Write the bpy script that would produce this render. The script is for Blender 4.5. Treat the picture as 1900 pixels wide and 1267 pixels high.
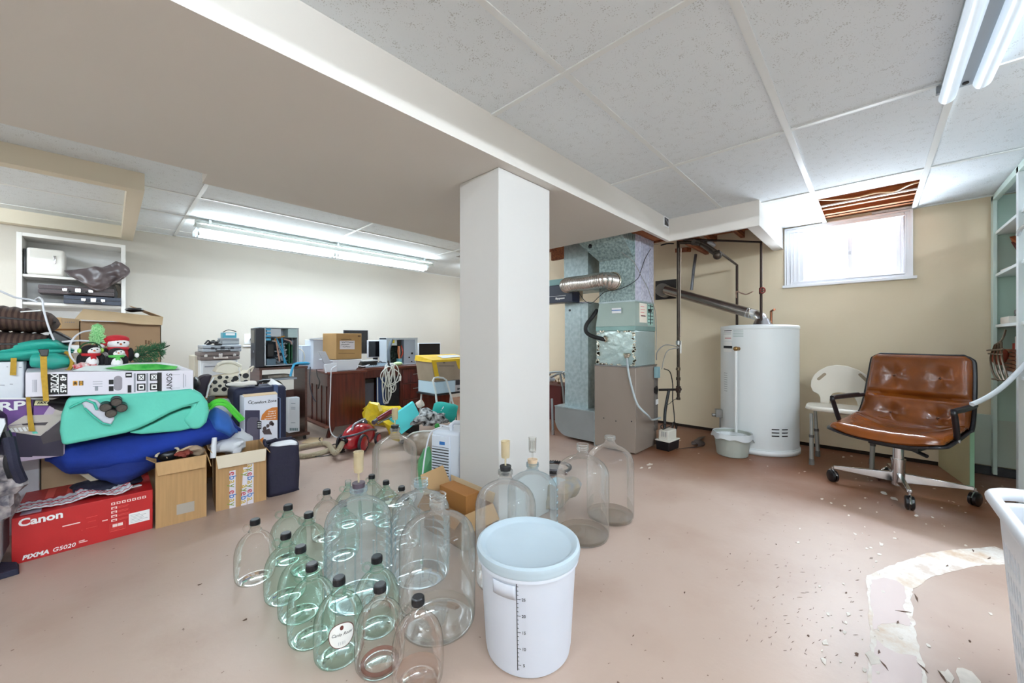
import bpy, bmesh, math, random
from math import sin, cos, pi, radians, sqrt, atan2
from mathutils import Vector, Matrix, noise
random.seed(7)
for o in list(bpy.data.objects):
    bpy.data.objects.remove(o)
S = bpy.context.scene
C = S.collection

# ------------------------------------------------------------------ camera, world, lights, exposure
FPX, HZ, HC = 705.74, 628.4, 1.08          # focal length in pixels, horizon row, camera height
TH = math.atan(667.5 / FPX)
Fw = Vector((cos(TH), sin(TH), 0)); Rt = Vector((sin(TH), -cos(TH), 0)); Up = Vector((0, 0, 1))
cam = bpy.data.cameras.new('camera'); co = bpy.data.objects.new('camera', cam); C.objects.link(co)
cam.sensor_width = 36; cam.lens = FPX * 36 / 1900
cam.shift_y = -(633.5 - HZ) / 1900
cam.clip_start = 0.02
co.matrix_world = Matrix((( Rt.x, 0, -Fw.x, 0), (Rt.y, 0, -Fw.y, 0), (0, 1, 0, HC), (0, 0, 0, 1)))
S.camera = co
S.view_settings.view_transform = 'Standard'; S.view_settings.look = 'None'
S.view_settings.gamma = 1; S.view_settings.use_curve_mapping = False
S.view_settings.exposure = 0.64
try:
    S.cycles.transparent_max_bounces = 48; S.cycles.max_bounces = 10
    S.cycles.diffuse_bounces = 5; S.cycles.sample_clamp_indirect = 6
except Exception: pass
W = bpy.data.worlds.new('sky'); S.world = W; W.use_nodes = True
W.node_tree.nodes['Background'].inputs[0].default_value = (0.80, 0.90, 1.0, 1)
W.node_tree.nodes['Background'].inputs[1].default_value = 0.3

def area(name, loc, size, direction, power, col=(1, 1, 1), spread=180):
    l = bpy.data.lights.new(name, 'AREA'); l.shape = 'RECTANGLE'; l.size, l.size_y = size
    l.energy = power; l.color = col; l.spread = radians(spread)
    o = bpy.data.objects.new(name, l); C.objects.link(o); o.location = loc
    o.rotation_euler = Vector(direction).to_track_quat('-Z', 'Y').to_euler()
    return o
# daylight falling through the basement window
area('window_daylight', (5.18, 0.17, 2.44), (0.75, 0.36), (-1, -0.04, -0.95), 105, (0.86, 0.93, 1.0), 160)

area('well_bounce_fill', (5.12, 0.17, 1.60), (0.7, 0.28), (-.8, 0, .75), 42, (0.88, 0.94, 1.0), 120)  # added hidden upward fill, standing in for daylight bounced off the well floor

# ------------------------------------------------------------------ pixel -> place helpers (surveying the photograph)
def ray(x, y): return Fw * FPX + Rt * (x - 950) + Up * (HZ - y)
def ay(x, y, Y): r = ray(x, y); p = r * (Y / r.y); p.z += HC; return p
def ax(x, y, X): r = ray(x, y); p = r * (X / r.x); p.z += HC; return p
def az(x, y, Z=0.0): r = ray(x, y); p = r * ((Z - HC) / r.z); p.z = Z; return p
def ad(x, y, d): p = ray(x, y) * (d / FPX); p.z += HC; return p

# ------------------------------------------------------------------ materials
def srgb(h):
    h = h.lstrip('#'); c = [int(h[i:i+2], 16) / 255 for i in (0, 2, 4)]
    return tuple((v / 12.92 if v <= .04045 else ((v + .055) / 1.055) ** 2.4) for v in c)
MATS = {}
def mat(name, col, rough=.5, metal=0., var=0., scale=8., bump=0., bscale=60., stretch=(1, 1, 1), emit=0., alpha=1., trans=0., coat=0., col2=None, detail=4, sss=0., spec=.5):
    if name in MATS: return MATS[name]
    m = bpy.data.materials.new(name); m.use_nodes = True; nt = m.node_tree; N = nt.nodes; L = nt.links
    b = N['Principled BSDF']
    c = srgb(col) if isinstance(col, str) else col
    b.inputs['Base Color'].default_value = (*c, 1); b.inputs['Roughness'].default_value = rough; b.inputs['Metallic'].default_value = metal
    b.inputs['Specular IOR Level'].default_value = spec
    if coat: b.inputs['Coat Weight'].default_value = coat
    if sss: b.inputs['Subsurface Weight'].default_value = sss; b.inputs['Subsurface Radius'].default_value = (.05, .05, .05)
    if alpha < 1: b.inputs['Alpha'].default_value = alpha
    if trans: b.inputs['Transmission Weight'].default_value = trans
    if emit: b.inputs['Emission Color'].default_value = (*c, 1); b.inputs['Emission Strength'].default_value = emit
    tc = N.new('ShaderNodeTexCoord'); mp = N.new('ShaderNodeMapping'); mp.inputs['Scale'].default_value = stretch
    L.new(tc.outputs['Object'], mp.inputs[0])
    if var or col2:
        n = N.new('ShaderNodeTexNoise'); n.inputs['Scale'].default_value = scale; n.inputs['Detail'].default_value = detail
        L.new(mp.outputs[0], n.inputs['Vector'])
        r = N.new('ShaderNodeValToRGB')
        c2 = srgb(col2) if col2 else tuple(v * (1 - var) for v in c)
        r.color_ramp.elements[0].position = .35; r.color_ramp.elements[1].position = .65
        r.color_ramp.elements[0].color = (*c2, 1); r.color_ramp.elements[1].color = (*c, 1)
        L.new(n.outputs['Fac'], r.inputs[0]); L.new(r.outputs[0], b.inputs['Base Color'])
    if bump:
        n2 = N.new('ShaderNodeTexNoise'); n2.inputs['Scale'].default_value = bscale; n2.inputs['Detail'].default_value = 3
        bp = N.new('ShaderNodeBump'); bp.inputs['Strength'].default_value = bump; bp.inputs['Distance'].default_value = .01
        L.new(mp.outputs[0], n2.inputs['Vector']); L.new(n2.outputs['Fac'], bp.inputs['Height']); L.new(bp.outputs[0], b.inputs['Normal'])
    MATS[name] = m; return m

def glassmat(name, tint, edge, gloss=.06, density=.0):
    """clear thin-walled glass: tinted see-through, stronger tint where the wall is seen edge-on, fresnel shine"""
    m = bpy.data.materials.new(name); m.use_nodes = True; nt = m.node_tree; N = nt.nodes; L = nt.links
    N.remove(N['Principled BSDF']); out = N['Material Output']
    lw = N.new('ShaderNodeLayerWeight'); lw.inputs['Blend'].default_value = .28
    r = N.new('ShaderNodeValToRGB'); r.color_ramp.elements[0].color = (*tint, 1); r.color_ramp.elements[1].color = (*edge, 1)
    r.color_ramp.elements[0].position = .52; r.color_ramp.elements[1].position = 1.0
    L.new(lw.outputs['Facing'], r.inputs[0])
    tr = N.new('ShaderNodeBsdfTransparent'); L.new(r.outputs[0], tr.inputs[0])
    gl = N.new('ShaderNodeBsdfGlossy'); gl.inputs['Roughness'].default_value = .04
    gl.inputs['Color'].default_value = (1, 1, 1, 1)
    fr = N.new('ShaderNodeFresnel'); fr.inputs['IOR'].default_value = 1.33
    nz = N.new('ShaderNodeTexNoise'); nz.inputs['Scale'].default_value = 9
    tc = N.new('ShaderNodeTexCoord'); L.new(tc.outputs['Object'], nz.inputs['Vector'])
    bp = N.new('ShaderNodeBump'); bp.inputs['Strength'].default_value = .07; bp.inputs['Distance'].default_value = .01
    L.new(nz.outputs['Fac'], bp.inputs['Height']); L.new(bp.outputs[0], gl.inputs['Normal'])
    L.new(bp.outputs[0], fr.inputs['Normal'])
    ml = N.new('ShaderNodeMath'); ml.operation = 'MULTIPLY'; ml.inputs[1].default_value = .62; L.new(fr.outputs[0], ml.inputs[0])
    mx = N.new('ShaderNodeMixShader'); L.new(ml.outputs[0], mx.inputs[0]); L.new(tr.outputs[0], mx.inputs[1]); L.new(gl.outputs[0], mx.inputs[2])
    last = mx
    if density:
        df = N.new('ShaderNodeBsdfDiffuse'); df.inputs[0].default_value = (*tint, 1)
        n2 = N.new('ShaderNodeTexNoise'); n2.inputs['Scale'].default_value = 5; n2.inputs['Detail'].default_value = 6
        L.new(tc.outputs['Object'], n2.inputs['Vector'])
        mu = N.new('ShaderNodeMath'); mu.operation = 'MULTIPLY'; mu.inputs[1].default_value = density * 2; L.new(n2.outputs['Fac'], mu.inputs[0])
        mx2 = N.new('ShaderNodeMixShader'); L.new(mu.outputs[0], mx2.inputs[0]); L.new(mx.outputs[0], mx2.inputs[1]); L.new(df.outputs[0], mx2.inputs[2]); last = mx2
    L.new(last.outputs[0], out.inputs[0]); MATS[name] = m; return m

# ------------------------------------------------------------------ mesh builder
class B:
    def __init__(s): s.bm = bmesh.new()
    def _f(s, vs):
        try: return s.bm.faces.new(vs)
        except ValueError: return None
    def box(s, a, b):
        x0, y0, z0 = a; x1, y1, z1 = b
        return s.hexa([(x0,y0,z0),(x1,y0,z0),(x1,y1,z0),(x0,y1,z0),(x0,y0,z1),(x1,y0,z1),(x1,y1,z1),(x0,y1,z1)])
    def hexa(s, p):
        v = [s.bm.verts.new(q) for q in p]
        for f in ((3,2,1,0),(4,5,6,7),(0,1,5,4),(1,2,6,5),(2,3,7,6),(3,0,4,7)): s._f([v[i] for i in f])
        return s
    def obox(s, c, sz, rz=0, rx=0, ry=0):
        M = Matrix.Translation(c) @ Matrix.Rotation(rz, 4, 'Z') @ Matrix.Rotation(ry, 4, 'Y') @ Matrix.Rotation(rx, 4, 'X')
        a, b_, c_ = sz[0]/2, sz[1]/2, sz[2]/2
        return s.hexa([M @ Vector(q) for q in [(-a,-b_,-c_),(a,-b_,-c_),(a,b_,-c_),(-a,b_,-c_),(-a,-b_,c_),(a,-b_,c_),(a,b_,c_),(-a,b_,c_)]])
    def quad(s, p, t=None):
        """flat sheet from four points; t = thickness vector"""
        p = [Vector(q) for q in p]
        if t is None: s._f([s.bm.verts.new(q) for q in p]); return s
        t = Vector(t); return s.poly(p, t)
    def poly(s, pts, ext):
        ext = Vector(ext); a = [s.bm.verts.new(Vector(q)) for q in pts]; b = [s.bm.verts.new(Vector(q) + ext) for q in pts]
        n = len(a); s._f(a); s._f(b[::-1])
        for i in range(n): s._f([a[i], b[i], b[(i+1) % n], a[(i+1) % n]])
        return s
    def cyl(s, p0, p1, r0, r1=None, seg=24):
        r1 = r0 if r1 is None else r1
        return s.tube([p0, p1], [r0, r1], seg)
    def tube(s, pts, r, seg=10, closed=False, cap=True):
        P = [Vector(p) for p in pts]; n = len(P)
        R = r if isinstance(r, (list, tuple)) else [r] * n
        rings = []; up = None
        for i in range(n):
            if closed: t = (P[(i+1) % n] - P[i-1]).normalized()
            else: t = (P[min(i+1, n-1)] - P[max(i-1, 0)]).normalized()
            if up is None:
                up = Vector((0, 0, 1)) if abs(t.z) < .9 else Vector((1, 0, 0))
            u = (up - t * up.dot(t)); u = u.normalized() if u.length > 1e-6 else t.orthogonal().normalized(); v = t.cross(u); up = u
            rings.append([s.bm.verts.new(P[i] + (u * cos(2*pi*k/seg) + v * sin(2*pi*k/seg)) * R[i]) for k in range(seg)])
        m = n if closed else n - 1
        for i in range(m):
            a, b = rings[i], rings[(i+1) % n]
            for k in range(seg): s._f([a[k], a[(k+1) % seg], b[(k+1) % seg], b[k]])
        if cap and not closed: s._f(rings[0][::-1]); s._f(rings[-1])
        return s
    def lathe(s, prof, c=(0, 0, 0), seg=40, sx=1, sy=1):
        c = Vector(c); rings = []
        for r, z in prof:
            if r < 1e-5: rings.append([s.bm.verts.new(c + Vector((0, 0, z)))])
            else: rings.append([s.bm.verts.new(c + Vector((r*sx*cos(2*pi*k/seg), r*sy*sin(2*pi*k/seg), z))) for k in range(seg)])
        for a, b in zip(rings, rings[1:]):
            for k in range(seg):
                k2 = (k+1) % seg
                if len(a) == 1 and len(b) == 1: continue
                if len(a) == 1: s._f([a[0], b[k2], b[k]])
                elif len(b) == 1: s._f([a[k], a[k2], b[0]])
                else: s._f([a[k], a[k2], b[k2], b[k]])
        return s
    def ell(s, c, r, seg=20, rings=12, rot=None, nz=0., ns=6., e=1.0):
        """ellipsoid; e<1 squares it off, nz adds lumps"""
        c = Vector(c); M = rot or Matrix.Identity(3); g = []
        def sp(v): return math.copysign(abs(v) ** e, v)
        for i in range(rings + 1):
            th = -pi/2 + pi * i / rings; row = []
            for k in range(seg):
                ph = 2*pi*k/seg
                d = Vector((sp(cos(th)) * sp(cos(ph)), sp(cos(th)) * sp(sin(ph)), sp(sin(th))))
                q = Vector((d.x*r[0], d.y*r[1], d.z*r[2]))
                if nz: q *= 1 + nz * noise.noise((q + c) * ns)
                row.append(c + M @ q)
            g.append(row)
        vs = [[s.bm.verts.new(g[0][0])]] + [[s.bm.verts.new(q) for q in row] for row in g[1:-1]] + [[s.bm.verts.new(g[-1][0])]]
        for a, b in zip(vs, vs[1:]):
            for k in range(seg):
                k2 = (k+1) % seg
                if len(a) == 1: s._f([a[0], b[k2], b[k]])
                elif len(b) == 1: s._f([a[k], a[k2], b[0]])
                else: s._f([a[k], a[k2], b[k2], b[k]])
        return s
    def grid(s, fn, nu, nv, cu=False, cv=False):
        v = [[s.bm.verts.new(fn(i/(nu if cu else nu-1), j/(nv if cv else nv-1))) for j in range(nv)] for i in range(nu)]
        for i in range(nu if cu else nu-1):
            for j in range(nv if cv else nv-1):
                s._f([v[i][j], v[(i+1) % nu][j], v[(i+1) % nu][(j+1) % nv], v[i][(j+1) % nv]])
        return s

def wmx(o):
    m = Matrix.Identity(4)
    while o is not None:
        m = Matrix.LocRotScale(o.location, o.rotation_euler, o.scale) @ m; o = o.parent
    return m
def obj(name, b, m, parent=None, world=False, bevel=0, smooth=35, sub=0, solid=0, seg=2):
    me = bpy.data.meshes.new(name); bm = b.bm
    bmesh.ops.remove_doubles(bm, verts=bm.verts, dist=1e-6)
    bmesh.ops.recalc_face_normals(bm, faces=bm.faces)
    if parent is not None and world: bm.transform(wmx(parent).inverted())
    bm.to_mesh(me); bm.free()
    if smooth:
        me.shade_smooth(); me.set_sharp_from_angle(angle=radians(smooth))
    o = bpy.data.objects.new(name, me); C.objects.link(o)
    me.materials.append(m)
    if parent is not None: o.parent = parent
    if solid: k = o.modifiers.new('t', 'SOLIDIFY'); k.thickness = solid; k.offset = 0
    if bevel: k = o.modifiers.new('b', 'BEVEL'); k.width = bevel; k.segments = seg; k.limit_method = 'ANGLE'; k.angle_limit = radians(40)
    if sub: k = o.modifiers.new('s', 'SUBSURF'); k.levels = sub; k.render_levels = sub
    return o
def tag(o, label, cat, group=None, kind=None):
    o['label'] = label; o['category'] = cat
    if group: o['group'] = group
    if kind: o['kind'] = kind
    return o
def thing(name, label, cat, loc=(0, 0, 0), rz=0, group=None):
    o = bpy.data.objects.new(name, None); C.objects.link(o); o.empty_display_size = .05
    o.location = loc; o.rotation_euler = (0, 0, rz); tag(o, label, cat, group); return o
def part(name, b, m, t, **k): return obj(name, b, m, t, **k)
def wpart(name, b, m, t, **k): return obj(name, b, m, t, world=True, **k)
def struct(name, b, m, parent=None, **k):
    o = obj(name, b, m, parent, **k)
    if parent is None: o['kind'] = 'structure'
    return o
def dup(root, loc, rz, label, scale=None):
    r = root.copy(); C.objects.link(r); r.location = loc; r.rotation_euler = (0, 0, rz); r['label'] = label
    if scale: r.scale = scale
    for ch in list(root.children):
        c = ch.copy(); C.objects.link(c); c.parent = r
        for g in list(ch.children):
            d = g.copy(); C.objects.link(d); d.parent = c
    return r
def text(name, s, size, o0, right, up, m, parent, bold=0., bendr=None, shear=0., ext=.0004, wide=1., align='CENTER'):
    """lettering lying in the plane (right, up) around world point o0, as a mesh part"""
    cu = bpy.data.curves.new('t', 'FONT'); cu.body = s; cu.size = size; cu.align_x = align; cu.align_y = 'CENTER'
    cu.offset = bold; cu.shear = shear; cu.extrude = ext; cu.resolution_u = 3
    to = bpy.data.objects.new('t', cu); C.objects.link(to)
    dg = bpy.context.evaluated_depsgraph_get(); me = bpy.data.meshes.new_from_object(to.evaluated_get(dg))
    bpy.data.objects.remove(to)
    r = Vector(right).normalized(); u = Vector(up).normalized(); n = r.cross(u); o0 = Vector(o0)
    inv = wmx(parent).inverted()
    for v in me.vertices:
        x, y, z = v.co; x *= wide
        if bendr: p = o0 - n * bendr + r * (sin(x/bendr) * bendr) + n * (cos(x/bendr) * bendr + z) + u * y
        else: p = o0 + r * x + u * y + n * z
        v.co = inv @ p
    me.name = name; o = bpy.data.objects.new(name, me); C.objects.link(o); me.materials.clear(); me.materials.append(m); o.parent = parent
    return o
def arc(c, r, a0, a1, n, u=(1, 0, 0), v=(0, 0, 1)):
    c, u, v = Vector(c), Vector(u), Vector(v)
    return [c + u * (r * cos(a0 + (a1-a0)*i/n)) + v * (r * sin(a0 + (a1-a0)*i/n)) for i in range(n+1)]
def curve(pts, n=6):
    """smooth path through points (Catmull-Rom)"""
    P = [Vector(p) for p in pts]; P = [P[0]*2 - P[1]] + P + [P[-1]*2 - P[-2]]; out = []
    for i in range(1, len(P)-2):
        for k in range(n):
            t = k/n; a, b, c, d = P[i-1:i+3]
            out.append(.5*((2*b) + (c-a)*t + (2*a-5*b+4*c-d)*t*t + (3*b-a-3*c+d)*t**3))
    out.append(P[-2]); return out
def sheet(fn, nu, nv, b=None):
    b = b or B(); return b.grid(fn, nu, nv)

# shared materials
M_wall = mat('wall_paint', '#dad4c8', .75, var=.04, scale=1.2, bump=.08, bscale=40)
M_wallb = mat('wall_paint_lamp_dimmed', '#c6c0b6', .75, var=.04, scale=1.2, bump=.08, bscale=40)  # same wall paint, darkened to offset the bright far lamps
M_wallw = mat('wall_paint_warm_lit', '#e6d6ba', .75, var=.04, scale=1.2, bump=.08, bscale=40)  # same wall paint, the warmth of its light put into the colour
M_beam = mat('bulkhead_paint', '#deD9d3', .75, var=.03, scale=1.0, bump=.05, bscale=30)
M_white = mat('white_paint', '#f0f2f4', .4)
M_whiteplastic = mat('white_plastic', '#e6eaee', .35, var=.04, scale=5)
M_black = mat('black_plastic', '#16161a', .35)
M_blackrub = mat('black_rubber', '#141416', .6)
M_navy = mat('navy_fabric', '#1b1b33', .8, var=.25, scale=14, bump=.2, bscale=120)
M_card = mat('cardboard', '#b08d64', .85, var=.12, scale=4, bump=.05, bscale=50, stretch=(1, 1, .3))
M_cardlight = mat('pale_cardboard', '#c9b08e', .85, var=.1, scale=5, bump=.04, bscale=50)
M_carddark = mat('dark_cardboard', '#8e5f2e', .85, var=.15, scale=5)
M_chrome = mat('chrome', '#c9c9cc', .12, 1.)
M_steel = mat('brushed_steel', '#a8a8aa', .3, 1.)
M_ink = mat('black_ink', '#1a1a1c', .7)
M_inkred = mat('red_ink', '#b3202c', .6); M_inkblue = mat('blue_ink', '#2f6fb5', .6); M_inkyellow = mat('yellow_ink', '#c9a62a', .6)
M_inkwhite = mat('white_ink', '#eeeeee', .6); M_inkgrey = mat('grey_ink', '#8b8f98', .6)
M_inkpink = mat('pink_ink', '#d98a86', .6)
M_darkwood = mat('dark_red_wood', '#5c2417', .3, col2='#431710', scale=5, stretch=(10, 10, .6), coat=.3)
M_rawwood = mat('raw_joist_wood', '#9a5a30', .8, col2='#6d351c', scale=4, stretch=(1, 14, 14))
M_tanwood = mat('tan_wood', '#b08350', .7, col2='#9a6d3c', scale=4, stretch=(1, 10, 10))
# ================================================================== THE ROOM
CZ, BZ, DZ = 2.22, 2.01, 2.46            # tile ceiling, bulkhead underside, subfloor above
WX, WY = 4.83, 5.60                      # window wall, far wall
def m_floor():
    m = mat('painted_concrete', '#c9b1a3', .40); nt = m.node_tree; N = nt.nodes; L = nt.links; b = N['Principled BSDF']
    tc = N.new('ShaderNodeTexCoord')
    def nz(sc, det=5, st=(1, 1, 1)):
        mp = N.new('ShaderNodeMapping'); mp.inputs['Scale'].default_value = st; L.new(tc.outputs['Object'], mp.inputs[0])
        n = N.new('ShaderNodeTexNoise'); n.inputs['Scale'].default_value = sc; n.inputs['Detail'].default_value = det; L.new(mp.outputs[0], n.inputs['Vector']); return n
    def ramp(src, a, b_, ca, cb):
        r = N.new('ShaderNodeValToRGB'); r.color_ramp.elements[0].position = a; r.color_ramp.elements[1].position = b_
        r.color_ramp.elements[0].color = (*ca, 1); r.color_ramp.elements[1].color = (*cb, 1); L.new(src, r.inputs[0]); return r
    def mix(fac, a, b_):
        x = N.new('ShaderNodeMix'); x.data_type = 'RGBA'; L.new(fac, x.inputs[0]); L.new(a, x.inputs[6]); L.new(b_, x.inputs[7]); return x.outputs[2]
    base = ramp(nz(.7, 8).outputs['Fac'], .3, .7, srgb('#b0998b'), srgb('#bba598'))
    # grime near the window wall, spread and darkened as the chair's shadow
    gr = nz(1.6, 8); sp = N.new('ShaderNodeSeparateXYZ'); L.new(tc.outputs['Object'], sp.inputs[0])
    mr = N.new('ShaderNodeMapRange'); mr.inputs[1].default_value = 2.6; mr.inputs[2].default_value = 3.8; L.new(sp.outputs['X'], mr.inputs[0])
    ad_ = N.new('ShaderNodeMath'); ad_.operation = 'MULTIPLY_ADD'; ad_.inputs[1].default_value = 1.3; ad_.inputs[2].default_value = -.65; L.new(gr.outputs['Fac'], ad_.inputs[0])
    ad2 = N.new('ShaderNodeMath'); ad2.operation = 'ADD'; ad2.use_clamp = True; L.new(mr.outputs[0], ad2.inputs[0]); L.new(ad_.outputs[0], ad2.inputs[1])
    dirt_and_shade = N.new('ShaderNodeRGB'); dirt_and_shade.outputs[0].default_value = (*srgb('#7c4e34'), 1)
    c1 = mix(ad2.outputs[0], base.outputs[0], dirt_and_shade.outputs[0])
    # small dark specks and worn pale flakes
    spk = ramp(nz(46, 2).outputs['Fac'], .73, .76, (0, 0, 0), (1, 1, 1)); dk = N.new('ShaderNodeRGB'); dk.outputs[0].default_value = (*srgb('#6d5142'), 1)
    c2 = mix(spk.outputs[0], c1, dk.outputs[0])
    fl = ramp(nz(9, 6, (1, 2.2, 1)).outputs['Fac'], .69, .72, (0, 0, 0), (1, 1, 1)); pl = N.new('ShaderNodeRGB'); pl.outputs[0].default_value = (*srgb('#d9c9ba'), 1)
    mu = N.new('ShaderNodeMath'); mu.operation = 'MULTIPLY'; L.new(fl.outputs[0], mu.inputs[0])
    mr2 = N.new('ShaderNodeMapRange'); mr2.inputs[1].default_value = 3.0; mr2.inputs[2].default_value = 4.0; L.new(sp.outputs['X'], mr2.inputs[0]); L.new(mr2.outputs[0], mu.inputs[1])
    c3 = mix(mu.outputs[0], c2, pl.outputs[0]); L.new(c3, b.inputs['Base Color'])
    bp = N.new('ShaderNodeBump'); bp.inputs['Strength'].default_value = .25; bp.inputs['Distance'].default_value = .004
    L.new(nz(28, 5).outputs['Fac'], bp.inputs['Height']); L.new(bp.outputs[0], b.inputs['Normal'])
    return m
def m_tile():
    m = mat('ceiling_tile', '#e2e8ec', .85); nt = m.node_tree; N = nt.nodes; L = nt.links; b = N['Principled BSDF']
    tc = N.new('ShaderNodeTexCoord'); v = N.new('ShaderNodeTexVoronoi'); v.inputs['Scale'].default_value = 135; L.new(tc.outputs['Object'], v.inputs['Vector'])
    n = N.new('ShaderNodeTexNoise'); n.inputs['Scale'].default_value = 22; n.inputs['Detail'].default_value = 1; L.new(tc.outputs['Object'], n.inputs['Vector'])
    mu = N.new('ShaderNodeMath'); mu.operation = 'MULTIPLY_ADD'; mu.inputs[1].default_value = .9; mu.inputs[2].default_value = -.26; L.new(n.outputs['Fac'], mu.inputs[0])
    ls = N.new('ShaderNodeMath'); ls.operation = 'LESS_THAN'; L.new(v.outputs['Distance'], ls.inputs[0]); L.new(mu.outputs[0], ls.inputs[1])
    r = N.new('ShaderNodeMix'); r.data_type = 'RGBA'; r.inputs[6].default_value = (*srgb('#e2e8ec'), 1); r.inputs[7].default_value = (*srgb('#c3c7c8'), 1)
    L.new(ls.outputs[0], r.inputs[0]); L.new(r.outputs[2], b.inputs['Base Color']); return m
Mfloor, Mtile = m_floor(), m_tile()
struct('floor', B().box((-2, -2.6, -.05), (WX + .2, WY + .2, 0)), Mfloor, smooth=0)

# window wall, with the hole for the window
y0, y1, z0, z1 = -.205, .505, 1.655, 2.19
b = B()
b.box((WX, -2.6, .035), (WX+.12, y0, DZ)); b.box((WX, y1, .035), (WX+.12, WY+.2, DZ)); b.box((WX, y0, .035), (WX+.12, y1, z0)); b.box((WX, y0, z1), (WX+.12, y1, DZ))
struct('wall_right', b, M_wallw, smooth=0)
struct('gap_shade_right', B().box((WX+.012, -2.6, 0), (WX+.03, WY, .035)), mat('dark_gap', '#2a1d16', .9), smooth=0)  # dark strip set into the wall-foot gap, its shade in the colour
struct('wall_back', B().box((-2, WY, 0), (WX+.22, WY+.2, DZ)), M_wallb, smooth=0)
struct('wall_left', B().box((-2.1, -2.6, 0), (-2, WY+.2, DZ)), M_wall, smooth=0)
struct('wall_front', B().box((-2.1, -2.8, 0), (WX+.2, -2.6, DZ)), M_wall, smooth=0)

# tile ceiling: near bay (with the open hole by the window and the open plumbing box), far bay
b = B(); T = .018
hx0, hx1, hy0, hy1 = 3.985, 4.80, -.255, .325
b.box((-2, -2.6, CZ), (hx0, .72, CZ+T)); b.box((-2, .72, CZ), (3.69, 1.42, CZ+T))
b.box((hx0, -2.6, CZ), (WX, hy0, CZ+T)); b.box((hx0, hy1, CZ), (4.78, .72, CZ+T))
b.box((hx1, hy0, CZ), (WX, .0, CZ+T))
b.box((-2, 2.73, CZ), (.38, 2.92, CZ+T)); b.box((-2, 2.90, CZ), (3.3, WY, CZ+T)); b.box((3.3, 4.2, CZ), (WX, WY, CZ+T))
struct('ceiling', b, Mtile, smooth=0)
# suspension bars
b = B(); w = .013; zt = CZ-.006
for x in (-1.1, .12, 1.34, 2.55): b.box((x-w, -2.6, zt), (x+w, 1.42, CZ+.002))
b.box((3.75-w, -2.6, zt), (3.75+w, .70, CZ+.002))
for y in (-2.10, -1.49, -.88): b.box((-2, y-w, zt+.0015), (WX, y+w, CZ+.001))
for y in (-.268, .334): b.box((-2, y-w*1.15, zt-.003), (WX, y+w*1.15, CZ+.001))
b.box((-2, .955-w, zt+.0015), (3.69, .955+w, CZ+.001))
b.box((4.20, hy0, zt), (4.225, hy1, CZ+.004))
struct('trim_1', b, mat('grid_paint', '#e3e6e6', .35), smooth=0)
b = B()
for x in (.49, 1.78, 3.07): b.box((x-w, 2.73, zt), (x+w, WY, CZ+.002))
for y in (3.28, 3.94, 4.64, 5.33): b.box((-2, y-w, zt+.0015), (3.3, y+w, CZ+.001))
struct('trim_2', b, MATS['grid_paint'], smooth=0)
struct('trim_3', B().box((WX-.022, -2.6, zt), (WX, -.27, CZ)).box((-2, WY-.02, zt), (WX, WY, CZ)), MATS['grid_paint'], smooth=0)
# timber above the openings
struct('ceiling_subfloor', B().box((-2, -2.6, DZ), (WX+.3, WY+.2, DZ+.03)), mat('subfloor', '#8a4a2a', .9, col2='#6b3820', scale=3), smooth=0)
b = B()
for x in (4.06, 4.46, 4.70): b.box((x-.02, -1.0, CZ+.03), (x+.02, 1.3, DZ))
b.box((4.63, hy0-.05, CZ+.03), (4.83, hy1+.1, CZ+.07))
obj_c = B().tube(curve([az(1500, 370, 2.27), az(1540, 371, 2.27), az(1585, 367, 2.27), az(1625, 358, 2.27), az(1660, 355, 2.27), az(1690, 342, 2.27), az(1720, 334, 2.27)], 5), .007, 6)
tag(obj('electrical_cable', obj_c, mat('cream_sheath', '#d8b98c', .5)), 'cream electrical cable lying across the open ceiling panel by the window', 'cable')
struct('ceiling_joists', b, mat('joist', '#a06236', .8, col2='#7c4423', scale=4, stretch=(14, 1, 14)), smooth=0)
b = B()
for x in (3.26, 3.84): b.box((x, 1.45, 2.07), (x+.04, 2.95, DZ))
for y in (1.02, 1.30): b.box((3.75, y, 2.20), (WX, y+.04, DZ))
b.box((3.13, 1.43, 2.06), (3.75, 1.62, 2.09))
struct('ceiling_framing', b, M_rawwood, smooth=0)

# long bulkhead, its face board running on to the plumbing box
b = B()
b.hexa([(-2, 1.40, BZ), (3.14, 1.40, BZ), (3.14, 2.91, BZ), (-2, 2.91, BZ), (-2, 1.40, CZ+.02), (3.14, 1.40, CZ+.02), (3.14, 2.91, CZ+.02), (-2, 2.91, CZ+.02)])
bm2 = B(); bm2.poly([(-2, 1.40, BZ), (3.14, 1.40, BZ), (3.14, 2.91, BZ), (.38, 2.91, BZ), (.38, 2.73, BZ), (-2, 2.73, BZ)], (0, 0, CZ+.02-BZ))
bm2.box((3.14, 1.40, BZ), (3.69, 1.43, CZ+.03))
struct('ceiling_bulkhead', bm2, M_beam, smooth=0)
# plumbing box: thin boards, open underneath
b = B(); b.box((3.66, .67, BZ), (3.69, 1.40, CZ+.03)); b.box((3.69, .67, BZ), (WX, .76, CZ+.03))
struct('ceiling_bulkhead_box', b, M_beam, smooth=0)
# picture-frame bulkhead at the far left
b = B(); q = 2.10
b.box((-2, 3.65, q), (.165, 3.74, CZ)); b.box((.08, 3.74, q), (.165, WY, CZ)); b.box((-2, WY-.1, q), (.08, WY, CZ))
struct('ceiling_bulkhead_frame', b, mat('bulkhead_tan', '#e6dcc8', .75, var=.03, scale=1), smooth=0)
# column
struct('column', B().box((1.445, 1.465, 0), (1.892, 1.80, BZ)), mat('column_paint', '#c9c6c3', .7, var=.03, scale=1.5), bevel=.004)

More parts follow.
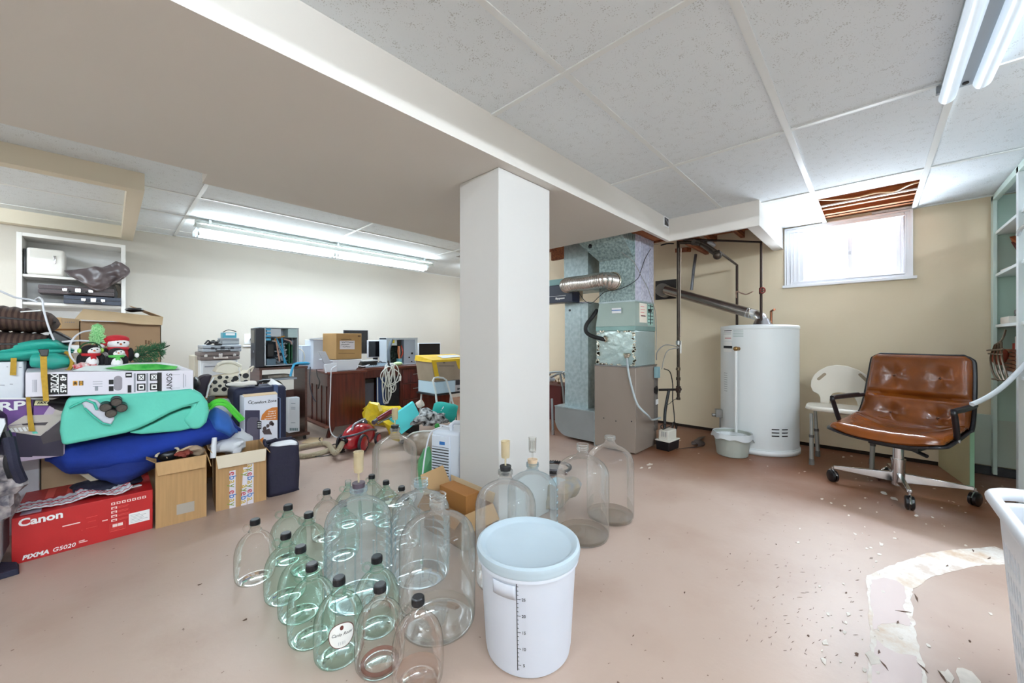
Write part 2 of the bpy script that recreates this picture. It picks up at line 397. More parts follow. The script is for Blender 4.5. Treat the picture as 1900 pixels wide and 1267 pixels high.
# worn and patched paint on the floor: pale bare strip
P = [(1608,1068),(1645,1052),(1680,1040),(1720,1026),(1760,1021),(1800,1018),(1845,1014),(1866,1022),(1868,1047),(1830,1048),(1800,1052),(1760,1062),(1722,1074),(1694,1092),(1691,1108),(1694,1140),(1699,1170),(1706,1205),(1716,1240),(1728,1290),(1610,1290),(1612,1240),(1616,1190),(1612,1150),(1611,1110)]
b = B(); V = []
for i, (x, y) in enumerate(P):
    a, c = az(x, y), az(*P[(i+1) % len(P)])
    for k in range(5):
        q = a.lerp(c, k/5); j = .004 if k else 0
        V.append((q.x + random.uniform(-j, j), q.y + random.uniform(-j, j), 0.0006))
b.poly(V, (0, 0, .0006)); Mp = mat('bare_patch', '#e6dfd6', .6); nt = Mp.node_tree; N = nt.nodes; L = nt.links
tc = N.new('ShaderNodeTexCoord'); n = N.new('ShaderNodeTexNoise'); n.inputs['Scale'].default_value = 3.2; n.inputs['Detail'].default_value = 9; n.inputs['Roughness'].default_value = .7
L.new(tc.outputs['Object'], n.inputs['Vector']); r = N.new('ShaderNodeValToRGB'); e = r.color_ramp.elements
e[0].position = .36; e[0].color = (*srgb('#c9ae95'), 1); e[1].position = .47; e[1].color = (*srgb('#ddd3c9'), 1)
k = e.new(.52); k.color = (*srgb('#e6dfd8'), 1); k = e.new(.58); k.color = (*srgb('#cdbcb0'), 1)
L.new(n.outputs['Fac'], r.inputs[0]); L.new(r.outputs[0], N['Principled BSDF'].inputs['Base Color'])
struct('floor_bare_patch', b, Mp, smooth=0)
Mq = mat('repainted_strip', '#cdb9b4', .45, var=.05, scale=3)
def patchpoly(px_pts, z, j=.004, sub_=4):
    V = []
    for i, (x, y) in enumerate(px_pts):
        a, c = az(x, y), az(*px_pts[(i+1) % len(px_pts)])
        for k in range(sub_):
            q = a.lerp(c, k/sub_); V.append((q.x+random.uniform(-j, j)*(k > 0), q.y+random.uniform(-j, j)*(k > 0), z))
    return B().poly(V, (0, 0, .0004))
struct('floor_paint_strip', patchpoly([(1617, 1076), (1640, 1072), (1664, 1078), (1678, 1088), (1682, 1110), (1676, 1128), (1684, 1142), (1692, 1158), (1688, 1162), (1660, 1156), (1632, 1160), (1622, 1172), (1618, 1130), (1615, 1100)], .0014), Mq, smooth=0)
struct('floor_paint_strip_near', patchpoly([(1626, 1186), (1640, 1200), (1664, 1212), (1700, 1218), (1706, 1234), (1712, 1252), (1714, 1290), (1616, 1290), (1618, 1220)], .0014), Mq, smooth=0)
def flake(px, py, s, m, zz=.0012, n=7):
    c = az(px, py); a0 = random.uniform(0, 6); b = B(); pts = []
    for i in range(n):
        rr = s * random.uniform(.45, 1.1); a = a0 + 2*pi*i/n
        pts.append((c.x + rr*cos(a)*1.5, c.y + rr*sin(a)*.7, zz))
    return pts
Mfl = mat('paint_flake', '#e2d9cf', .7, var=.15, scale=30)
b = B()
for i in range(64):
    px = random.uniform(1480, 1860); py = random.uniform(850, 1250)
    if px > 1840 or (py < 900 and px > 1720): continue
    b.poly(flake(px, py, random.uniform(.003, .013), Mfl), (0, 0, .0008))
for (px, py, s) in [(1205, 862, .035), (1190, 868, .02), (1205, 868, .02), (1580, 846, .02), (1565, 848, .018), (1660, 925, .03), (1640, 915, .025), (1635, 1010, .018), (1600, 990, .006), (1700, 957, .014), (1790, 1257, .05), (1760, 1256, .03), (1620, 1220, .03), (1040, 862, .02), (1730, 960, .01)]:
    b.poly(flake(px, py, s, Mfl, n=9), (0, 0, .001))
o = struct('floor_paint_flakes', b, Mfl, smooth=0)
b = B()
for i in range(150):
    px = random.gauss(1500, 80); py = random.gauss(1110, 75)
    if not (1330 < px < 1640 and 930 < py < 1262): continue
    c = az(px, py); a = random.uniform(-.9, .3); L_ = random.uniform(.003, .011); d = Vector((cos(a), sin(a), 0))*L_; n_ = Vector((-sin(a), cos(a), 0))*.0008; c.z = .0008
    b.poly([c-d, c-n_, c+d, c+n_], (0, 0, .0006))
for (cx, cy, L_, a) in [(1700, 1110, .034, .1), (1676, 1135, .028, -1.0), (1640, 1235, .022, .5), (1665, 1155, .014, -.2), (1748, 1256, .026, .3), (1712, 1240, .020, .6), (1630, 1210, .014, -.1), (1757, 1050, .016, -.3), (1835, 1036, .02, -.4), (1805, 1022, .02, 0)]:
    c = az(cx, cy); c.z = .002; d = Vector((cos(a), sin(a), 0))*L_; n_ = Vector((-sin(a), cos(a), 0))*.005
    b.poly([c-d, c-n_, c+d, c+n_*.3], (0, 0, .001))
for (px, py, s) in [(1570, 1100, .006), (1440, 1010, .006), (1355, 1028, .004), (1410, 965, .004), (1655, 938, .006), (1205, 1000, .006), (1500, 1180, .006), (1560, 1170, .006), (1800, 1190, .006), (1590, 1215, .01), (1270, 1100, .005), (1175, 1180, .004), (370, 1085, .008), (455, 1150, .006)]:
    b.poly(flake(px, py, s, None, n=6), (0, 0, .0012))
struct('floor_grit', b, mat('grit', '#5d4436', .8), smooth=0)

# ------------------------------------------------------------------ window
MW = mat('window_vinyl', '#f4f6fb', .3)
win = bpy.data.objects.new('window_1', None); C.objects.link(win); win['kind'] = 'structure'
b = B(); X = WX
def frame(b, x0, x1, ya, yb, za, zb, w, wb=None):
    wb = w if wb is None else wb
    b.box((x0, ya, za), (x1, ya+w, zb)); b.box((x0, yb-w, za), (x1, yb, zb)); b.box((x0, ya+w, zb-w), (x1, yb-w, zb)); b.box((x0, ya+w, za), (x1, yb-w, za+wb))
frame(b, X-.018, X, -.262, .657, 1.612, 2.215, .055); frame(b, X-.028, X-.004, -.262, .657, 1.612, 2.215, .018); frame(b, X-.026, X-.004, -.222, .617, 1.65, 2.175, .010)
b.box((X-.014, .50, 1.64), (X, .61, 2.19)); b.box((X-.022, .535, 1.645), (X-.010, .550, 2.18)); b.box((X-.022, .575, 1.645), (X-.010, .583, 2.18)); b.box((X-.014, -.23, 1.64), (X, -.20, 2.19))
part('window_casing', b, MW, win, bevel=.002)
b = B(); frame(b, X+.07, X+.125, -.207, .507, 1.65, 2.195, .008); part('window_jamb', b, MW, win, smooth=0)
b = B(); b.box((X-.05, -.285, 1.603), (X+.01, .672, 1.628)); part('window_sill', b, MW, win, bevel=.003)
b = B(); frame(b, X-.002, X+.075, -.212, .512, 1.648, 2.196, .022); frame(b, X+.03, X+.075, -.19, .49, 1.66, 2.18, .022, .03)
part('window_frame', b, MW, win, smooth=0)
b = B(); frame(b, X+.042, X+.07, .125, .488, 1.675, 2.178, .03); part('sash', b, MW, win, smooth=0)
b = B(); frame(b, X+.024, X+.040, -.189, .165, 1.672, 2.178, .030); part('sash', b, MW, win, smooth=0)
part('latch', B().box((X+.018, .143, 1.885), (X+.03, .163, 1.915)), mat('latch_grey', '#c9ccd4', .4), win, bevel=.003)
gp = glassmat('window_glass', (.97, .985, 1), (.9, .94, .98))
part('pane', B().box((X+.05, .15, 1.70), (X+.054, .46, 2.15)), gp, win, smooth=0)
part('pane', B().box((X+.030, -.158, 1.703), (X+.034, .134, 2.147)), gp, win, smooth=0)
# corrugated well outside
b = B()
def wellf(u, v):
    a = -pi/2 + pi*u; z = 1.35 + 1.15*v; r = .80 + .012*sin(z*2*pi/.068)
    return Vector((X + .12 + r*cos(a)*.95, .17 + r*sin(a), z))
b.grid(wellf, 40, 140); b.box((X+.12, -.70, 1.30), (X+.95, 1.05, 1.35))
o = struct('trim_4', b, mat('well_metal', '#c3ccd8', .5, col2='#93b0cf', scale=3), solid=.002); o.name = 'window_well'

# ------------------------------------------------------------------ ceiling lights
Mtube = mat('fluorescent_tube', (.80, .93, 1.0), .3, emit=4.0)
Mtube2 = mat('fluorescent_tube_dim', (.72, .84, .96), .25, emit=.30)
Mlamp = mat('lamp_enamel', '#dfe5e8', .3)
def added_strip_light(label, x0, x1, yc, zc, tube, glow, nrun=1, group=None, wing=False):  # unseen fixtures added to even out the room's light
    L_ = x1 - x0
    t = thing('ceiling_light', label, 'light', ((x0+x1)/2, yc, zc), 0, group)
    h = CZ - zc
    b = B(); b.box((-L_/2, -.045, h-.062), (L_/2, .045, h-.004))
    part('housing', b, Mlamp, t, bevel=.003)
    if wing:
        b = B()
        for s in (-1, 1): b.poly([(-L_/2, s*.045, h-.062), (-L_/2, s*.15, h-.095), (-L_/2, s*.15, h-.097), (-L_/2, s*.045, h-.066)], (L_, 0, 0))
        part('reflector', b, Mlamp, t, smooth=0)
    n = L_/nrun
    for k in range(nrun):
        xa = -L_/2 + k*n + .02; xb = xa + n - .04
        for s in (-1, 1):
            tb = part('tube', B().cyl((xa+.015, s*.075, h-.085), (xb-.015, s*.075, h-.085), .0185, seg=16), tube, t)
            for q in (xa, xb): part('tube_cap', B().cyl((q, s*.075, h-.085), (q+(.018 if q == xa else -.018), s*.075, h-.085), .0195, seg=16), Mlamp, tb)
    if glow:
        l = area('tube_glow', (0, 0, h-.115), (L_*.95, .2), (0, 0, -1), glow[0], (.80, .91, 1)); l.parent = t
        if glow[1]:
            for s in (-1, 1):
                l2 = area('tube_glow', (0, s*.125, h-.035), (L_*.95, .02), (0, s*.8, .5), glow[1], (.80, .91, 1)); l2.parent = t
    return t
# far shop light: two four-foot runs end to end, hung a little under the tiles
t = thing('ceiling_light', 'lit long twin-tube shop light under the far ceiling above the desks', 'light', (1.86, 4.64, CZ))
b = B(); b.poly([(-1.31, -.10, -.055), (-1.31, .10, -.055), (-1.31, .10, -.060), (-1.31, -.10, -.060)], (2.62, 0, 0)); b.box((-1.31, -.10, -.105), (1.31, -.094, -.055)); b.box((-1.31, -.03, -.055), (1.31, .03, -.02))
part('housing', b, mat('shop_light_grey', '#b9bcb6', .45), t)
b = B(); b.poly([(-1.31, -.094, -.10), (-1.31, .13, -.10), (-1.31, .155, -.145), (-1.31, .15, -.148), (-1.31, .122, -.106), (-1.31, -.094, -.106)], (2.62, 0, 0))
part('reflector', b, Mlamp, t, smooth=0)
for k in (-1.29, .01):
    for yy, zz in ((.02, -.135), (.095, -.140)):
        tb = part('tube', B().cyl((k, yy, zz), (k+1.28, yy, zz), .019, seg=16), Mtube, t)
        for q in (k, k+1.262): part('tube_cap', B().cyl((q, yy, zz), (q+.018, yy, zz), .020, seg=16), Mlamp, tb)
for x in (-1.2, 0, 1.2): part('hanger', B().box((x-.01, -.05, -.055), (x+.01, .05, -.002)), Mlamp, t)
l = area('tube_glow', (0, .05, -.175), (2.5, .16), (0, 0, -1), 26, (.80, .91, 1)); l.parent = t
l = area('tube_glow', (0, -.11, -.075), (2.55, .03), (0, -.45, .9), 14, (.84, .95, 1)); l.parent = t
l = area('tube_glow', (0, .11, -.075), (2.55, .03), (0, .45, .9), 10, (.84, .95, 1)); l.parent = t

# twin-tube strip over the near ceiling, then unseen strips added for fill light
t = thing('ceiling_light', 'twin-tube fluorescent strip on the near ceiling, upper right', 'light', (1.30, -.300, CZ))
b = B(); b.box((-1.28, -.055, -.05), (1.24, .075, -.002)); part('housing', b, mat('near_lamp_grey', '#a7b0b6', .45), t, bevel=.004)
for s, e in ((-.037, 1.24), (.055, 1.30)):
    tb = part('tube', B().tube([(-1.27, s, -.062), (e-.03, s, -.062), (e-.012, s, -.060), (e, s, -.052)], [.027, .027, .022, .008], 20), Mtube2, t)
part('knockout', B().cyl((1.20, .010, -.048), (1.20, .010, -.056), .010, seg=12), M_black, t)
part('end_clip', B().box((1.24, .035, -.045), (1.262, .09, -.012)), mat('clip', '#8b9196', .4), t)
l = area('tube_glow', (-.1, 0, -.105), (2.2, .22), (0, 0, -1), 5, (.80, .91, 1)); l.parent = t
added_strip_light('added fluorescent strip for fill light, unseen behind the viewer', -1.6, .84, -1.75, CZ-.22, Mtube2, (4, 80), 1)
added_strip_light('added fluorescent strip for fill light, unseen beyond the right edge', 1.7, 2.75, -1.25, CZ-.40, Mtube2, (22, 15), 1)
added_strip_light('added fluorescent strip for fill light, unseen at the near end of the room', -1.85, -.75, .75, CZ-.22, Mtube2, (3, 24), 1)
added_strip_light('added fluorescent strip for fill light, unseen at the left of the far bay', -1.9, -.85, 4.4, CZ-.2, Mtube2, (24, 8), 1)
added_strip_light('added fluorescent strip for fill light, hidden behind the column in the far bay', 3.75, 4.55, 4.40, CZ-.1, Mtube2, (12, 4), 1)
# ================================================================== BOTTLES
G_green = glassmat('green_tinted_glass', (.885, .97, .94), (.16, .38, .31))
G_clear = glassmat('clear_glass', (.97, .97, .96), (.30, .30, .28))
G_carboy = glassmat('carboy_glass', (.955, .955, .95), (.22, .22, .21), density=.045)
G_blue = glassmat('blue_tinted_plastic', (.91, .96, .98), (.25, .42, .52), density=.05)
G_acryl = glassmat('clear_acrylic', (.95, .95, .94), (.6, .6, .6))
G_amber = glassmat('yellowed_acrylic', (.88, .80, .62), (.62, .50, .32), density=.35)
M_stain = mat('reddish_residue', '#9c5f52', .8, alpha=.45)
M_sed = mat('brown_sediment', '#8e7a66', .8, alpha=.55)

def ring_pts(c, r, tilt=0, n=20, u=(1, 0, 0), v=(0, 0, 1)): return arc(c, r, 0, 2*pi*(n-1)/n, n-1, u, v)
def make_jug(glass, cap=True, h=.265, rr=.0775):
    t = thing('glass_jug', 'glass jug', 'jug'); k = h/.265; q = rr/.0775
    pr = [(0, .010), (.045*q, .006), (.058*q, .000), (.070*q, .004), (.0765*q, .016), (.0785*q, .035), (.0795*q, .070*k), (.0795*q, .105*k), (.0780*q, .130*k), (.0735*q, .152*k), (.0655*q, .172*k), (.053*q, .189*k), (.040*q, .200*k), (.030*q, .208*k), (.0235, .217*k), (.0195, .226*k), (.0175, .238*k), (.0175, .262*k), (.0145, .262*k), (.0145, .235*k)]
    b = B().lathe(pr, seg=40); part('bottle', b, glass, t, smooth=60)
    b = B(); b.tube(ring_pts((0, 0, .217*k), .0245, n=24, v=(0, 1, 0)), .0028, 8, closed=True); b.tube(ring_pts((0, 0, .240*k), .0190, n=24, v=(0, 1, 0)), .0022, 8, closed=True)
    part('neck_bead', b, glass, t)
    b = B().tube(ring_pts((-.036, 0, .2225*k), .0165, n=18), .0050, 8, closed=True); part('ring_handle', b, glass, t)
    if cap:
        z = .262*k; b = B().lathe([(0, z+.006), (.0165, z+.006), (.0195, z+.003), (.0198, z), (.0198, z-.018), (.0188, z-.019)], seg=28)
        for i in range(28): a = 2*pi*i/28; b.obox((.0198*cos(a), .0198*sin(a), z-.009), (.0012, .0014, .016), a)
        part('cap', b, M_black, t, smooth=30)
    return t
jug_g = make_jug(G_green); jug_c = make_jug(G_clear)
JG = 'lidded glass jugs standing on the floor'
def jug(x, y, rz, kind, label, sc=1., first=[True, True]):
    i = 0 if kind == 'g' else 1; src = (jug_g, jug_c)[i]
    if first[i]:
        first[i] = False; src.location = (x, y, 0); src.rotation_euler = (0, 0, rz); src['label'] = label; src['group'] = JG; r = src
        if sc != 1: r.scale = (sc, sc, sc)
    else: r = dup(src, (x, y, 0), rz, label, (sc, sc, sc) if sc != 1 else None); r['group'] = JG
    return r
A0 = TH - pi/2   # camera's right-hand direction as a rotation about z
jug(.450, 2.020, A0, 'c', 'clear glass jug standing at the left end of the bottles, nearest the cardboard boxes')
jug(.600, 2.078, A0+.3, 'g', 'pale green glass jug just right of the leftmost clear jug, one row back')
jug(.640, 1.917, A0-.2, 'g', 'green glass jug between the two rows, left of the big ribbed bottle\'s shoulder')
jug(.811, 2.155, A0, 'c', 'clear glass jug with black cap behind the ribbed bottle, left of the uncapped jug', .97)
jug(1.097, 2.215, A0-.5, 'g', 'green glass jug furthest back, right beside the airlock of the ribbed bottle', .94)
jug(1.113, 2.070, A0+1.6, 'g', 'slim-necked green glass jug behind, second from the right of the back row', .93)
jug(1.130, 1.926, A0, 'c', 'clear glass jug with ring handle at the right end of the back row', .93)
jug(1.067, 1.780, A0+.2, 'c', 'clear glass jug tucked low behind the two large bottles, left of the bluish bottle\'s neck', .97)
jug(.800, 1.922, A0+2.5, 'g', 'green glass jug mostly hidden behind the left shoulder of the ribbed bottle')
jug(.507, 1.785, A0, 'g', 'green glass jug in the left front row, second from the leftmost clear one')
jug(.515, 1.630, A0-.3, 'g', 'green glass jug in the left front row, third from the far end')
jug(.503, 1.474, A0+.3, 'g', 'green glass jug in the front row, directly behind the one with the oval label')
j14 = jug(.538, 1.322, A0+2.9, 'g', 'green glass jug with a white oval wine label on its side')
jug(.688, 1.348, A0, 'g', 'green glass jug in front of the big ribbed bottle, left of the largest clear bottle')
j16 = jug(.616, 1.186, A0+.6, 'c', 'clear glass jug with reddish ring in its base, front row left of the last jug')
j17 = jug(.668, 1.040, A0-.1, 'c', 'clear glass jug nearest the viewer, pinkish stain inside, beside the white pail')
t = make_jug(G_green, cap=False); t.location = (.953, 2.215, 0); t.rotation_euler.z = A0; t.scale = (.92,)*3; t['label'] = 'green glass jug without a cap, in the back row'; t['group'] = JG
part('screw_top', B().lathe([(.0165, .258), (.0188, .262), (.0188, .276), (.0170, .279)], seg=24).lathe([(.0182, .245), (.0196, .249), (.0182, .253)], seg=24), G_blue, t)
# label on one jug (bent round the glass)
lt = j14; ca = atan2(-j14.location.y, -j14.location.x) + .10 - j14.rotation_euler.z    # side facing the room, local angle
def bent(cx, cz, hw, hh, R, n=28, squash=2.2):
    b = B(); ring = [];
    for i in range(n):
        a = 2*pi*i/n; x = math.copysign(abs(cos(a))**(2/squash), cos(a))*hw; z = cz + math.copysign(abs(sin(a))**(2/squash), sin(a))*hh
        ring.append((x, z))
    rows = 7
    def P(x, z): an = ca - x/R * -1; return Vector((R*cos(an), R*sin(an), z))
    c = b.bm.verts.new(P(cx, cz)); prev = None
    for k in range(1, rows+1):
        cur = [b.bm.verts.new(P(cx+x*k/rows, cz+(z-cz)*k/rows)) for x, z in ring]
        for i in range(n):
            j = (i+1) % n
            if prev is None: b._f([c, cur[i], cur[j]])
            else: b._f([prev[i], cur[i], cur[j], prev[j]])
        prev = cur
    return b
part('label_border', bent(0, .120, .040, .041, .0797), mat('label_brown', '#5c2a22', .6), lt)
lab = part('label', bent(0, .120, .0375, .0385, .0800), mat('label_paper', '#efefec', .6), lt)
part('label_emblem', bent(0, .145, .0055, .0075, .0803), MATS['label_brown'], lt)
n_ = Vector((cos(ca+lt.rotation_euler.z), sin(ca+lt.rotation_euler.z), 0)); r_ = Vector((-n_.y, n_.x, 0))
pl = lt.location + n_*.0806
text('lettering', 'Carlo Rossi', .0135, pl + Vector((0, 0, .124)), r_, (0, 0, 1), M_ink, lt, bendr=.0806, shear=.45, bold=-.0001)
text('lettering', '| | || |', .010, pl + Vector((0, 0, .097)), r_, (0, 0, 1), M_inkgrey, lt, bendr=.0806)
# residue rings in the two near jugs
part('residue', B().tube(ring_pts((0, 0, .012), .055, n=30, v=(0, 1, 0)), [.006]*30, 8, closed=True), M_stain, j16)
part('residue', B().lathe([(0, .013), (.06, .013), (.073, .018), (.0745, .032)], seg=30), mat('pink_residue', '#b98a78', .8, alpha=.30), j17)

# --- carboys
def make_carboy(name, label, x, y, r, h, glass, ribs=False, rz=0., cat='carboy', neck=.028, cutneck=True, sed=None, group='large empty carboys on the floor', nring=2):
    t = thing(name, label, cat, (x, y, 0), rz, group)
    zs = h*.68
    pr = [(0, .012), (r*.6, .010), (r*.86, .000), (r*.95, .004), (r*.99, .018), (r, .04)]
    if ribs:
        z = .05; nrib = 6; st = (zs-.06)/nrib
        for i in range(nrib):
            pr += [(r, z), (r, z+st*.66), (r*.975, z+st*.76), (r*.965, z+st*.84), (r*.975, z+st*.92)]; z += st
    pr += [(r, zs), (r*.985, zs+h*.035), (r*.93, zs+h*.085), (r*.82, zs+h*.13), (r*.64, zs+h*.17), (r*.45, zs+h*.195), (neck*1.35, zs+h*.22), (neck*1.08, zs+h*.245), (neck, zs+h*.27)]
    z = zs+h*.275; top = h
    pr += [(neck, top-.022), (neck*1.18, top-.018), (neck*1.22, top-.008), (neck*1.1, top), (neck*.82, top), (neck*.8, top-.03), (neck*.8, z)]
    part('bottle', B().lathe(pr, seg=64), glass, t, smooth=60)
    b = B()
    for i in range(nring): b.tube(ring_pts((0, 0, z+.006+i*.013), neck*1.08, n=28, v=(0, 1, 0)), .0035, 8, closed=True)
    part('neck_thread', b, glass, t)
    if ribs:   # moulded vertical grip panels
        b = B()
        for a in [i*pi/6 for i in range(12)]:
            b.tube([(r*1.003*cos(a), r*1.003*sin(a), .06+ (zs-.09)*k/8) for k in range(9)], .0035, 6)
        part('moulded_rib', b, glass, t)
    if sed: part('sediment', B().lathe([(0, .0135), (r*.6, .0125), (r*.9, .006), (r*.965, .020), (r*.97, .026)], seg=48), sed, t)
    return t
cC1 = make_carboy('carboy', 'bluish ribbed carboy with plum-coloured stopper and airlock among the jugs', .719, 1.568, .131, .457, G_blue, True, neck=.030)
cC2 = make_carboy('carboy', 'bluish uncorked carboy between the ribbed one and the open brown carton', .984, 1.507, .130, .42, G_blue, True, neck=.027, nring=3)
cC3 = make_carboy('carboy', 'largest clear carboy, directly left of the white pail', .865, 1.210, .143, .458, G_carboy, neck=.027, nring=4, sed=mat('thin_sediment', '#a39483', .8, alpha=.25))
cC4 = make_carboy('carboy', 'clear carboy with black stopper in front of the column', 1.225, 1.199, .136, .49, G_carboy)
cC5 = make_carboy('carboy', 'pale blue carboy with cork and raised marks down its side, at the column\'s foot', 1.487, 1.262, .128, .445, G_blue, neck=.027)
cC6 = make_carboy('carboy', 'clear open carboy with dark sediment, right of the column and left of the last carboy', 1.785, 1.154, .142, .49, G_carboy, sed=M_sed, nring=3)
cC7 = make_carboy('carboy', 'clear open carboy standing furthest right of all the bottles', 2.088, 1.155, .139, .49, G_carboy, sed=M_sed)
cC8 = make_carboy('carboy', 'clear carboy standing alone at the back near the red vacuum cleaner', 1.298, 2.295, .142, .49, G_carboy)
b = B()
for i in range(8):
    a = A0 - .35 + (.0 if i % 2 else .0); z = .10 + i*.032
    b.obox((.130*cos(a), .130*sin(a), z), (.004, .022 if i % 2 else .012, .004), a)
part('raised_scale', b, mat('scale_blue', '#8fa8b4', .4), cC5)
def airlock(x, y, z, stop, body, label, sc=1., cork=None):
    t = thing('airlock', label, 'airlock', (x, y, z), 0, 'airlocks standing in the carboy necks')
    if stop: part('stopper', B().lathe([(0, -.022), (.0205, -.022), (.0262, .016), (.0255, .019), (0, .019)], seg=28), stop, t)
    part('tube', B().cyl((0, 0, .015), (0, 0, .055*sc), .0042, seg=12), body, t)
    part('chamber', B().lathe([(.004, .050*sc), (.0175, .055*sc), (.0190, .062*sc), (.0205, .128*sc), (.0215, .130*sc), (.0190, .130*sc), (.0175, .064*sc)], seg=28), body, t)
    part('inner_cup', B().lathe([(.0045, .05*sc), (.0045, .112*sc), (.0125, .112*sc), (.0125, .072*sc)], seg=20), body, t)
    return t
airlock(.719, 1.568, .457, mat('plum_rubber', '#473a46', .6), G_amber, 'tall yellowed airlock rising from the plum stopper of the ribbed carboy', 1.15)
airlock(1.225, 1.199, .49, M_blackrub, G_amber, 'yellowed airlock in a black stopper in front of the column')
airlock(1.487, 1.262, .445, mat('cork', '#cdb296', .8), G_acryl, 'clear colourless airlock in a cork, against the column\'s right face')
airlock(1.298, 2.295, .49, M_blackrub, G_amber, 'airlock on the lone back carboy, before the turquoise board')

# --- fermenting pail
t = thing('fermenting_pail', 'white lidded plastic fermenting pail with a black scale, front centre', 'pail', (1.02, .886, 0))
M_pail = mat('milky_plastic', '#d9deea', .38, var=.03, scale=3, sss=.25); M_lid = mat('milky_blue_lid', '#bac9d3', .35, var=.05, scale=6, sss=.2)
part('pail_body', B().lathe([(0, .004), (.128, .004), (.140, .0), (.146, .006), (.150, .03), (.168, .335), (.172, .352), (.168, .352), (.160, .33), (.142, .03), (0, .012)], seg=72), M_pail, t)
part('lid', B().lathe([(0, .354), (.148, .354), (.155, .358), (.162, .366), (.172, .369), (.180, .364), (.1825, .352), (.1800, .345), (.1810, .341), (.1785, .332), (.175, .332), (.170, .347)], seg=72), M_lid, t)
part('lid_rim', B().lathe([(.1745, .334), (.1770, .330), (.1765, .320), (.1715, .317), (.1670, .320)], seg=72), M_pail, t)
ca = atan2(-.886, -1.02) - .22
def onpail(da, z, off=.0006):
    r = .150 + (z-.03)*.018/.305 + off; return Vector((r*cos(ca+da), r*sin(ca+da), z))
b = B(); pts = [(onpail(-.008, .03+.285*i/20), onpail(.008, .03+.285*i/20)) for i in range(21)]
for (p, q), (r, s) in zip(pts, pts[1:]): b.quad([p, q, s, r])
for i in range(21):
    z = .035 + i*.0135; L_ = .075 if i % 4 == 1 else .035
    b.quad([onpail(.0, z-.0009), onpail(L_, z-.0009), onpail(L_, z+.0009), onpail(0, z+.0009)])
part('scale', b, M_ink, t, smooth=0)
for i, s in enumerate(('5', '10', '15', '20', '25')):
    z = .035 + (i*4+1)*.0135; a = ca + .135; n = Vector((cos(a), sin(a), 0)); r = .150 + (z-.03)*.018/.305 + .001
    text('scale_number', s, .013, t.location + n*r + Vector((0, 0, z)), (-n.y, n.x, 0), (0, 0, 1), M_ink, t, bendr=r)
a = ca + .0; b = B()
def gp_(u, v): aa = ca - .52 + u*.5; z = .262 + v*.045; r = .150 + (z-.03)*.018/.305 + .003; return Vector((r*cos(aa), r*sin(aa), z))
part('grip_panel', sheet(gp_, 12, 3), M_pail, t, solid=.003)
# ================================================================== FURNACE CORNER
M_galv = mat('galvanised_steel', '#b9c9cc', .36, .4, col2='#a0b1b6', scale=26, detail=6)
M_galvdark = mat('spangled_galvanised', '#a3b5b4', .42, .3, col2='#6f8282', scale=44, detail=7)
M_galvlilac = mat('spangled_pale_galvanised', '#cdcdda', .4, .3, col2='#a9a9bb', scale=40, detail=7)
M_foil = mat('foil_duct_wrap', '#c3d6d6', .22, .6, bump=.5, bscale=14)
M_cab = mat('taupe_enamel', '#94877d', .42, .15, var=.06, scale=3)
FX, FY = 3.34, 1.585
t = thing('furnace', 'taupe gas furnace with silver duct plenum rising to the ceiling', 'furnace', (FX+.23, FY+.22, 0))
part_ = lambda n, b, m, **k: wpart(n, b, m, t, **k)
cab = part_('cabinet', B().box((FX, FY, .015), (FX+.47, FY+.435, .812)), M_cab, bevel=.004)
wpart('screw', B().cyl((FX-.002, FY+.33, .30), (FX, FY+.33, .30), .006, seg=10), M_black, cab)
wpart('screw', B().cyl((FX-.002, FY+.20, .29), (FX, FY+.20, .29), .006, seg=10), M_black, cab)
wpart('screw', B().cyl((FX-.002, FY+.04, .31), (FX, FY+.04, .31), .006, seg=10), M_black, cab)
wpart('screw', B().cyl((FX+.25, FY-.002, .33), (FX+.25, FY, .33), .006, seg=10), M_black, cab)
part_('cabinet_rim', B().box((FX-.004, FY-.004, .812), (FX+.474, FY+.439, .822)), M_steel)
part_('foil_section', B().box((FX+.010, FY+.012, .822), (FX+.46, FY+.42, 1.155)), M_foil, bevel=.004)
b = B()
for i in range(60):
    s = random.choice([0, 1, 2]); z = random.uniform(.84, 1.15)
    if s == 0: c = (FX+.006, FY+.40+random.uniform(-.012, .012), z)
    elif s == 1: c = (FX+.004, FY+.018+random.uniform(-.01, .01), z)
    else: c = (FX+.004, random.uniform(FY, FY+.4), random.choice([.832, 1.15]))
    b.obox(c, (.004, .03, .012), 0, random.uniform(-1, 1))
part_('foil_tape', b, mat('crumpled_foil', '#d6d2c4', .15, 1., bump=.6, bscale=50))
z0, z1, z2 = 1.155, 1.20, 1.435
part_('collar', B().box((FX+.006, FY+.008, z0), (FX+.46, FY+.425, z1)), mat('teal_galvanised', '#8fb0ac', .4, .5, var=.2, scale=5), bevel=.003)
part_('taper', B().hexa([(FX+.006, FY+.008, z1), (FX+.46, FY+.008, z1), (FX+.46, FY+.425, z1), (FX+.006, FY+.425, z1), (FX+.025, FY+.02, z2), (FX+.44, FY+.02, z2), (FX+.44, FY+.395, z2), (FX+.025, FY+.395, z2)]), mat('green_grey_steel', '#a3b3ac', .42, .45, var=.08, scale=3), smooth=0)
part_('plenum', B().box((FX+.025, FY+.02, z2), (FX+.43, FY+.395, 2.40)), M_galvdark, smooth=0)
part_('plenum_side', B().box((FX+.028, FY+.014, z2), (FX+.43, FY+.02, 2.40)).box((FX+.12, FY+.008, z2), (FX+.13, FY+.014, 2.3)).box((FX+.30, FY+.008, z2+.05), (FX+.306, FY+.014, 2.3)), M_galvlilac, smooth=0)
part_('seam', B().box((FX+.018, FY+.012, z2-.006), (FX+.447, FY+.40, z2+.008)), M_galv, smooth=0)
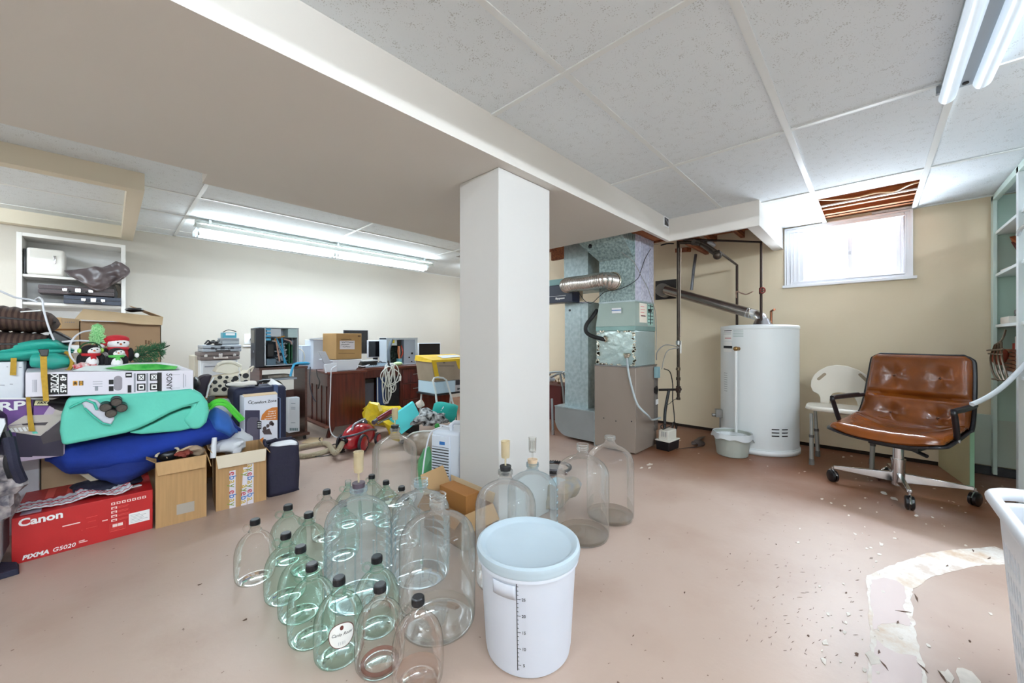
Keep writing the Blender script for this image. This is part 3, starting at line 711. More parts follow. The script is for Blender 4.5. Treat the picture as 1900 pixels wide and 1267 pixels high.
# transition sloping up to the trunk duct
b = B(); b.hexa([(FX+.026, 1.62, 1.845), (FX+.40, 1.62, 1.845), (FX+.40, 1.975, 1.845), (FX+.026, 1.975, 1.845), (3.09, 1.64, 2.09), (3.6, 1.64, 2.3), (3.6, 2.14, 2.3), (3.06, 2.14, 2.09)])
part_('sloping_transition', b, M_galvdark, smooth=0)
part_('duct_hole', B().cyl((3.19, 1.98, 1.965), (3.20, 1.98, 1.985), .018, seg=16), M_black)
part_('label', B().box((FX+.003, 1.735, 1.325), (FX+.012, 1.83, 1.375)), M_inkwhite)
part_('label_stripe', B().box((FX+.000, 1.735, 1.350), (FX+.010, 1.83, 1.357)), M_inkblue)
b = B().box((FX+.10, FY+.008, 1.235), (FX+.26, FY+.014, 1.42)); part_('rating_sheet', b, mat('cream_sheet', '#e6dccd', .6), smooth=0)
b = B()
for k in range(4): b.box((FX+.12, FY+.004, 1.385-.028*k), (FX+.12+.09*(1 if k % 2 else .8), FY+.009, 1.390-.028*k))
part_('printed_lines', b, M_inkpink, smooth=0); part_('printed_bar', B().box((FX+.13, FY+.003, 1.295), (FX+.22, FY+.009, 1.302)), M_ink, smooth=0)
b = B().box((FX+.28, FY+.008, 1.21), (FX+.40, FY+.014, 1.42)); part_('wiring_chart', b, mat('green_chart', '#9dc0b4', .6), smooth=0)
b = B()
for k in range(6): b.box((FX+.285, FY+.003, 1.40-.033*k), (FX+.395, FY+.009, 1.406-.033*k))
b.box((FX+.335, FY+.003, 1.22), (FX+.341, FY+.009, 1.415)); b.box((FX+.285, FY+.003, 1.345), (FX+.36, FY+.009, 1.37)); part_('chart_lines', b, M_ink, smooth=0)
# burner panel on the right-hand side with gas valve
b = B().box((FX+.40, FY-.012, .16), (FX+.475, FY, .80)); part_('control_panel', b, mat('grey_panel', '#77706c', .5, .4), bevel=.002)
b = B().cyl((FX+.43, FY-.016, .565), (FX+.43, FY-.006, .565), .042, seg=28, ); part_('burner_port', b, M_black)
part_('junction_box', B().box((FX+.385, FY-.05, .69), (FX+.44, FY-.008, .80)), mat('junction_teal', '#8fb3bb', .5, .3), bevel=.003)
part_('warning_tag', B().box((FX+.42, FY-.016, .42), (FX+.475, FY-.012, .47)), M_inkwhite)
part_('gas_nipple', B().tube([(FX+.46, FY-.03, .565), (3.975, 1.42, .565)], .012, 12), mat('black_iron', '#2b2422', .45, .6))
# hoses and wires that belong to it
part_('drain_hose', B().tube(curve([ax(1163, 664, FX-.005), ax(1166, 690, FX-.03), ax(1174, 725, FX-.045), ax(1184, 752, FX-.05), ax(1196, 770, FX-.02)+Vector((0,-.03,0)), ay(1210, 779, FY-.05), ay(1225, 775, FY-.05)], 6), .0095, 10), mat('grey_vinyl_hose', '#a9b2b6', .35))
part_('hose_collar', B().ell(ax(1163, 660, FX), (.02, .035, .03), nz=.5, ns=40), MATS['crumpled_foil'])
part_('refrigerant_line', B().tube(curve([ax(1108, 575, FX+.06), ax(1099, 588, FX-.0), ax(1088, 603, FX-.02), ax(1088, 616, FX-.03), ax(1100, 624, FX-.03), ax(1122, 630, FX-.005)], 6), .020, 12), M_blackrub)
part_('line_collar', B().ell(ax(1124, 629, FX), (.02, .03, .03), nz=.5, ns=40), MATS['crumpled_foil'])
# flexible silver duct with an elbow
def flex(pts, r, n=5, rib=.004, pitch=None):
    P = curve(pts, n); L_ = sum((a-b_).length for a, b_ in zip(P, P[1:])); k = int(L_/.0045)
    Q = []; acc = 0; i = 0; out = []; R = []
    seglen = [(P[j+1]-P[j]).length for j in range(len(P)-1)]
    for s in range(k+1):
        d = L_*s/k
        j = 0; q = d
        while j < len(seglen)-1 and q > seglen[j]: q -= seglen[j]; j += 1
        out.append(P[j].lerp(P[j+1], min(1, q/seglen[j]))); R.append(r + (rib if s % 3 == 0 else -rib*.5 if s % 3 == 2 else 0))
    return out, R
a_ = ax(1138, 522, FX+.025)
hy = FX - .13
pp, RR = flex([a_, Vector((hy+.03, a_.y+.02, a_.z)), Vector((hy, a_.y+.09, a_.z-.004)), Vector((hy, 2.05, a_.z-.01)), Vector((hy, 2.20, a_.z-.008)), Vector((hy+.05, 2.30, a_.z-.004)), Vector((hy+.16, 2.33, a_.z))], .073)
t2 = thing('flexible_duct', 'ribbed silver flexible duct elbowing between plenum and blue humidifier box', 'duct', (a_.x, a_.y, a_.z))
wpart('hose', B().tube(pp, RR, 28), mat('aluminium_flex', '#cfc9c4', .25, .95), t2, smooth=60)
wpart('collar', B().tube(arc((FX+.015, a_.y, a_.z), .083, 0, 2*pi*23/24, 23, (0, 1, 0), (0, 0, 1)), .010, 8, closed=True), MATS['crumpled_foil'], t2)

# return duct drop with curved boot at floor
t = thing('return_duct', 'galvanised cold-air return duct with curved boot, left of the furnace', 'duct', (3.6, 2.3, 0))
part_ = lambda n, b, m, **k: wpart(n, b, m, t, **k)
x0 = 3.45; ya, yb = 2.165, 2.46
part_('lower_drop', B().box((x0, ya, .345), (x0+.33, yb, 1.47)), M_galv, smooth=0)
part_('seam', B().box((x0-.004, ya-.004, .705), (x0+.33, yb+.004, .712)).box((x0-.005, 2.25, .72), (x0, 2.256, 1.46)), M_galv, smooth=0)
part_('duct_cap', B().poly([(x0-.002, ya, 1.47), (x0-.002, yb, 1.47), (x0-.002, yb, 1.485), (x0-.002, ya, 1.455)], (.01, 0, 0)), M_galvlilac, smooth=0)
part_('duct_hole', B().cyl((x0-.003, 2.395, 1.39), (x0+.002, 2.395, 1.39), .013, seg=14), M_black)
part_('upper_drop', B().box((x0, ya, 1.60), (x0+.33, yb+.01, 2.20)).box((x0-.006, ya-.004, 1.955), (x0+.33, yb+.014, 1.965)), M_galv, smooth=0)
b = B(); yl, yr = 2.03, 2.545
P = [(x0-.07, yr, .335), (x0-.07, yr, .20)] + [tuple(Vector((x0-.07, yr-.17, .20)) + Vector((0, .17*cos(a), .17*sin(a)))) for a in [-pi/2*i/8 for i in range(1, 9)]] + [(x0-.07, yl, .03), (x0-.07, yl, .345)]
b.poly(P, (.42, 0, 0)); part_('boot', b, mat('boot_galvanised', '#a6adaf', .4, .65, var=.1, scale=4), smooth=0)
part_('boot_flange', B().box((x0-.085, yl-.012, .0), (x0-.065, yl+.012, .35)).box((x0-.078, yl, .335), (x0+.34, yr, .345)), M_galv, smooth=0)
# humidifier box on it
t = thing('humidifier', 'dark blue furnace humidifier box beside the silver flexible duct', 'humidifier', (3.4, 2.5, 1.47))
part_ = lambda n, b, m, **k: wpart(n, b, m, t, **k)
hx = 3.30; h0, h1 = 1.466, 1.70; yr = 2.26
part_('case', B().box((hx, yr, h0), (hx+.14, 2.72, h1-.045)), mat('navy_enamel', '#141e38', .35), bevel=.004)
part_('cover_lid', B().hexa([(hx-.006, yr-.006, h1-.045), (hx+.14, yr-.006, h1-.045), (hx+.14, 2.726, h1-.045), (hx-.006, 2.726, h1-.045), (hx+.02, yr-.006, h1+.022), (hx+.14, yr-.006, h1+.022), (hx+.14, 2.726, h1+.022), (hx+.02, 2.726, h1+.022)]), mat('sea_green_lid', '#8fb3b4', .35), smooth=0)
part_('side_flange', B().box((hx+.14, yr-.02, h0+.02), (hx+.17, 2.70, h1+.03)), mat('beige_flange', '#b8a98f', .6), smooth=0)
text('lettering', 'Bypass', .028, (hx-.002, yr+.155, h0+.045), (0, -1, 0), (0, 0, 1), M_inkwhite, t, bold=.001, wide=1.6)
part_('trim_line', B().box((hx-.002, yr+.08, h0+.070), (hx, 2.62, h0+.073)), M_inkwhite, smooth=0)

# thermostat wires looping over the plenum
def wire(name, label, pts, r, m, cat='wire', n=6, group=None):
    return tag(obj(name, B().tube(curve(pts, n), r, 6), m), label, cat, group)
wire('thermostat_wire', 'thin dark wire looping across the plenum below the flexible duct', [ax(1072, 540, FX-.16), ax(1085, 558, FX-.15), ax(1098, 562, FX-.12), ax(1112, 550, FX-.06), ax(1124, 541, FX-.055), ax(1150, 536, FX-.045), ax(1168, 528, FX-.01), ay(1181, 519, FY-.01), ay(1186, 512, FY-.012), ay(1190, 500, FY-.012), ay(1197, 480, FY-.012), ay(1207, 462, FY-.012)], .0035, M_black)
wire('low_voltage_wire', 'pale wire running down from the joists over the furnace side', [ax(1150, 462, FX-.03), ax(1157, 471, FX-.03), ax(1168, 479, FX-.012), ay(1178, 489, FY-.012), ay(1190, 512, FY-.014), ay(1202, 535, FY-.014), ay(1209, 555, FY-.014), ay(1216, 580, FY-.02), ay(1218, 610, FY-.02), ay(1217, 650, FY-.02)], .0032, mat('grey_wire', '#8c8a86', .5))

# condensate pump
t = thing('condensate_pump', 'small white and black condensate pump at the furnace\'s foot', 'pump', (3.77, 1.46, 0), -.1)
part('tank', B().hexa([(-.10, -.065, .0), (.10, -.065, 0), (.10, .065, 0), (-.10, .065, 0), (-.105, -.07, .095), (.105, -.07, .095), (.105, .07, .095), (-.105, .07, .095)]), M_black, t, bevel=.006)
hd = part('motor_cover', B().box((-.085, -.05, .095), (.085, .05, .19)), mat('cream_plastic', '#ddd9cf', .45), t, bevel=.008)
part('tank_lid', B().box((-.108, -.073, .088), (.108, .073, .10)), MATS['cream_plastic'], t, bevel=.003)
part('vent_slots', B().box((-.087, -.03, .13), (-.085, -.025, .18)).box((-.087, -.01, .13), (-.085, -.005, .18)).box((-.087, .01, .13), (-.085, .015, .18)), M_inkgrey, hd, smooth=0)
M_cord = mat('black_cord', '#151416', .5)
wire('pump_cord', 'black power cord hanging in a coil above the condensate pump', [ay(1232, 684, 1.50), ay(1243, 690, 1.48), ay(1248, 712, 1.47), ay(1248, 740, 1.47), ay(1251, 770, 1.47), ay(1251, 786, 1.46), ay(1246, 800, 1.45), ay(1252, 802, 1.45), ay(1256, 790, 1.45), ay(1250, 783, 1.45), ay(1247, 795, 1.45), ay(1254, 800, 1.44), ay(1252, 787, 1.44), ay(1240, 792, 1.44), ay(1230, 796, 1.43), ay(1226, 790, 1.44), ay(1236, 786, 1.45)], .005, M_cord, 'cord')
o = wire('drain_pipe', 'black flexible drain tube leaning up from the condensate pump', [ay(1241, 724, 1.49), ay(1237, 745, 1.49), ay(1234, 765, 1.48), ay(1233, 795, 1.47)], .014, M_blackrub, 'tube')

# gas pipe
M_iron = mat('iron_pipe', '#4a4038', .42, .75, var=.3, scale=30)
t = thing('gas_pipe', 'iron gas pipe dropping from the ceiling beside the furnace', 'pipe', (3.96, 1.425, .5))
part_ = lambda n, b, m, **k: wpart(n, b, m, t, **k)
gx, gy = 3.96, 1.425
part_('riser', B().cyl((gx, gy, .55), (gx, gy, 2.10), .0145, seg=14), M_iron)
part_('drip_leg', B().cyl((gx, gy, .47), (gx, gy, .56), .0145, seg=14).cyl((gx, gy, .462), (gx, gy, .485), .020, seg=14), M_iron)
part_('tee_fitting', B().cyl((gx, gy, .535), (gx, gy, .60), .022, seg=16).cyl((gx-.035, gy, .565), (gx+.04, gy, .565), .020, seg=16), mat('brown_iron', '#3c2f2a', .5, .6))
part_('union_fitting', B().cyl((gx, gy, .66), (gx, gy, .69), .022, seg=8), M_iron); part_('shutoff_valve', B().cyl((gx, gy, .76), (gx, gy, .79), .021, seg=8).obox((gx-.03, gy, .775), (.05, .012, .010)), mat('brass_iron', '#6a5a48', .4, .8))
part_('clamp', B().cyl((gx, gy, 1.02), (gx, gy, 1.06), .024, seg=12), M_steel)
part_('branch', B().tube([(gx, gy, 2.06), (gx+.10, gy-.14, 2.05), (gx+.16, gy-.22, 2.05)], .022, 14), M_iron)
b = B().tube([ay(1286, 449, 1.18), ay(1302, 452, 1.13), ay(1329, 470, .98)], .026, 14); part_('sloping_branch', b, M_iron)
part_('elbow', B().ell(ay(1331, 474, .97), (.035, .035, .035)), M_iron)
wire('gas_line_wire', 'grey wires running from the gas pipe to the furnace control panel', [(gx-.01, gy, 1.0), ay(1235, 640, 1.48), ay(1220, 652, 1.5), ay(1218, 668, 1.53)], .005, MATS['grey_wire'])
wire('gas_line_wire', 'second grey wire looping lower from the gas pipe to the panel', [(gx-.01, gy-.01, .99), ay(1240, 650, 1.46), ay(1232, 665, 1.50), ay(1228, 685, 1.53)], .005, MATS['grey_wire'])
wire('ground_wire', 'thin dark wire curving from the gas pipe foot to the drain tube', [(gx, gy, .48), ay(1250, 742, 1.45), ay(1242, 749, 1.48), ay(1236, 751, 1.48)], .003, M_black)
tag(obj('paper_tag', B().box((gx+.03, gy-.005, .93), (gx+.075, gy-.002, 1.06)), mat('tag_white', '#e9e6de', .6)), 'white paper tag hanging by the gas pipe clamp', 'tag')
wire('low_voltage_cable', 'pale cable clipped along the gas pipe', [(gx+.02, gy-.02, 2.0), (gx+.022, gy-.012, 1.6), (gx+.022, gy-.012, 1.1)], .0055, mat('beige_cable', '#b9a898', .5), 'cable')

# cold and hot water pipes
M_pipe = mat('dark_copper_pipe', '#33241f', .4, .6)
def pipe(label, pts, r, m=M_pipe, name='water_pipe', cat='pipe'):
    return tag(obj(name, B().tube(pts, r, 12), m), label, cat)
pipe('dark water pipe dropping from the open bulkhead edge to the heater\'s top', [(4.40, .76+.03, 1.20), (4.40, .79, 2.03), (3.80, 1.42, 2.06)], .0125)
pipe('dark water pipe with an elbow running down behind the heater', [(4.62, 1.05, 1.20), (4.62, 1.05, 1.87), ay(1333, 466, 1.03)], .0125)
pipe('short copper pipe hooking over the flue elbow into the heater', [(4.60, .74, 1.22), (4.60, .74, 1.36), (4.52, .70, 1.37)], .011, mat('copper', '#8e5a42', .35, .9))
pipe('grey conduit slanting from the joist end to the flue', [ay(1291, 472, 1.50), ay(1287, 500, 1.51), ay(1283, 538, 1.53)], .016, mat('grey_conduit', '#77777c', .4, .6), 'conduit', 'conduit')
pipe('stubby grey plumbing pipe under the open joists', [ay(1300, 449, 1.25), ay(1318, 450, 1.22), ay(1324, 455, 1.21)], .022, mat('grey_pvc', '#8e8d93', .45), 'drain_stub')
wire('bonding_wire', 'bent bonding wire clamped between the two dark water pipes', [(4.62-.02, 1.05, 1.52), ay(1366, 541, .98), ay(1376, 544, .92), ay(1385, 546, .86), ay(1397, 541, .78)], .006, mat('beige_copper', '#b08c78', .5))
t = thing('shutoff_valve', 'red-wheeled shutoff valve on the water pipe above the heater', 'valve', (4.40, .79, 1.55))
part('wheel', B().tube(arc((-.05, -.02, 0), .026, 0, 2*pi*15/16, 15, (.69, -.72, 0), (0, 0, 1)), .006, 6, closed=True).cyl((-.05+.018, -.02-.018, 0), (-.05-.018, -.02+.018, 0), .004, seg=8), mat('red_enamel', '#7c2420', .4), t)
part('stem', B().cyl((0, 0, 0), (-.05, -.02, 0), .007, seg=8), M_iron, t); part('body', B().cyl((0, 0, -.03), (0, 0, .03), .019, seg=10), M_iron, t)
t['group'] = 'valves'
del t['group']
# timber block hung from the joists behind pipes
b = B(); o = ay(1300, 474, 1.55); b.obox((o.x-.10, o.y+.10, o.z+.05), (.34, .22, .05), -.4, .12)
tag(obj('timber_block', b, M_rawwood), 'rough brown timber blocking above the pipes at the bulkhead corner', 'timber')
b = B(); b.box((3.72, 1.38, 2.065), (4.80, 1.42, 2.20)); struct('ceiling_blocking', b, M_rawwood, smooth=0)
for pts, lb in (([ay(1186, 433, 1.9), ay(1197, 440, 1.8), ay(1205, 444, 1.7), ay(1213, 453, 1.62), ay(1226, 452, 1.6)], 'pale electrical cable drooping from the joists over the plenum'), ([ay(1226, 455, 1.55), ay(1238, 452, 1.5), ay(1250, 452, 1.46)], 'short dark cable strung between joists and gas pipe')):
    wire('electrical_cable', lb, pts, .007, MATS['beige_cable'] if 'pale' in lb else M_cord, 'cable')

# flue
t = thing('flue_pipe', 'silver vent pipe sloping from the wall thimble to the water heater', 'flue', (4.45, .9, 1.25))
part_ = lambda n, b, m, **k: wpart(n, b, m, t, **k)
M_flue = mat('dull_flue', '#aaa29c', .25, .85, var=.2, scale=10)
e1 = ax(1234, 540, 4.80); e2 = Vector((4.49, .90, 1.34)); e0 = Vector((4.70, e1.y+.0, e1.z))
part_('wall_plate', B().obox((4.822, e1.y, e1.z+.02), (.012, .26, .24)), mat('black_plate', '#2a2523', .6), smooth=0)
part_('thimble', B().cyl((4.815, e1.y, e1.z), (4.60, e1.y-.04, e1.z-.005), .082, .078, seg=30), mat('thimble_steel', '#8e8680', .3, .6))
s1 = Vector((4.60, e1.y-.08, e1.z-.01)); part_('vent', B().cyl(s1, e2, .05, seg=30), M_flue)
part_('elbow', B().tube(curve([e2 + (s1-e2)*.04, e2+Vector((.01, -.05, -.02)), Vector((4.46, .80, 1.285)), Vector((4.455, .79, 1.235))], 6), .052, 28), mat('bright_flue', '#d9d9d9', .25, .9))
part_('draft_hood', B().lathe([(.056, .045), (.075, .0), (.085, -.02), (.078, -.02)], (4.455, .79, 1.235), seg=30), M_steel)
part_('foil_tape', B().tube(arc(tuple(e2), .052, 0, 2*pi*15/16, 15, (1, 0, 0), (0, 0, 1)), .004, 6, closed=True), MATS['crumpled_foil'])

# water heater
t = thing('water_heater', 'tall white gas water heater standing in the corner', 'water heater', (4.45, .823, 0))
M_wh = mat('heater_enamel', '#e4e8e9', .35, var=.02, scale=2)
part('tank', B().lathe([(.30, .0), (.332, .0), (.336, .01), (.336, .05), (.330, .058), (.330, 1.17), (.334, 1.176), (.334, 1.195), (.325, 1.205), (.25, 1.215), (0, 1.22)], seg=72), M_wh, t, smooth=30)
part('base_ring', B().lathe([(.338, .004), (.338, .046)], seg=72), M_white, t, solid=.002)
cang = atan2(-.823, -4.45)
def onw(px, z, off=.001, r=.330):
    """angle on the drum seen at photo column px"""
    lo = None
    best = min(range(-90, 91), key=lambda k: abs(950 + FPX*((Vector((4.45+r*cos(cang+radians(k)), .823+r*sin(cang+radians(k)), 0))).dot(Rt))/((Vector((4.45+r*cos(cang+radians(k)), .823+r*sin(cang+radians(k)), 0))).dot(Fw)) - px))
    return radians(best)
def patch(pxa, pxb, za, zb, off=.0012, r=.330, n=10):
    a, c = onw(pxa, 0), onw(pxb, 0); b = B()
    return b.grid(lambda u, v: Vector(((r+off)*cos(cang+a+(c-a)*u), (r+off)*sin(cang+a+(c-a)*u), za+(zb-za)*v)), n, 2)
part('label', patch(1343, 1359, 1.06, 1.17), mat('label_white', '#f2f2f0', .5), t); part('label', patch(1343, 1358, .95, 1.05, .0010), MATS['label_white'], t)
part('label_bar', patch(1343, 1359, .985, 1.01, .002), M_ink, t); part('label_bar', patch(1344, 1358, 1.155, 1.162, .002), M_ink, t); part('label_bar', patch(1345, 1357, 1.083, 1.089, .002), M_inkred, t)
b = B()
for k in range(5): b.bm.from_mesh(bpy.data.meshes.new('x')) if False else None
def lines(pxa, pxb, zz, m, nm):
    b = B(); a, c = onw(pxa, 0), onw(pxb, 0)
    for z in zz: b.grid(lambda u, v: Vector((.3318*cos(cang+a+(c-a)*u), .3318*sin(cang+a+(c-a)*u), z+.004*v)), 8, 2)
    part(nm, b, m, t)
lines(1361, 1380, [1.10, 1.115, 1.13, 1.145, 1.16], mat('pale_print', '#9fb3ad', .5), 'printed_lines')
lines(1344, 1350, [.56+.022*k for k in range(9)], M_inkgrey, 'printed_lines')
lines(1343, 1357, [1.125, 1.14], M_inkgrey, 'printed_lines')
b = B()
for z in (.185, .215, .245):
    for pa, pb in ((1432, 1446), (1451, 1462)):
        a, c = onw(pa, 0), onw(pb, 0); b.grid(lambda u, v: Vector((.3318*cos(cang+a+(c-a)*u), .3318*sin(cang+a+(c-a)*u), z+.010*v)), 8, 2)
part('vent_slots', b, M_ink, t)
part('seam', patch(1412, 1413, .10, 1.165, .0006), mat('seam_grey', '#b8bdbd', .4), t)
a = cang + onw(1370, 0); n = Vector((cos(a), sin(a), 0))
rv = part('relief_valve', B().cyl(n*.325+Vector((0,0,.985)), n*.365+Vector((0,0,.985)), .019, seg=16).ell(n*.37+Vector((0,0,.985)), (.024, .024, .022)), mat('brass', '#a07c4e', .3, .9), t)
part('discharge_pipe', B().cyl(n*.368+Vector((0,0,.965)), n*.368+Vector((0,0,.19)), .0125, seg=16), mat('white_pvc', '#e9eaea', .35), t)
a = cang - 1.25; n = Vector((cos(a), sin(a), 0))
part('gas_control', B().obox(n*.36+Vector((0, 0, .32)), (.06, .06, .08), a).cyl(n*.36+Vector((0, 0, .30)), n*.42+Vector((0, 0, .30)), .016, seg=12).cyl(n*.345+Vector((0,0,.15)), n*.345+Vector((0,0,.28)), .008, seg=8), mat('grey_cast', '#8d8b88', .4, .5), t, bevel=.002)

# bucket under the discharge pipe
t = thing('bucket', 'grey-green plastic bucket with a bag liner below the heater\'s discharge pipe', 'bucket', (3.985, .945, 0))
part('pail', B().lathe([(0, .004), (.118, .0), (.128, .008), (.152, .195), (.160, .20), (.160, .208), (.148, .208), (.122, .02), (0, .015)], seg=48), mat('grey_green_plastic', '#a7aca4', .5), t)
part('liner', B().grid(lambda u, v: Vector(((.163+.008*sin(u*2*pi*5)*v + .01*v)*cos(u*2*pi), (.163+.008*sin(u*2*pi*5)*v+.01*v)*sin(u*2*pi), .213 - (.045+.03*noise.noise(Vector((cos(u*2*pi)*2, sin(u*2*pi)*2, 3))))*v)), 60, 4, cu=True).grid(lambda u, v: Vector(((.160-.03*v)*cos(u*2*pi), (.160-.03*v)*sin(u*2*pi), .213-.06*v)), 40, 3, cu=True), mat('white_film', '#dfe3e6', .35, trans=.2), t)
hn = [Vector((.165*cos(a), .165*sin(a), .19)) for a in (A0,)]; a1 = A0
pv = Vector((.163*cos(a1), .163*sin(a1), .19))
part('bail_handle', B().tube([Vector((.10*cos(a1-.9)*1.62, .10*sin(a1-.9)*1.62, .175)), pv + Vector((-.01, -.03, -.06)), pv + Vector((.0, -.04, -.075)), pv], .0035, 6), M_steel, t)
# dark strap curled on the floor
t = thing('rubber_strap', 'dark brown rubber strip curled on the floor in front of the furnace', 'strap', (3.9, 1.3, 0))
c0, c1, c2 = az(1262, 833), az(1292, 830), az(1303, 812)
pa = curve([c0+Vector((0,0,.004)), (c0+c1)/2+Vector((0,0,.006)), c1+Vector((.02,-.02,.006)), c1+Vector((.06,-.03,.03)), c1+Vector((.055,.01,.055)), c1+Vector((.02,.02,.05)), c1+Vector((.01,.0,.03)), c1+Vector((.06,.03,.035)), c2+Vector((0,0,.012))], 6)
wv = Vector((.045, -.02, 0)); b = B()
wpart('strip', b.grid(lambda u, v: pa[min(int(u*(len(pa)-1)+.5), len(pa)-1)] + wv*(v*2-1), len(pa), 2), mat('dark_brown_rubber', '#3d2f2a', .6), t, solid=.004)
# small vent register on the bulkhead face
t = thing('air_register', 'small black and white air register on the bulkhead face near the corner', 'vent', (3.57, 1.40, 2.17))
part('frame', B().box((-.055, -.008, -.045), (.055, 0, .045)), M_white, t); part('grille', B().box((-.042, -.011, -.034), (.042, -.008, .034)), M_black, t)
part('blade', B().obox((0, -.013, .005), (.07, .004, .012), 0, 0, .5), M_inkgrey, t)
# ================================================================== LEFT-HAND PILE
def rectY(b, a0, b0, a1, b1, Y, dY=0.):
    """flat printed area on a plane facing the room, given by its corners in the photo"""
    b.quad([ay(a0, b0, Y), ay(a1, b0, Y+dY), ay(a1, b1, Y+dY), ay(a0, b1, Y)]); return b
X_, Z_ = Vector((1, 0, 0)), Vector((0, 0, 1))
M_red = mat('red_print_card', '#b01a1c', .45, var=.05, scale=6)
t = thing('printer_carton', 'wide red printer carton with white lettering on the floor', 'box', (-.075, 3.2, 0))
part_ = lambda n, b, m, **k: wpart(n, b, m, t, **k)
part_('carton', B().box((-.322, 2.975, 0), (.168, 3.43, .222)), M_red, bevel=.002)
y = 2.9735; Y_ = Vector((0, -1, 0))
M_redlo = mat('faded_red_print', '#d9504a', .5); M_inkpale = mat('pale_print_on_red', '#ecd6d0', .6)
text('lettering', 'Canon', .050, (-.232, y, .192), X_, Z_, M_inkwhite, t, bold=.0016, wide=1.05)
text('lettering', 'PIXMA', .028, (-.250, y, .022), X_, Z_, M_inkwhite, t, bold=.0012, shear=.2)
text('lettering', 'G5020', .028, (-.160, y, .0225), X_, Z_, M_inkwhite, t, bold=.0003, shear=.2)
b = B()
for px, pz, w in ((-.11, .032, .02), (-.11, .024, .03)): b.box((px, y, pz), (px+w, y+.001, pz+.004))
b.box((-.165, y, .128), (-.105, y+.001, .133)); b.box((-.028, y, .108), (-.008, y+.001, .113))
part_('printed_marks', b, M_inkpale, smooth=0)
b = B()
for k in range(7): b.box((.005+k*.020, y, .183), (.020+k*.020, y+.001, .196))
for k in range(4): b.box((.005, y, .160-k*.022), (.027, y+.001, .172-k*.022))
b.box((.010, y, .063), (.028, y+.001, .078)); b.box((.030, y, .063), (.049, y+.001, .078))
part_('pictograms', b, M_inkpale, smooth=0)
b = B()
for k in range(7): b.box((.009+k*.020, y-.0006, .186), (.016+k*.020, y, .193))
for k in range(4): b.box((.010, y-.0006, .162-k*.022), (.022, y, .168-k*.022))
part_('pictogram_insides', b, M_red, smooth=0)
b = B()
for k in range(4):
    for j in range(2): b.box((.031, y, .167-k*.022-j*.006), (.031+.05*random.uniform(.7, 1), y+.001, .169-k*.022-j*.006))
for j in range(4): b.box((.004, y, .060-j*.006), (.053, y+.001, .0615-j*.006))
for (a, c) in (((0, .040), (.058, .0415)), ((0, .0815), (.058, .083)), ((0, .040), (.0015, .083)), ((.0565, .040), (.058, .083)), ((-.085, .145), (-.045, .1465)), ((-.08, .122), (-.05, .1235)), ((-.085, .09), (-.045, .0915)), ((-.10, .085), (-.0985, .09))): b.box((a[0], y, a[1]), (c[0], y+.001, c[1]))
part_('small_print', b, M_redlo, smooth=0)
part_('shipping_label', B().box((.072, y-.0003, .055), (.155, y+.001, .115)), M_inkwhite, smooth=0)
b = B()
for k in range(6): b.box((.078, y-.001, .063+k*.008), (.078+.07*random.uniform(.4, 1), y-.0003, .0645+k*.008))
part_('label_print', b, M_inkgrey, smooth=0)
b = B()
for (x0, x1) in ((-.24, -.21), (-.165, -.155)): b.box((x0, 3.22, .2222), (x1, 3.40, .223))
part_('top_print', b, M_redlo, smooth=0); part_('clear_tape', B().box((-.30, 3.00, .2222), (-.235, 3.06, .223)), mat('shiny_tape', '#c7b3c4', .15), smooth=0)
# crocheted mats on it
M_croc = mat('knitted_cotton', '#d8dbe0', .85, bump=.9, bscale=70); M_crocred = mat('red_yarn', '#a5303a', .85)
def mat_piece(label, c, L_, Wd, rz, amp, zs):
    t = thing('knitted_mat', label, 'mat', c, rz, 'knitted mats lying on the red carton')
    def f(u, v):
        x = (u-.5)*L_; yy = (v-.5)*Wd*(1-.25*abs(2*u-1)**3)
        return Vector((x, yy, amp*(.5+.5*sin(u*6.5+v*1.2)) + .004*sin(u*46)*sin(v*18)))
    part('knit', sheet(f, 60, 18), M_croc, t, solid=.006)
    b = B()
    for v0 in (.06, .45, .55, .97):
        b.tube([f(i/40, v0)+Vector((0, 0, .004)) for i in range(41)], .0022, 5)
    part('red_stripe', b, M_crocred, t)
mat_piece('white and red knitted mat at the left end of the red carton', (-.215, 3.09, .230), .25, .15, .12, .012, 0)
mat_piece('white and red knitted mat in the middle of the red carton', (-.02, 3.07, .230), .20, .16, .16, .028, 0)
tag(obj('dark_cloth', B().ell((.0, 3.22, .245), (.16, .11, .022), nz=.5, ns=9, e=.8), M_navy), 'dark blue cloth lying between the knitted mat and comforter', 'cloth')
tag(obj('white_slip', B().obox((.10, 3.10, .226), (.05, .03, .004), .3), M_inkwhite), 'small white slip on the red carton by the open carton', 'paper')

# tan carton behind and its white neighbour
t = thing('cardboard_carton', 'plain tan carton behind the red one, under the blue comforter', 'box', (-.10, 3.6, 0))
wpart('carton', B().box((-.27, 3.44, 0), (.30, 3.80, .455)), M_cardlight, t, bevel=.006)
t = thing('white_carton', 'white box peeking out behind the tan carton, under the fax box', 'box', (-.45, 3.6, 0))
wpart('carton', B().box((-.62, 3.43, 0), (-.275, 3.75, .47)), mat('white_card', '#dfe3ea', .6, var=.08, scale=10), t, bevel=.004)
tag(obj('paper_sheet', B().quad([ay(145, 878, 3.2), ay(188, 864, 3.16), ay(206, 886, 3.16), ay(168, 893, 3.2)], (0, .002, .002)), mat('cream_paper', '#d9cbb4', .7)), 'cream sheet of paper poking from below the blue comforter', 'paper')

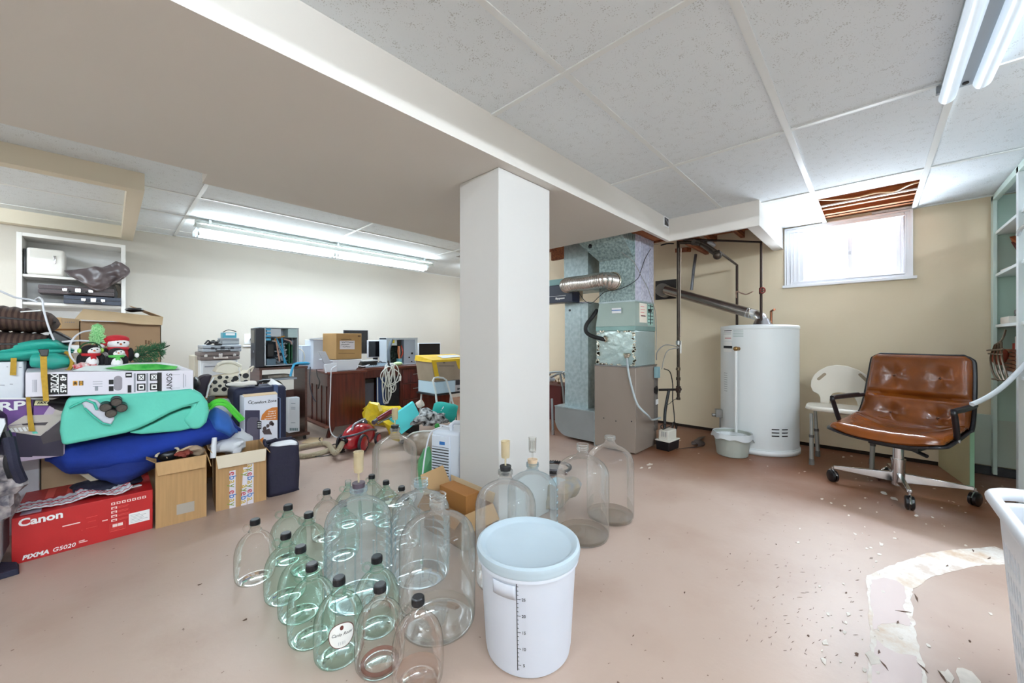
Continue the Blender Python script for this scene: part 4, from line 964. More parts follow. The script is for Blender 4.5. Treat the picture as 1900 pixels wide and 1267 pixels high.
# open carton 1
def open_carton(name, label, x0, x1, yf, dp, h, m, inner, rz=0, cat='box', flaps=(1, 1, 1, 1), fl=.10, group=None):
    """corrugated box with its four flaps hanging open; front edge from (x0, yf), local x to the right"""
    w = x1 - x0; t = thing(name, label, cat, (x0, yf, 0), rz, group); k = .004
    b = B(); b.box((0, 0, 0), (w, k, h)); b.box((0, dp-k, 0), (w, dp, h)); b.box((0, k, 0), (k, dp-k, h)); b.box((w-k, k, 0), (w, dp-k, h)); b.box((k, k, 0), (w-k, dp-k, k))
    part('body', b, m, t, smooth=0)
    fr = lambda pts, e, mm=None: part('flap', B().poly(pts, e), mm or m, t, smooth=0)
    if flaps[0]: s = flaps[0]; fr([(0, -.001, h), (w, -.001, h), (w*.97, -.022*s, h-fl*s), (.01, -.026*s, h-fl*s)], (0, -.004, 0), inner)
    if flaps[1]: fr([(0, dp, h), (w, dp, h), (w, dp+.05, h+fl*.8), (0, dp+.05, h+fl*.8)], (0, .004, 0))
    if flaps[2]: s = flaps[2]; fr([(0, 0, h), (0, dp, h), (-.035, dp, h+fl*.5*s), (-.035, 0, h+fl*.6*s)], (-.004, 0, 0))
    if flaps[3]: s = flaps[3]; fr([(w, 0, h), (w, dp, h), (w+.02, dp, h-fl*s), (w+.02, 0, h-fl*.9*s)], (.004, 0, 0))
    return t
M_fresh = mat('brown_corrugated', '#b28c60', .85, var=.14, scale=14, stretch=(6, 1, .25))
t = open_carton('open_carton', 'plain open brown carton right of the red one, full of odds and ends', .178, .405, 2.955, .26, .375, M_fresh, mat('flap_brown', '#b99468', .85, var=.1, scale=10, stretch=(5, 1, 1)), flaps=(.75, 0, .5, .9), fl=.095, rz=-.05)
part('scuff', B().box((.09, -.0015, .05), (.17, -.0005, .11)), mat('grey_scuff', '#a59c92', .8), t, smooth=0)
tag(obj('handbag', B().ell((.24, 3.08, .385), (.05, .06, .035), e=.8), M_black), 'glossy black rounded thing in the plain open carton', 'bag')
tag(obj('curved_cane', B().tube(arc((.235, 3.03, .395), .050, .2, pi-.1, 14, (1, 0, .15), (0, 0, .8)), .007, 8), mat('cream_cord', '#c9bda6', .7)), 'cream curved cane standing in the plain open carton', 'cane')
tag(obj('cardboard_strip', B().obox((.30, 3.05, .405), (.16, .022, .010), .25, 0, -.35), M_cardlight), 'pale cardboard strip slanting across the plain open carton', 'strip')
tag(obj('crumpled_paper', B().ell((.355, 3.10, .385), (.05, .06, .035), nz=.9, ns=24), mat('kraft_paper', '#a68f78', .85)), 'crumpled brown paper in the plain open carton', 'paper')
tag(obj('red_netting', B().ell((.315, 3.03, .382), (.035, .03, .02), nz=1.1, ns=40), mat('rust_red', '#7a3024', .8)), 'rust-red crumpled wrapping in the plain open carton', 'wrapping')

# ebay-taped carton
t = open_carton('taped_carton', 'open brown carton wrapped in white printed parcel tape', .455, .722, 2.975, .30, .345, M_fresh, mat('inner_white_card', '#d3c7b3', .8, var=.05, scale=8), flaps=(.75, 0, .9, .35), fl=.10, rz=-.09)
M_tape = mat('white_parcel_tape', '#d9d4de', .3)
strips = [(.068, .100, .0, .238, .0), (.128, .158, .0, .245, .012), (.162, .196, .0, .262, .0)]
part_ = lambda n, b, m, **k: part(n, b, m, t, **k)
Mr = Matrix.Rotation(t.rotation_euler.z, 3, 'Z')
for i, (xa, xb, za, zb, sk) in enumerate(strips):
    st = part('tape', B().quad([(xa, -.0012, za), (xb, -.0012, za), (xb+sk, -.0012, zb), (xa+sk, -.0012, zb)], (0, .001, 0)), M_tape, t, smooth=0)
    zc = zb - (.045 if i != 1 else .0)
    offs = {0: (.180, .062), 1: (.235, .135, .035), 2: (.262, .155, .045)}[i]
    for zc in offs:
        xc = (xa+xb)/2 + sk*zc/zb
        base = t.location + Mr @ Vector((xc, -.0022, 0))
        s = .050
        for ch, dz, mm in (('e', .040, M_inkred), ('b', .013, M_inkblue), ('a', -.013, M_inkyellow), ('y', -.038, mat('olive_ink', '#7f8f3a', .6))):
            if i == 1 and zc > .1 and ch in 'eb': continue
            if zc + dz > zb - .012 or zc+dz < .012: continue
            text('tape_letter', ch, .052, base + Vector((0, 0, zc+dz)), (0, 0, -1), Mr @ X_, mm, t, ext=.0003, bold=.0003)
tag(obj('white_tissue', B().ell((.56, 3.14, .355), (.10, .09, .05), nz=.8, ns=13), mat('tissue_white', '#dcdfe6', .7)), 'crumpled white tissue and bags in the taped carton', 'tissue')
tag(obj('tissue_roll', B().tube([ay(395, 850, 2.98), ay(398, 812, 3.02)], [.016, .013], 12), MATS['tissue_white']), 'white rolled tissue sticking up at the taped carton\'s left corner', 'tissue')

# navy cooler bag
t = thing('cooler_bag', 'tall navy fabric bag with white lining, right end of the boxes', 'bag', (.838, 3.045, 0), -.03)
def bagf(u, v):
    a = u*2*pi; e = .45
    x = math.copysign(abs(cos(a))**e, cos(a))*(.103-.010*abs(v-.5)); yy = math.copysign(abs(sin(a))**e, sin(a))*(.075)
    k = 1 + .05*noise.noise(Vector((cos(a)*2, sin(a)*2, v*4+5))); return Vector((x*k, yy*k, v*.335 + .012*sin(a*2)*v))
M_bag = mat('navy_bag_cloth', '#1a1830', .75, var=.2, scale=8, bump=.3, bscale=40)
part('body', B().grid(bagf, 64, 14, cu=True), M_bag, t, solid=.006)
part('bottom', B().box((-.095, -.068, .001), (.095, .068, .008)), M_bag, t)
part('lining', B().ell((.012, .0, .325), (.080, .060, .020), e=.5, nz=.15, ns=9), mat('lining_white', '#e9ebf0', .5), t)
part('top_flap', B().obox((.0, .068, .345), (.17, .02, .03)), M_bag, t, bevel=.006)
part('strap_handle', B().tube(curve([(-.09, -.05, .32), (-.115, -.06, .37), (-.11, -.03, .385), (-.09, .02, .36), (-.02, .06, .36)], 5), .010, 8), M_bag, t)

# blue comforter: rolled heap
M_blue = mat('royal_blue_fleece', '#0b3090', .9, var=.35, scale=3, bump=.3, bscale=25)
t = thing('blue_comforter', 'rolled royal blue comforter heaped across the cartons', 'bedding', (.2, 3.1, .42))
def roll(pts, rad, seg=36, sq=1.0, fold=.05, yscale=1.7, nseed=0):
    P = curve(pts, 7); n = len(P); b = B(); R = []
    m = len(rad)-1
    for i in range(n):
        q = i/(n-1)*m; j = min(int(q), m-1); w = q-j; w = w*w*(3-2*w); R.append(rad[j]*(1-w)+rad[j+1]*w)
    def f(u, v):
        i = min(int(round(u*(n-1))), n-1); a = v*2*pi; c = P[i]; r = R[i]
        r2 = r*(1+fold*noise.noise(Vector((c.x*5+nseed, cos(a)*1.6, sin(a)*1.6)))*2 + fold*.5*noise.noise(Vector((c.x*16, cos(a)*4, sin(a)*4+nseed))))
        return c + Vector((0, yscale*r2*cos(a), r2*sin(a)))
    b.grid(f, n, seg, cv=True)
    for e in (0, 1): b._f([v for v in [b.bm.verts.new(f(e, k/seg)) for k in range(seg)]][::(-1 if e else 1)])
    return b
wpart('roll', roll([ay(84, 848, 3.22), ay(140, 846, 3.22), ay(200, 838, 3.20), ay(270, 826, 3.18), ay(340, 806, 3.18), ay(410, 790, 3.2), ay(446, 797, 3.22)], [.02, .090, .098, .100, .100, .105, .085, .012], yscale=1.6), M_blue, t, smooth=80)
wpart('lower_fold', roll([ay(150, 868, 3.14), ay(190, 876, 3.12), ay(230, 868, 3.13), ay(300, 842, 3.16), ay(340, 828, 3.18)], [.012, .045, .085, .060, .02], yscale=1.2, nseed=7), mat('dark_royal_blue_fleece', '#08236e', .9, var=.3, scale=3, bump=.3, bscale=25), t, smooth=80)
# light blue pillow-like end
wpart('pale_end', roll([ay(378, 782, 3.14), ay(400, 780, 3.13), ay(420, 788, 3.14), ay(440, 800, 3.16)], [.03, .085, .080, .012], yscale=1.3, nseed=3), mat('mid_blue_fleece', '#2f63b4', .9, var=.25, scale=4, bump=.3, bscale=25), t, smooth=80)
# mint foam mattress folded over
t = thing('foam_mattress', 'folded mint-green foam mattress lying on the blue comforter', 'mattress', (.12, 3.1, .6))
M_mint = mat('mint_foam', '#63c9b4', .8, var=.07, scale=5, bump=.15, bscale=30)
def outline(pts, Y, dp): b = B(); b.poly([ay(x, y, Y) for x, y in pts], (0, dp, 0)); return b
wpart('upper_layer', outline([(115, 828), (110, 800), (113, 770), (125, 738), (200, 732), (300, 726), (355, 722), (374, 730), (386, 746), (389, 765), (384, 784), (372, 796), (355, 797), (340, 780), (352, 764), (359, 752), (340, 757), (315, 767), (285, 783), (255, 797), (234, 804), (190, 813)], 2.98, .36), M_mint, t, bevel=.02, seg=4)
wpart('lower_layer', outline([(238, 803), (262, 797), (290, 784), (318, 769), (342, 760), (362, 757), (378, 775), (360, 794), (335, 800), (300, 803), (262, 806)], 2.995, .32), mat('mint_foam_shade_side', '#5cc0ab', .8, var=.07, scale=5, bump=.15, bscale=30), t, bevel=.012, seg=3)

# bag of tins and clothes between mattress and TV box
t = thing('drawstring_pouch', 'white and teal edged pouch hanging over the mint mattress', 'pouch', ay(190, 765, 2.94))
wpart('cloth', B().poly([ay(150, 745, 2.945), ay(165, 740, 2.945), ay(180, 743, 2.945), ay(200, 765, 2.945), ay(213, 776, 2.945), ay(206, 788, 2.945), ay(190, 784, 2.945), ay(172, 770, 2.945), ay(157, 757, 2.945)], (0, .03, 0)), mat('lilac_white_cloth', '#c9cad6', .8, bump=.4, bscale=30), t, bevel=.006)
b = B(); b.tube([ay(157, 757, 2.937), ay(172, 771, 2.937), ay(190, 785, 2.937), ay(206, 789, 2.937)], .0045, 6); b.tube([ay(128, 757, 2.94), ay(145, 748, 2.94), ay(160, 742, 2.937), ay(175, 748, 2.937), ay(180, 760, 2.937)], .006, 6)
wpart('teal_edging', b, mat('teal_binding', '#3fb09a', .7), t)
for i, (x, y_) in enumerate([(216, 746), (196, 756), (226, 757), (206, 767)]):
    c = ay(x, y_, 2.93)
    q = thing('tin', ['dark metal tin on the mint mattress, topmost of four', 'dark metal tin on the mint mattress, leftmost of four', 'dark metal tin on the mint mattress, rightmost of four', 'dark metal tin on the mint mattress, lowest of four'][i], 'tin', c, 0, 'round tins between TV carton and mattress')
    part('can', B().cyl((0, -.004, 0), (0, .044, .008), .0225, seg=24), M_black, q)
    part('lid', B().lathe([(0, 0), (.021, 0)], seg=24), MATS['grey_ink'], q) if False else part('lid', B().cyl((0, -.006, -.0005), (0, -.004, 0), .0190, seg=24), mat('grey_tin_lid', '#6c6863', .35, .6, var=.3, scale=90), q)
tag(obj('dark_garment', B().ell(ay(170, 745, 3.12), (.16, .10, .045), nz=.5, ns=12), M_black), 'black garment stuffed under the TV carton', 'clothing')

# fax machine box
t = thing('fax_carton', 'purple fax machine carton with a machine pictured on its front', 'box', (-.5, 3.2, .47))
Yf = 3.10; part_ = lambda n, b, m, **k: wpart(n, b, m, t, **k)
p0 = ay(120, 738, Yf); p1 = ay(120, 845, Yf); xl = -.85; zt_, zb_ = p0.z, p1.z
part_('carton', B().box((xl, Yf, zb_), (p0.x, Yf+.32, zt_)), mat('mauve_card', '#b9a6bb', .45, var=.03, scale=3), bevel=.003)
b = B(); rectY(b, -40, 741, 62, 842, Yf-.001); b.quad([ay(62, 741, Yf-.001), ay(100, 741, Yf-.001), ay(60, 800, Yf-.001), ay(50, 842, Yf-.001)]); part_('purple_print', b, mat('purple_print', '#4a2b6b', .45, col2='#6a3f86', scale=10), smooth=0)
b = B(); rectY(b, 30, 800, 118, 846, Yf-.0014); rectY(b, -20, 822, 60, 848, Yf-.0012); part_('dark_print', b, mat('dark_purple_print', '#1f1630', .45), smooth=0)
b = B(); rectY(b, -40, 738, 118, 741, Yf-.002); part_('white_edge', b, M_inkwhite, smooth=0)
text('lettering', 'SHARP', .060, ay(47, 752, Yf-.002), X_, Z_, M_inkwhite, t, bold=.0018, wide=1.25, align='RIGHT')
b = B(); rectY(b, 62, 742, 96, 753, Yf-.002); part_('panel_black', b, M_ink, smooth=0); b = B(); b.quad([ay(66, 743, Yf-.0025), ay(92, 743, Yf-.0025), ay(89, 752, Yf-.0025), ay(63, 752, Yf-.0025)]); part_('panel_yellow', b, mat('pale_yellow_print', '#d8d2a8', .6), smooth=0)
text('lettering', 'FAX', .016, ay(77, 747.5, Yf-.003), X_, Z_, M_ink, t, shear=.3, bold=.0006)
fx = part_('pictured_machine', B().quad([ay(14, 790, Yf-.002), ay(45, 771, Yf-.002), ay(112, 768, Yf-.002), ay(117, 776, Yf-.002)], (0, .0005, 0)).quad([ay(14, 791, Yf-.0022), ay(116, 776, Yf-.0022), ay(75, 809, Yf-.0022), ay(20, 801, Yf-.0022)], (0, .0005, 0)).quad([ay(97, 771, Yf-.002), ay(104, 757, Yf-.002), ay(115, 757, Yf-.002), ay(115, 771, Yf-.002)], (0, .0005, 0)), mat('machine_grey_print', '#b9aea6', .5), smooth=0)
b = B(); b.quad([ay(75, 810, Yf-.0024), ay(116, 777, Yf-.0024), ay(116, 815, Yf-.0024), ay(80, 824, Yf-.0024)], (0, .0005, 0)); b.quad([ay(40, 786, Yf-.0028), ay(90, 783, Yf-.0028), ay(84, 789, Yf-.0028), ay(42, 789, Yf-.0028)]); part_('pictured_side', b, mat('machine_dark_print', '#3a3036', .5), smooth=0)
b = B()
for k in range(5): b.quad([ay(17+8*k, 795-.6*k, Yf-.003), ay(22+8*k, 794-.6*k, Yf-.003), ay(27+8*k, 801-.6*k, Yf-.003), ay(22+8*k, 802-.6*k, Yf-.003)])
part_('pictured_keys', b, M_inkwhite, smooth=0)
b = B(); b.quad([ay(59, 801, Yf-.003), ay(68, 800, Yf-.003), ay(71, 804, Yf-.003), ay(61, 805, Yf-.003)]); part_('green_spot', b, M_mint, smooth=0)

# white carton above it, at the very left
t = thing('white_carton', 'white carton on top of the fax box, below the teal roll', 'box', (-.5, 3.3, .79))
wpart('carton', B().box((-.90, 3.12, zt_+.001), (-.300, 3.46, .965)), MATS['white_card'], t, bevel=.006)
b = B()
for (a_, c_, w_) in ((0, 714, 9), (18, 712, 6), (12, 680, 3), (35, 681, 5)): rectY(b, a_, c_, a_+w_, c_+1.2, 3.118)
wpart('printed_lines', b, M_inkgrey, t, smooth=0)
# TV carton
t = thing('television_carton', 'long flat white television carton lying across the pile', 'box', (.03, 3.2, .77))
part_ = lambda n, b, m, **k: wpart(n, b, m, t, **k)
YS = lambda px: 2.955 + .055*(px-47)/311
TL, BL, TR, BR = ay(47, 691, YS(47)), ay(47, 737, YS(47)), ay(359, 687, YS(359)), ay(359, 726.5, YS(359))
bk = Vector((-.03, .42, .012)); M_tv = mat('lilac_white_card', '#dcd9e4', .5, var=.03, scale=4)
part_('carton', B().hexa([BL, BR, BR+bk, BL+bk, TL, TR, TR+bk, TL+bk]), M_tv, bevel=.003)
def tvrect(b, x0, v0, x1, v1, o=.001):
    def P(x, v):
        u = (x-47)/312; u = u  # along the face
        a = TL.lerp(TR, u); c = BL.lerp(BR, u); p = a.lerp(c, v); return p + Vector((0, -o, 0))
    b.quad([P(x0, v0), P(x1, v0), P(x1, v1), P(x0, v1)]); return b
def tvp(x, v, o=.0015): u = (x-47)/312; p = TL.lerp(TR, u).lerp(BL.lerp(BR, u), v); return p + Vector((0, -o, 0))
rt_ = (TR-TL).normalized(); dn_ = (BL-TL).normalized()
def tvx(px):  # photo column -> parameter on the face
    return min((abs(950+FPX*((TL.lerp(TR, k/600)).dot(Rt))/((TL.lerp(TR, k/600)).dot(Fw))-px), 47+312*k/600) for k in range(601))[1]
R_ = lambda b, a0, v0, a1, v1, o=.001: tvrect(b, tvx(a0), v0, tvx(a1), v1, o)
b = B(); R_(b, 87, .08, 125, .93); R_(b, 233, .06, 245, .28); R_(b, 237, .62, 244, .95); R_(b, 292, .08, 300, .93); R_(b, 202, .36, 211, .56); R_(b, 202, .64, 211, .86)
for x0 in (254, 278):
    for v0 in (.12, .56): R_(b, x0, v0, x0+16, v0+.32)
part_('black_panels', b, M_ink, smooth=0)
b = B()
for x0 in (257, 281):
    for v0 in (.17, .61): R_(b, x0, v0, x0+10, v0+.22, .0014)
R_(b, 234.5, .14, 243.5, .20, .0014)
part_('pictograms', b, M_inkwhite, smooth=0)
b = B()
for x0 in (257, 281): b.quad([tvp(tvx(x0+1), .20, .0018), tvp(tvx(x0+2), .18, .0018), tvp(tvx(x0+9), .36, .0018), tvp(tvx(x0+8), .38, .0018)]); b.quad([tvp(tvx(x0+8), .18, .0018), tvp(tvx(x0+9), .20, .0018), tvp(tvx(x0+2), .38, .0018), tvp(tvx(x0+1), .36, .0018)]); R_(b, x0+2, .67, x0+8, .77, .0018)
part_('pictogram_symbols', b, M_ink, smooth=0)
b = B(); R_(b, 248, .10, 251.5, .93); R_(b, 271.5, .10, 275, .93); 
for i in range(4): R_(b, 60+2.4*i, .30, 61+2.4*i, .80)
for i in range(3): R_(b, 172, .42+.1*i, 190, .44+.1*i)
R_(b, 176, .62, 182, .82); R_(b, 340, .15, 341, .8); R_(b, 344, .2, 345, .75); R_(b, 320, .18, 334, .19); R_(b, 320, .80, 334, .81)
part_('small_print', b, M_inkgrey, smooth=0)
b = B(); R_(b, 135, .38, 144, .58); part_('gold_badge', b, mat('gold_print', '#d99a1c', .5), smooth=0)
b = B(); R_(b, 146, .38, 155, .58); part_('brown_badge', b, mat('brown_print', '#5a4a2a', .5), smooth=0)
text('lettering', '4K', .016, tvp(tvx(139.5), .48, .002), dn_, rt_, M_ink, t, bold=.0006)
text('lettering', 'HDR', .012, tvp(tvx(150.5), .48, .002), dn_, rt_, MATS['gold_print'], t, bold=.0005)
text('lettering', 'X720E', .034, tvp(tvx(100.5), .45, .002), dn_, rt_, M_inkwhite, t, bold=.0008)
text('lettering', '43  42.5', .026, tvp(tvx(117), .5, .002), dn_, rt_, M_inkwhite, t, bold=.0010)
b = B(); R_(b, 108.5, .10, 109.2, .9, .002); part_('white_rule', b, M_inkwhite, smooth=0)
text('lettering', 'SONY', .036, tvp(tvx(313.5), .50, .002), dn_, rt_, M_ink, t, bold=.0002)
c = tvp(tvx(219), .52, .001); b = B(); 
P_ = arc(c + dn_*.024, .016, -pi/2+pi/2, pi+pi/2-pi/2, 10, rt_, dn_) + arc(c - dn_*.024, .016, pi, 2*pi, 10, rt_, dn_)
b.poly(P_, (0, .001, 0)); part_('hand_hole', b, mat('hole_grey', '#8c8892', .6), smooth=0)
# yellow straps hanging
M_strap = mat('yellow_webbing', '#b8922e', .8, var=.15, scale=60, bump=.3, bscale=200)
t = thing('yellow_strap', 'yellow buckled webbing strap hanging over the television carton', 'strap', ay(80, 668, 2.93))
wpart('webbing', B().hexa([ay(73, 660, 2.93), ay(86, 660, 2.93), ay(86, 660, 2.936), ay(73, 660, 2.936), ay(73, 658, 2.93), ay(86, 658, 2.93), ay(86, 658, 2.936), ay(73, 658, 2.936)]).poly([ay(74, 661, 2.930), ay(87, 661, 2.930), ay(88, 700, 2.925), ay(91, 744, 2.925), ay(80, 744, 2.925), ay(76, 700, 2.925)], (0, .003, 0)), M_strap, t, smooth=0)
wpart('buckle', B().poly([ay(70, 648, 2.925), ay(91, 648, 2.925), ay(89, 661, 2.925), ay(76, 661, 2.925)], (0, .012, 0)), M_black, t, bevel=.003)
tag(obj('yellow_strap', B().poly([ay(48, 737, 3.085), ay(56, 737, 3.085), ay(59, 765, 3.085), ay(65, 800, 3.085), ay(53, 800, 3.085), ay(50, 765, 3.085)], (0, .003, 0)), M_strap, smooth=0), 'loose yellow strap end hanging over the fax carton\'s picture', 'strap')
tag(obj('yellow_strap', B().poly([ay(20, 664, 3.105), ay(31, 664, 3.105), ay(30, 696, 3.105), ay(18, 696, 3.105)], (0, .003, 0)), M_strap, smooth=0), 'short yellow strap end over the white carton at the left', 'strap')
# teal roll
M_teal = mat('teal_nylon', '#279f90', .5, var=.18, scale=6, bump=.6, bscale=14)
t = thing('teal_sleeping_bag', 'folded teal nylon sleeping bag strapped above the television carton', 'bedding', (-.35, 3.25, .97))
for nm, pts, rad, ys in (('upper_fold', [ay(-60, 648, 3.28), ay(20, 646, 3.25), ay(70, 641, 3.22), ay(105, 640, 3.2), ay(138, 650, 3.2)], [.035, .040, .042, .035, .006], 3.2), ('middle_fold', [ay(-60, 660, 3.28), ay(20, 659, 3.22), ay(70, 655, 3.2), ay(110, 652, 3.18), ay(136, 653, 3.18)], [.032, .033, .034, .024, .006], 3.4)):
    wpart(nm, roll(pts, rad, yscale=ys, fold=.08), M_teal, t, smooth=80)
wpart('rolled_end', B().tube([ay(62, 669, 3.10), ay(100, 670, 3.08), ay(126, 671, 3.10)], [.034, .044, .030], 24), M_teal, t, smooth=80)
wpart('strap', B().tube(arc(ay(122, 671, 3.10), .048, -pi/2, pi/2, 12, (.5, -.85, 0), (0, 0, 1)), .008, 6), M_strap, t)
tag(obj('dark_bundle', B().ell(ay(50, 682, 3.33), (.10, .12, .06), nz=.3, ns=8), M_navy), 'dark navy bundle behind the yellow strap, left of the TV carton', 'bundle')
# two brown cushions
M_cord2 = mat('brown_corduroy', '#4a342c', .9); nt = M_cord2.node_tree; wv = nt.nodes.new('ShaderNodeTexWave'); wv.inputs['Scale'].default_value = 17; wv.inputs['Distortion'].default_value = 1.2
tcn = nt.nodes.new('ShaderNodeTexCoord'); rp = nt.nodes.new('ShaderNodeValToRGB'); rp.color_ramp.elements[0].color = (*srgb('#33201b'), 1); rp.color_ramp.elements[1].color = (*srgb('#4e3a31'), 1); rp.color_ramp.elements[0].position = .25; rp.color_ramp.elements[1].position = .6
nt.links.new(tcn.outputs['Object'], wv.inputs['Vector']); nt.links.new(wv.outputs['Fac'], rp.inputs[0]); nt.links.new(rp.outputs[0], nt.nodes['Principled BSDF'].inputs['Base Color'])
def cushion(label, x0, x1, zc, th, ry, back=3.33, dep=.42):
    t = thing('corduroy_cushion', label, 'cushion', ((x0+x1)/2, back, zc), 0, 'brown corduroy cushions stacked at the left')
    w = (x1-x0)/2
    def f(u, v):
        a = u*2*pi; x = (v*2-1)*w; pr = max(0, 1-abs(v*2-1)**12)**.5; rib = 1+.05*sin(v*2*pi*20)
        return Vector((x, dep/2*math.copysign(abs(cos(a))**.7, cos(a))*(.85+.15*pr), th/2*math.copysign(abs(sin(a))**.8, sin(a))*pr*rib + x*ry))
    part('cover', B().grid(f, 32, 110, cu=True), M_cord2, t, smooth=60)
    part('piping', B().tube([Vector(((v*2-1)*w*1.005, -dep/2*(.86+.15*(1-abs(v*2-1)**5)**.5), (v*2-1)*w*ry)) for v in [i/30 for i in range(31)]], .005, 6), M_black, t)
    return t
cushion('lower brown corduroy cushion resting on the teal sleeping bag', -.95, -.205, 1.065, .125, -.05)
cushion('upper brown corduroy cushion, top of the pile by the bookcase', -.95, -.200, 1.205, .130, -.10)
tag(obj('dark_garment', B().poly([ay(88, 622, 3.15), ay(100, 612, 3.15), ay(138, 632, 3.15), ay(134, 640, 3.15), ay(95, 638, 3.15)], (0, .2, 0)), M_black, bevel=.01), 'black fabric wedge right of the brown cushions', 'clothing')
# plugs, white cables
M_wc = mat('white_cable', '#d3d6de', .45)
wire('white_cable', 'white cable drooping down the front of the brown cushions', [ay(66, 556, 3.12), ay(73, 552, 3.08), ay(79, 558, 3.05), ay(80, 570, 3.04), ay(85, 590, 3.04), ay(92, 612, 3.04), ay(100, 631, 3.05)], .0042, M_wc, 'cable')
wire('white_cable', 'white cable arching from cushions to the green pompom tree', [ay(168, 613, 3.12), ay(150, 617, 3.08), ay(136, 628, 3.03), ay(129, 645, 2.99), ay(131, 660, 2.98), ay(139, 671, 2.99)], .0042, M_wc, 'cable')
wire('white_cable', 'pale cable lying over the teal bag towards the plush toys', [ay(116, 634, 3.1), ay(130, 633, 3.08), ay(150, 632, 3.1), ay(165, 633, 3.12)], .005, M_wc, 'cable')
wire('white_cable', 'loose pale cable across the top of the cushions by the shelf', [ay(-10, 535, 3.35), ay(12, 545, 3.33), ay(30, 552, 3.32), ay(55, 556, 3.30), ay(68, 560, 3.25)], .005, M_wc, 'cable')
tag(obj('white_stick', B().tube([ay(38, 578.5, 3.02), ay(75, 576, 3.02)], [.003, .0035], 6), M_inkwhite), 'thin white stick lying on the upper brown cushion', 'stick')
# white appliance carton and dark bags at the frame's left edge
t = thing('white_carton', 'tall white carton at the left edge, beside the red one', 'box', (-.6, 2.95, 0))
wpart('carton', B().box((-.80, 2.80, 0.03), (-.352, 3.2, .50)), MATS['white_card'], t, bevel=.004)
tag(obj('black_flat_box', B().hexa([tuple(az(-30, 1052, .0)), tuple(az(-30, 1085, .0)), tuple(az(36, 1065, .0)), tuple(az(36, 1048, .0)), tuple(az(-30, 1042, .028)), tuple(az(-30, 1072, .028)), tuple(az(34, 1055, .028)), tuple(az(30, 1042, .028))]), M_navy, bevel=.003), 'flat dark navy object on the floor at the lower left corner', 'case')
t = thing('backpack', 'black and grey backpack with straps wedged above the white carton', 'bag', (-.5, 2.9, .5))
wpart('body', B().ell((-.52, 3.06, .64), (.17, .12, .16), e=.7, nz=.2, ns=8), M_black, t)
wpart('strap', B().tube(curve([ay(16, 812, 2.86), ay(22, 840, 2.84), ay(28, 866, 2.84), ay(40, 893, 2.86)], 6), .020, 8), M_navy, t)
wpart('strap', B().tube(curve([ay(10, 800, 2.86), ay(20, 830, 2.85), ay(14, 858, 2.84), ay(22, 885, 2.85)], 6), .014, 8), M_black, t)
tag(obj('crumpled_bag', B().ell(ay(8, 905, 2.86)+Vector((0, .03, 0)), (.05, .06, .13), nz=.9, ns=18), mat('pale_marbled_bag', '#b4a9a8', .5, col2='#4a4650', scale=22)), 'marbled grey plastic bag stuffed by the white carton at far left', 'bag')
tag(obj('white_folder', B().poly([ay(-30, 775, 2.83), ay(8, 777, 2.83), ay(10, 786, 2.83), ay(-2, 815, 2.83), ay(-30, 822, 2.83)], (0, .02, 0)), MATS['white_card']), 'white folder corner at the left edge before the fax carton', 'folder')
# ================================================================== WHITE BOOKCASE AND WHAT STANDS ROUND IT
M_shelf = mat('shelf_white', '#e6e4e0', .5)
t = thing('bookcase', 'tall white bookcase against the far wall at the left', 'bookcase', (-.22, 5.45, 0))
bx0, bx1, by, bt = -.545, .105, 5.27, 1.99
part_ = lambda n, b, m, **k: wpart(n, b, m, t, **k)
part_('side_panel', B().box((bx0, by, 0), (bx0+.03, 5.58, bt)), M_shelf, bevel=.002); part_('side_panel', B().box((bx1-.03, by, 0), (bx1, 5.58, bt)), M_shelf, bevel=.002)
part_('top_panel', B().box((bx0+.03, by, bt-.03), (bx1-.03, 5.58, bt)), M_shelf, bevel=.002)
part_('back_panel', B().box((bx0+.03, 5.565, .05), (bx1-.03, 5.578, bt-.03)), mat('shelf_back_grey', '#e4e4e4', .6))
for z in (1.615, 1.375, .95, .5): part_('shelf', B().box((bx0+.03, by+.01, z), (bx1-.03, 5.565, z+.022)), M_shelf, bevel=.002)
t = thing('bread_maker', 'cream rounded appliance on the top shelf of the bookcase', 'appliance', (-.41, 5.40, 1.637))
part('case', B().box((-.085, -.12, 0), (.13, .12, .235)), mat('cream_enamel', '#d9d6cf', .35), t, bevel=.02, seg=4)
part('dark_side', B().box((-.10, -.115, .004), (-.085, .11, .22)), M_black, t, bevel=.004)
part('chrome_catch', B().box((.065, -.126, .11), (.080, -.12, .18)), M_chrome, t, bevel=.002)
# garment bag draped over the shelf edge
t = thing('garment_bag', 'grey-brown vinyl garment bag hanging over the bookcase shelf edge', 'bag', (-.05, 5.24, 1.6))
M_gb = mat('grey_brown_vinyl', '#5c5152', .35, var=.3, scale=6, bump=.4, bscale=9)
G = [[(118,502),(140,500),(160,498),(176,494),(190,496),(206,490),(215,484),(226,488),(240,498)],
     [(122,506),(142,508),(162,508),(180,503),(194,505),(208,502),(218,498),(230,499),(242,505)],
     [(130,512),(148,518),(166,520),(184,517),(198,516),(210,512),(222,510),(232,508),(236,512)],
     [(146,520),(158,527),(172,531),(186,529),(200,525),(212,520),(222,516),(228,515),(230,516)],
     [(164,531),(172,537),(180,540),(190,539),(200,534),(208,529),(215,525),(220,522),(222,520)]]
def gb(u, v):
    i = u*4; j = v*8; a = min(int(i), 3); c = min(int(j), 7); fi, fj = i-a, j-c
    q = [Vector(G[a+x][c+y]) for x in (0, 1) for y in (0, 1)]; p = (q[0]*(1-fj)+q[1]*fj)*(1-fi) + (q[2]*(1-fj)+q[3]*fj)*fi
    return ay(p.x, p.y, 5.22 - .03*sin(u*3) + .022*sin(v*9+u*3) - .02*noise.noise(Vector((u*5, v*8, 1))))
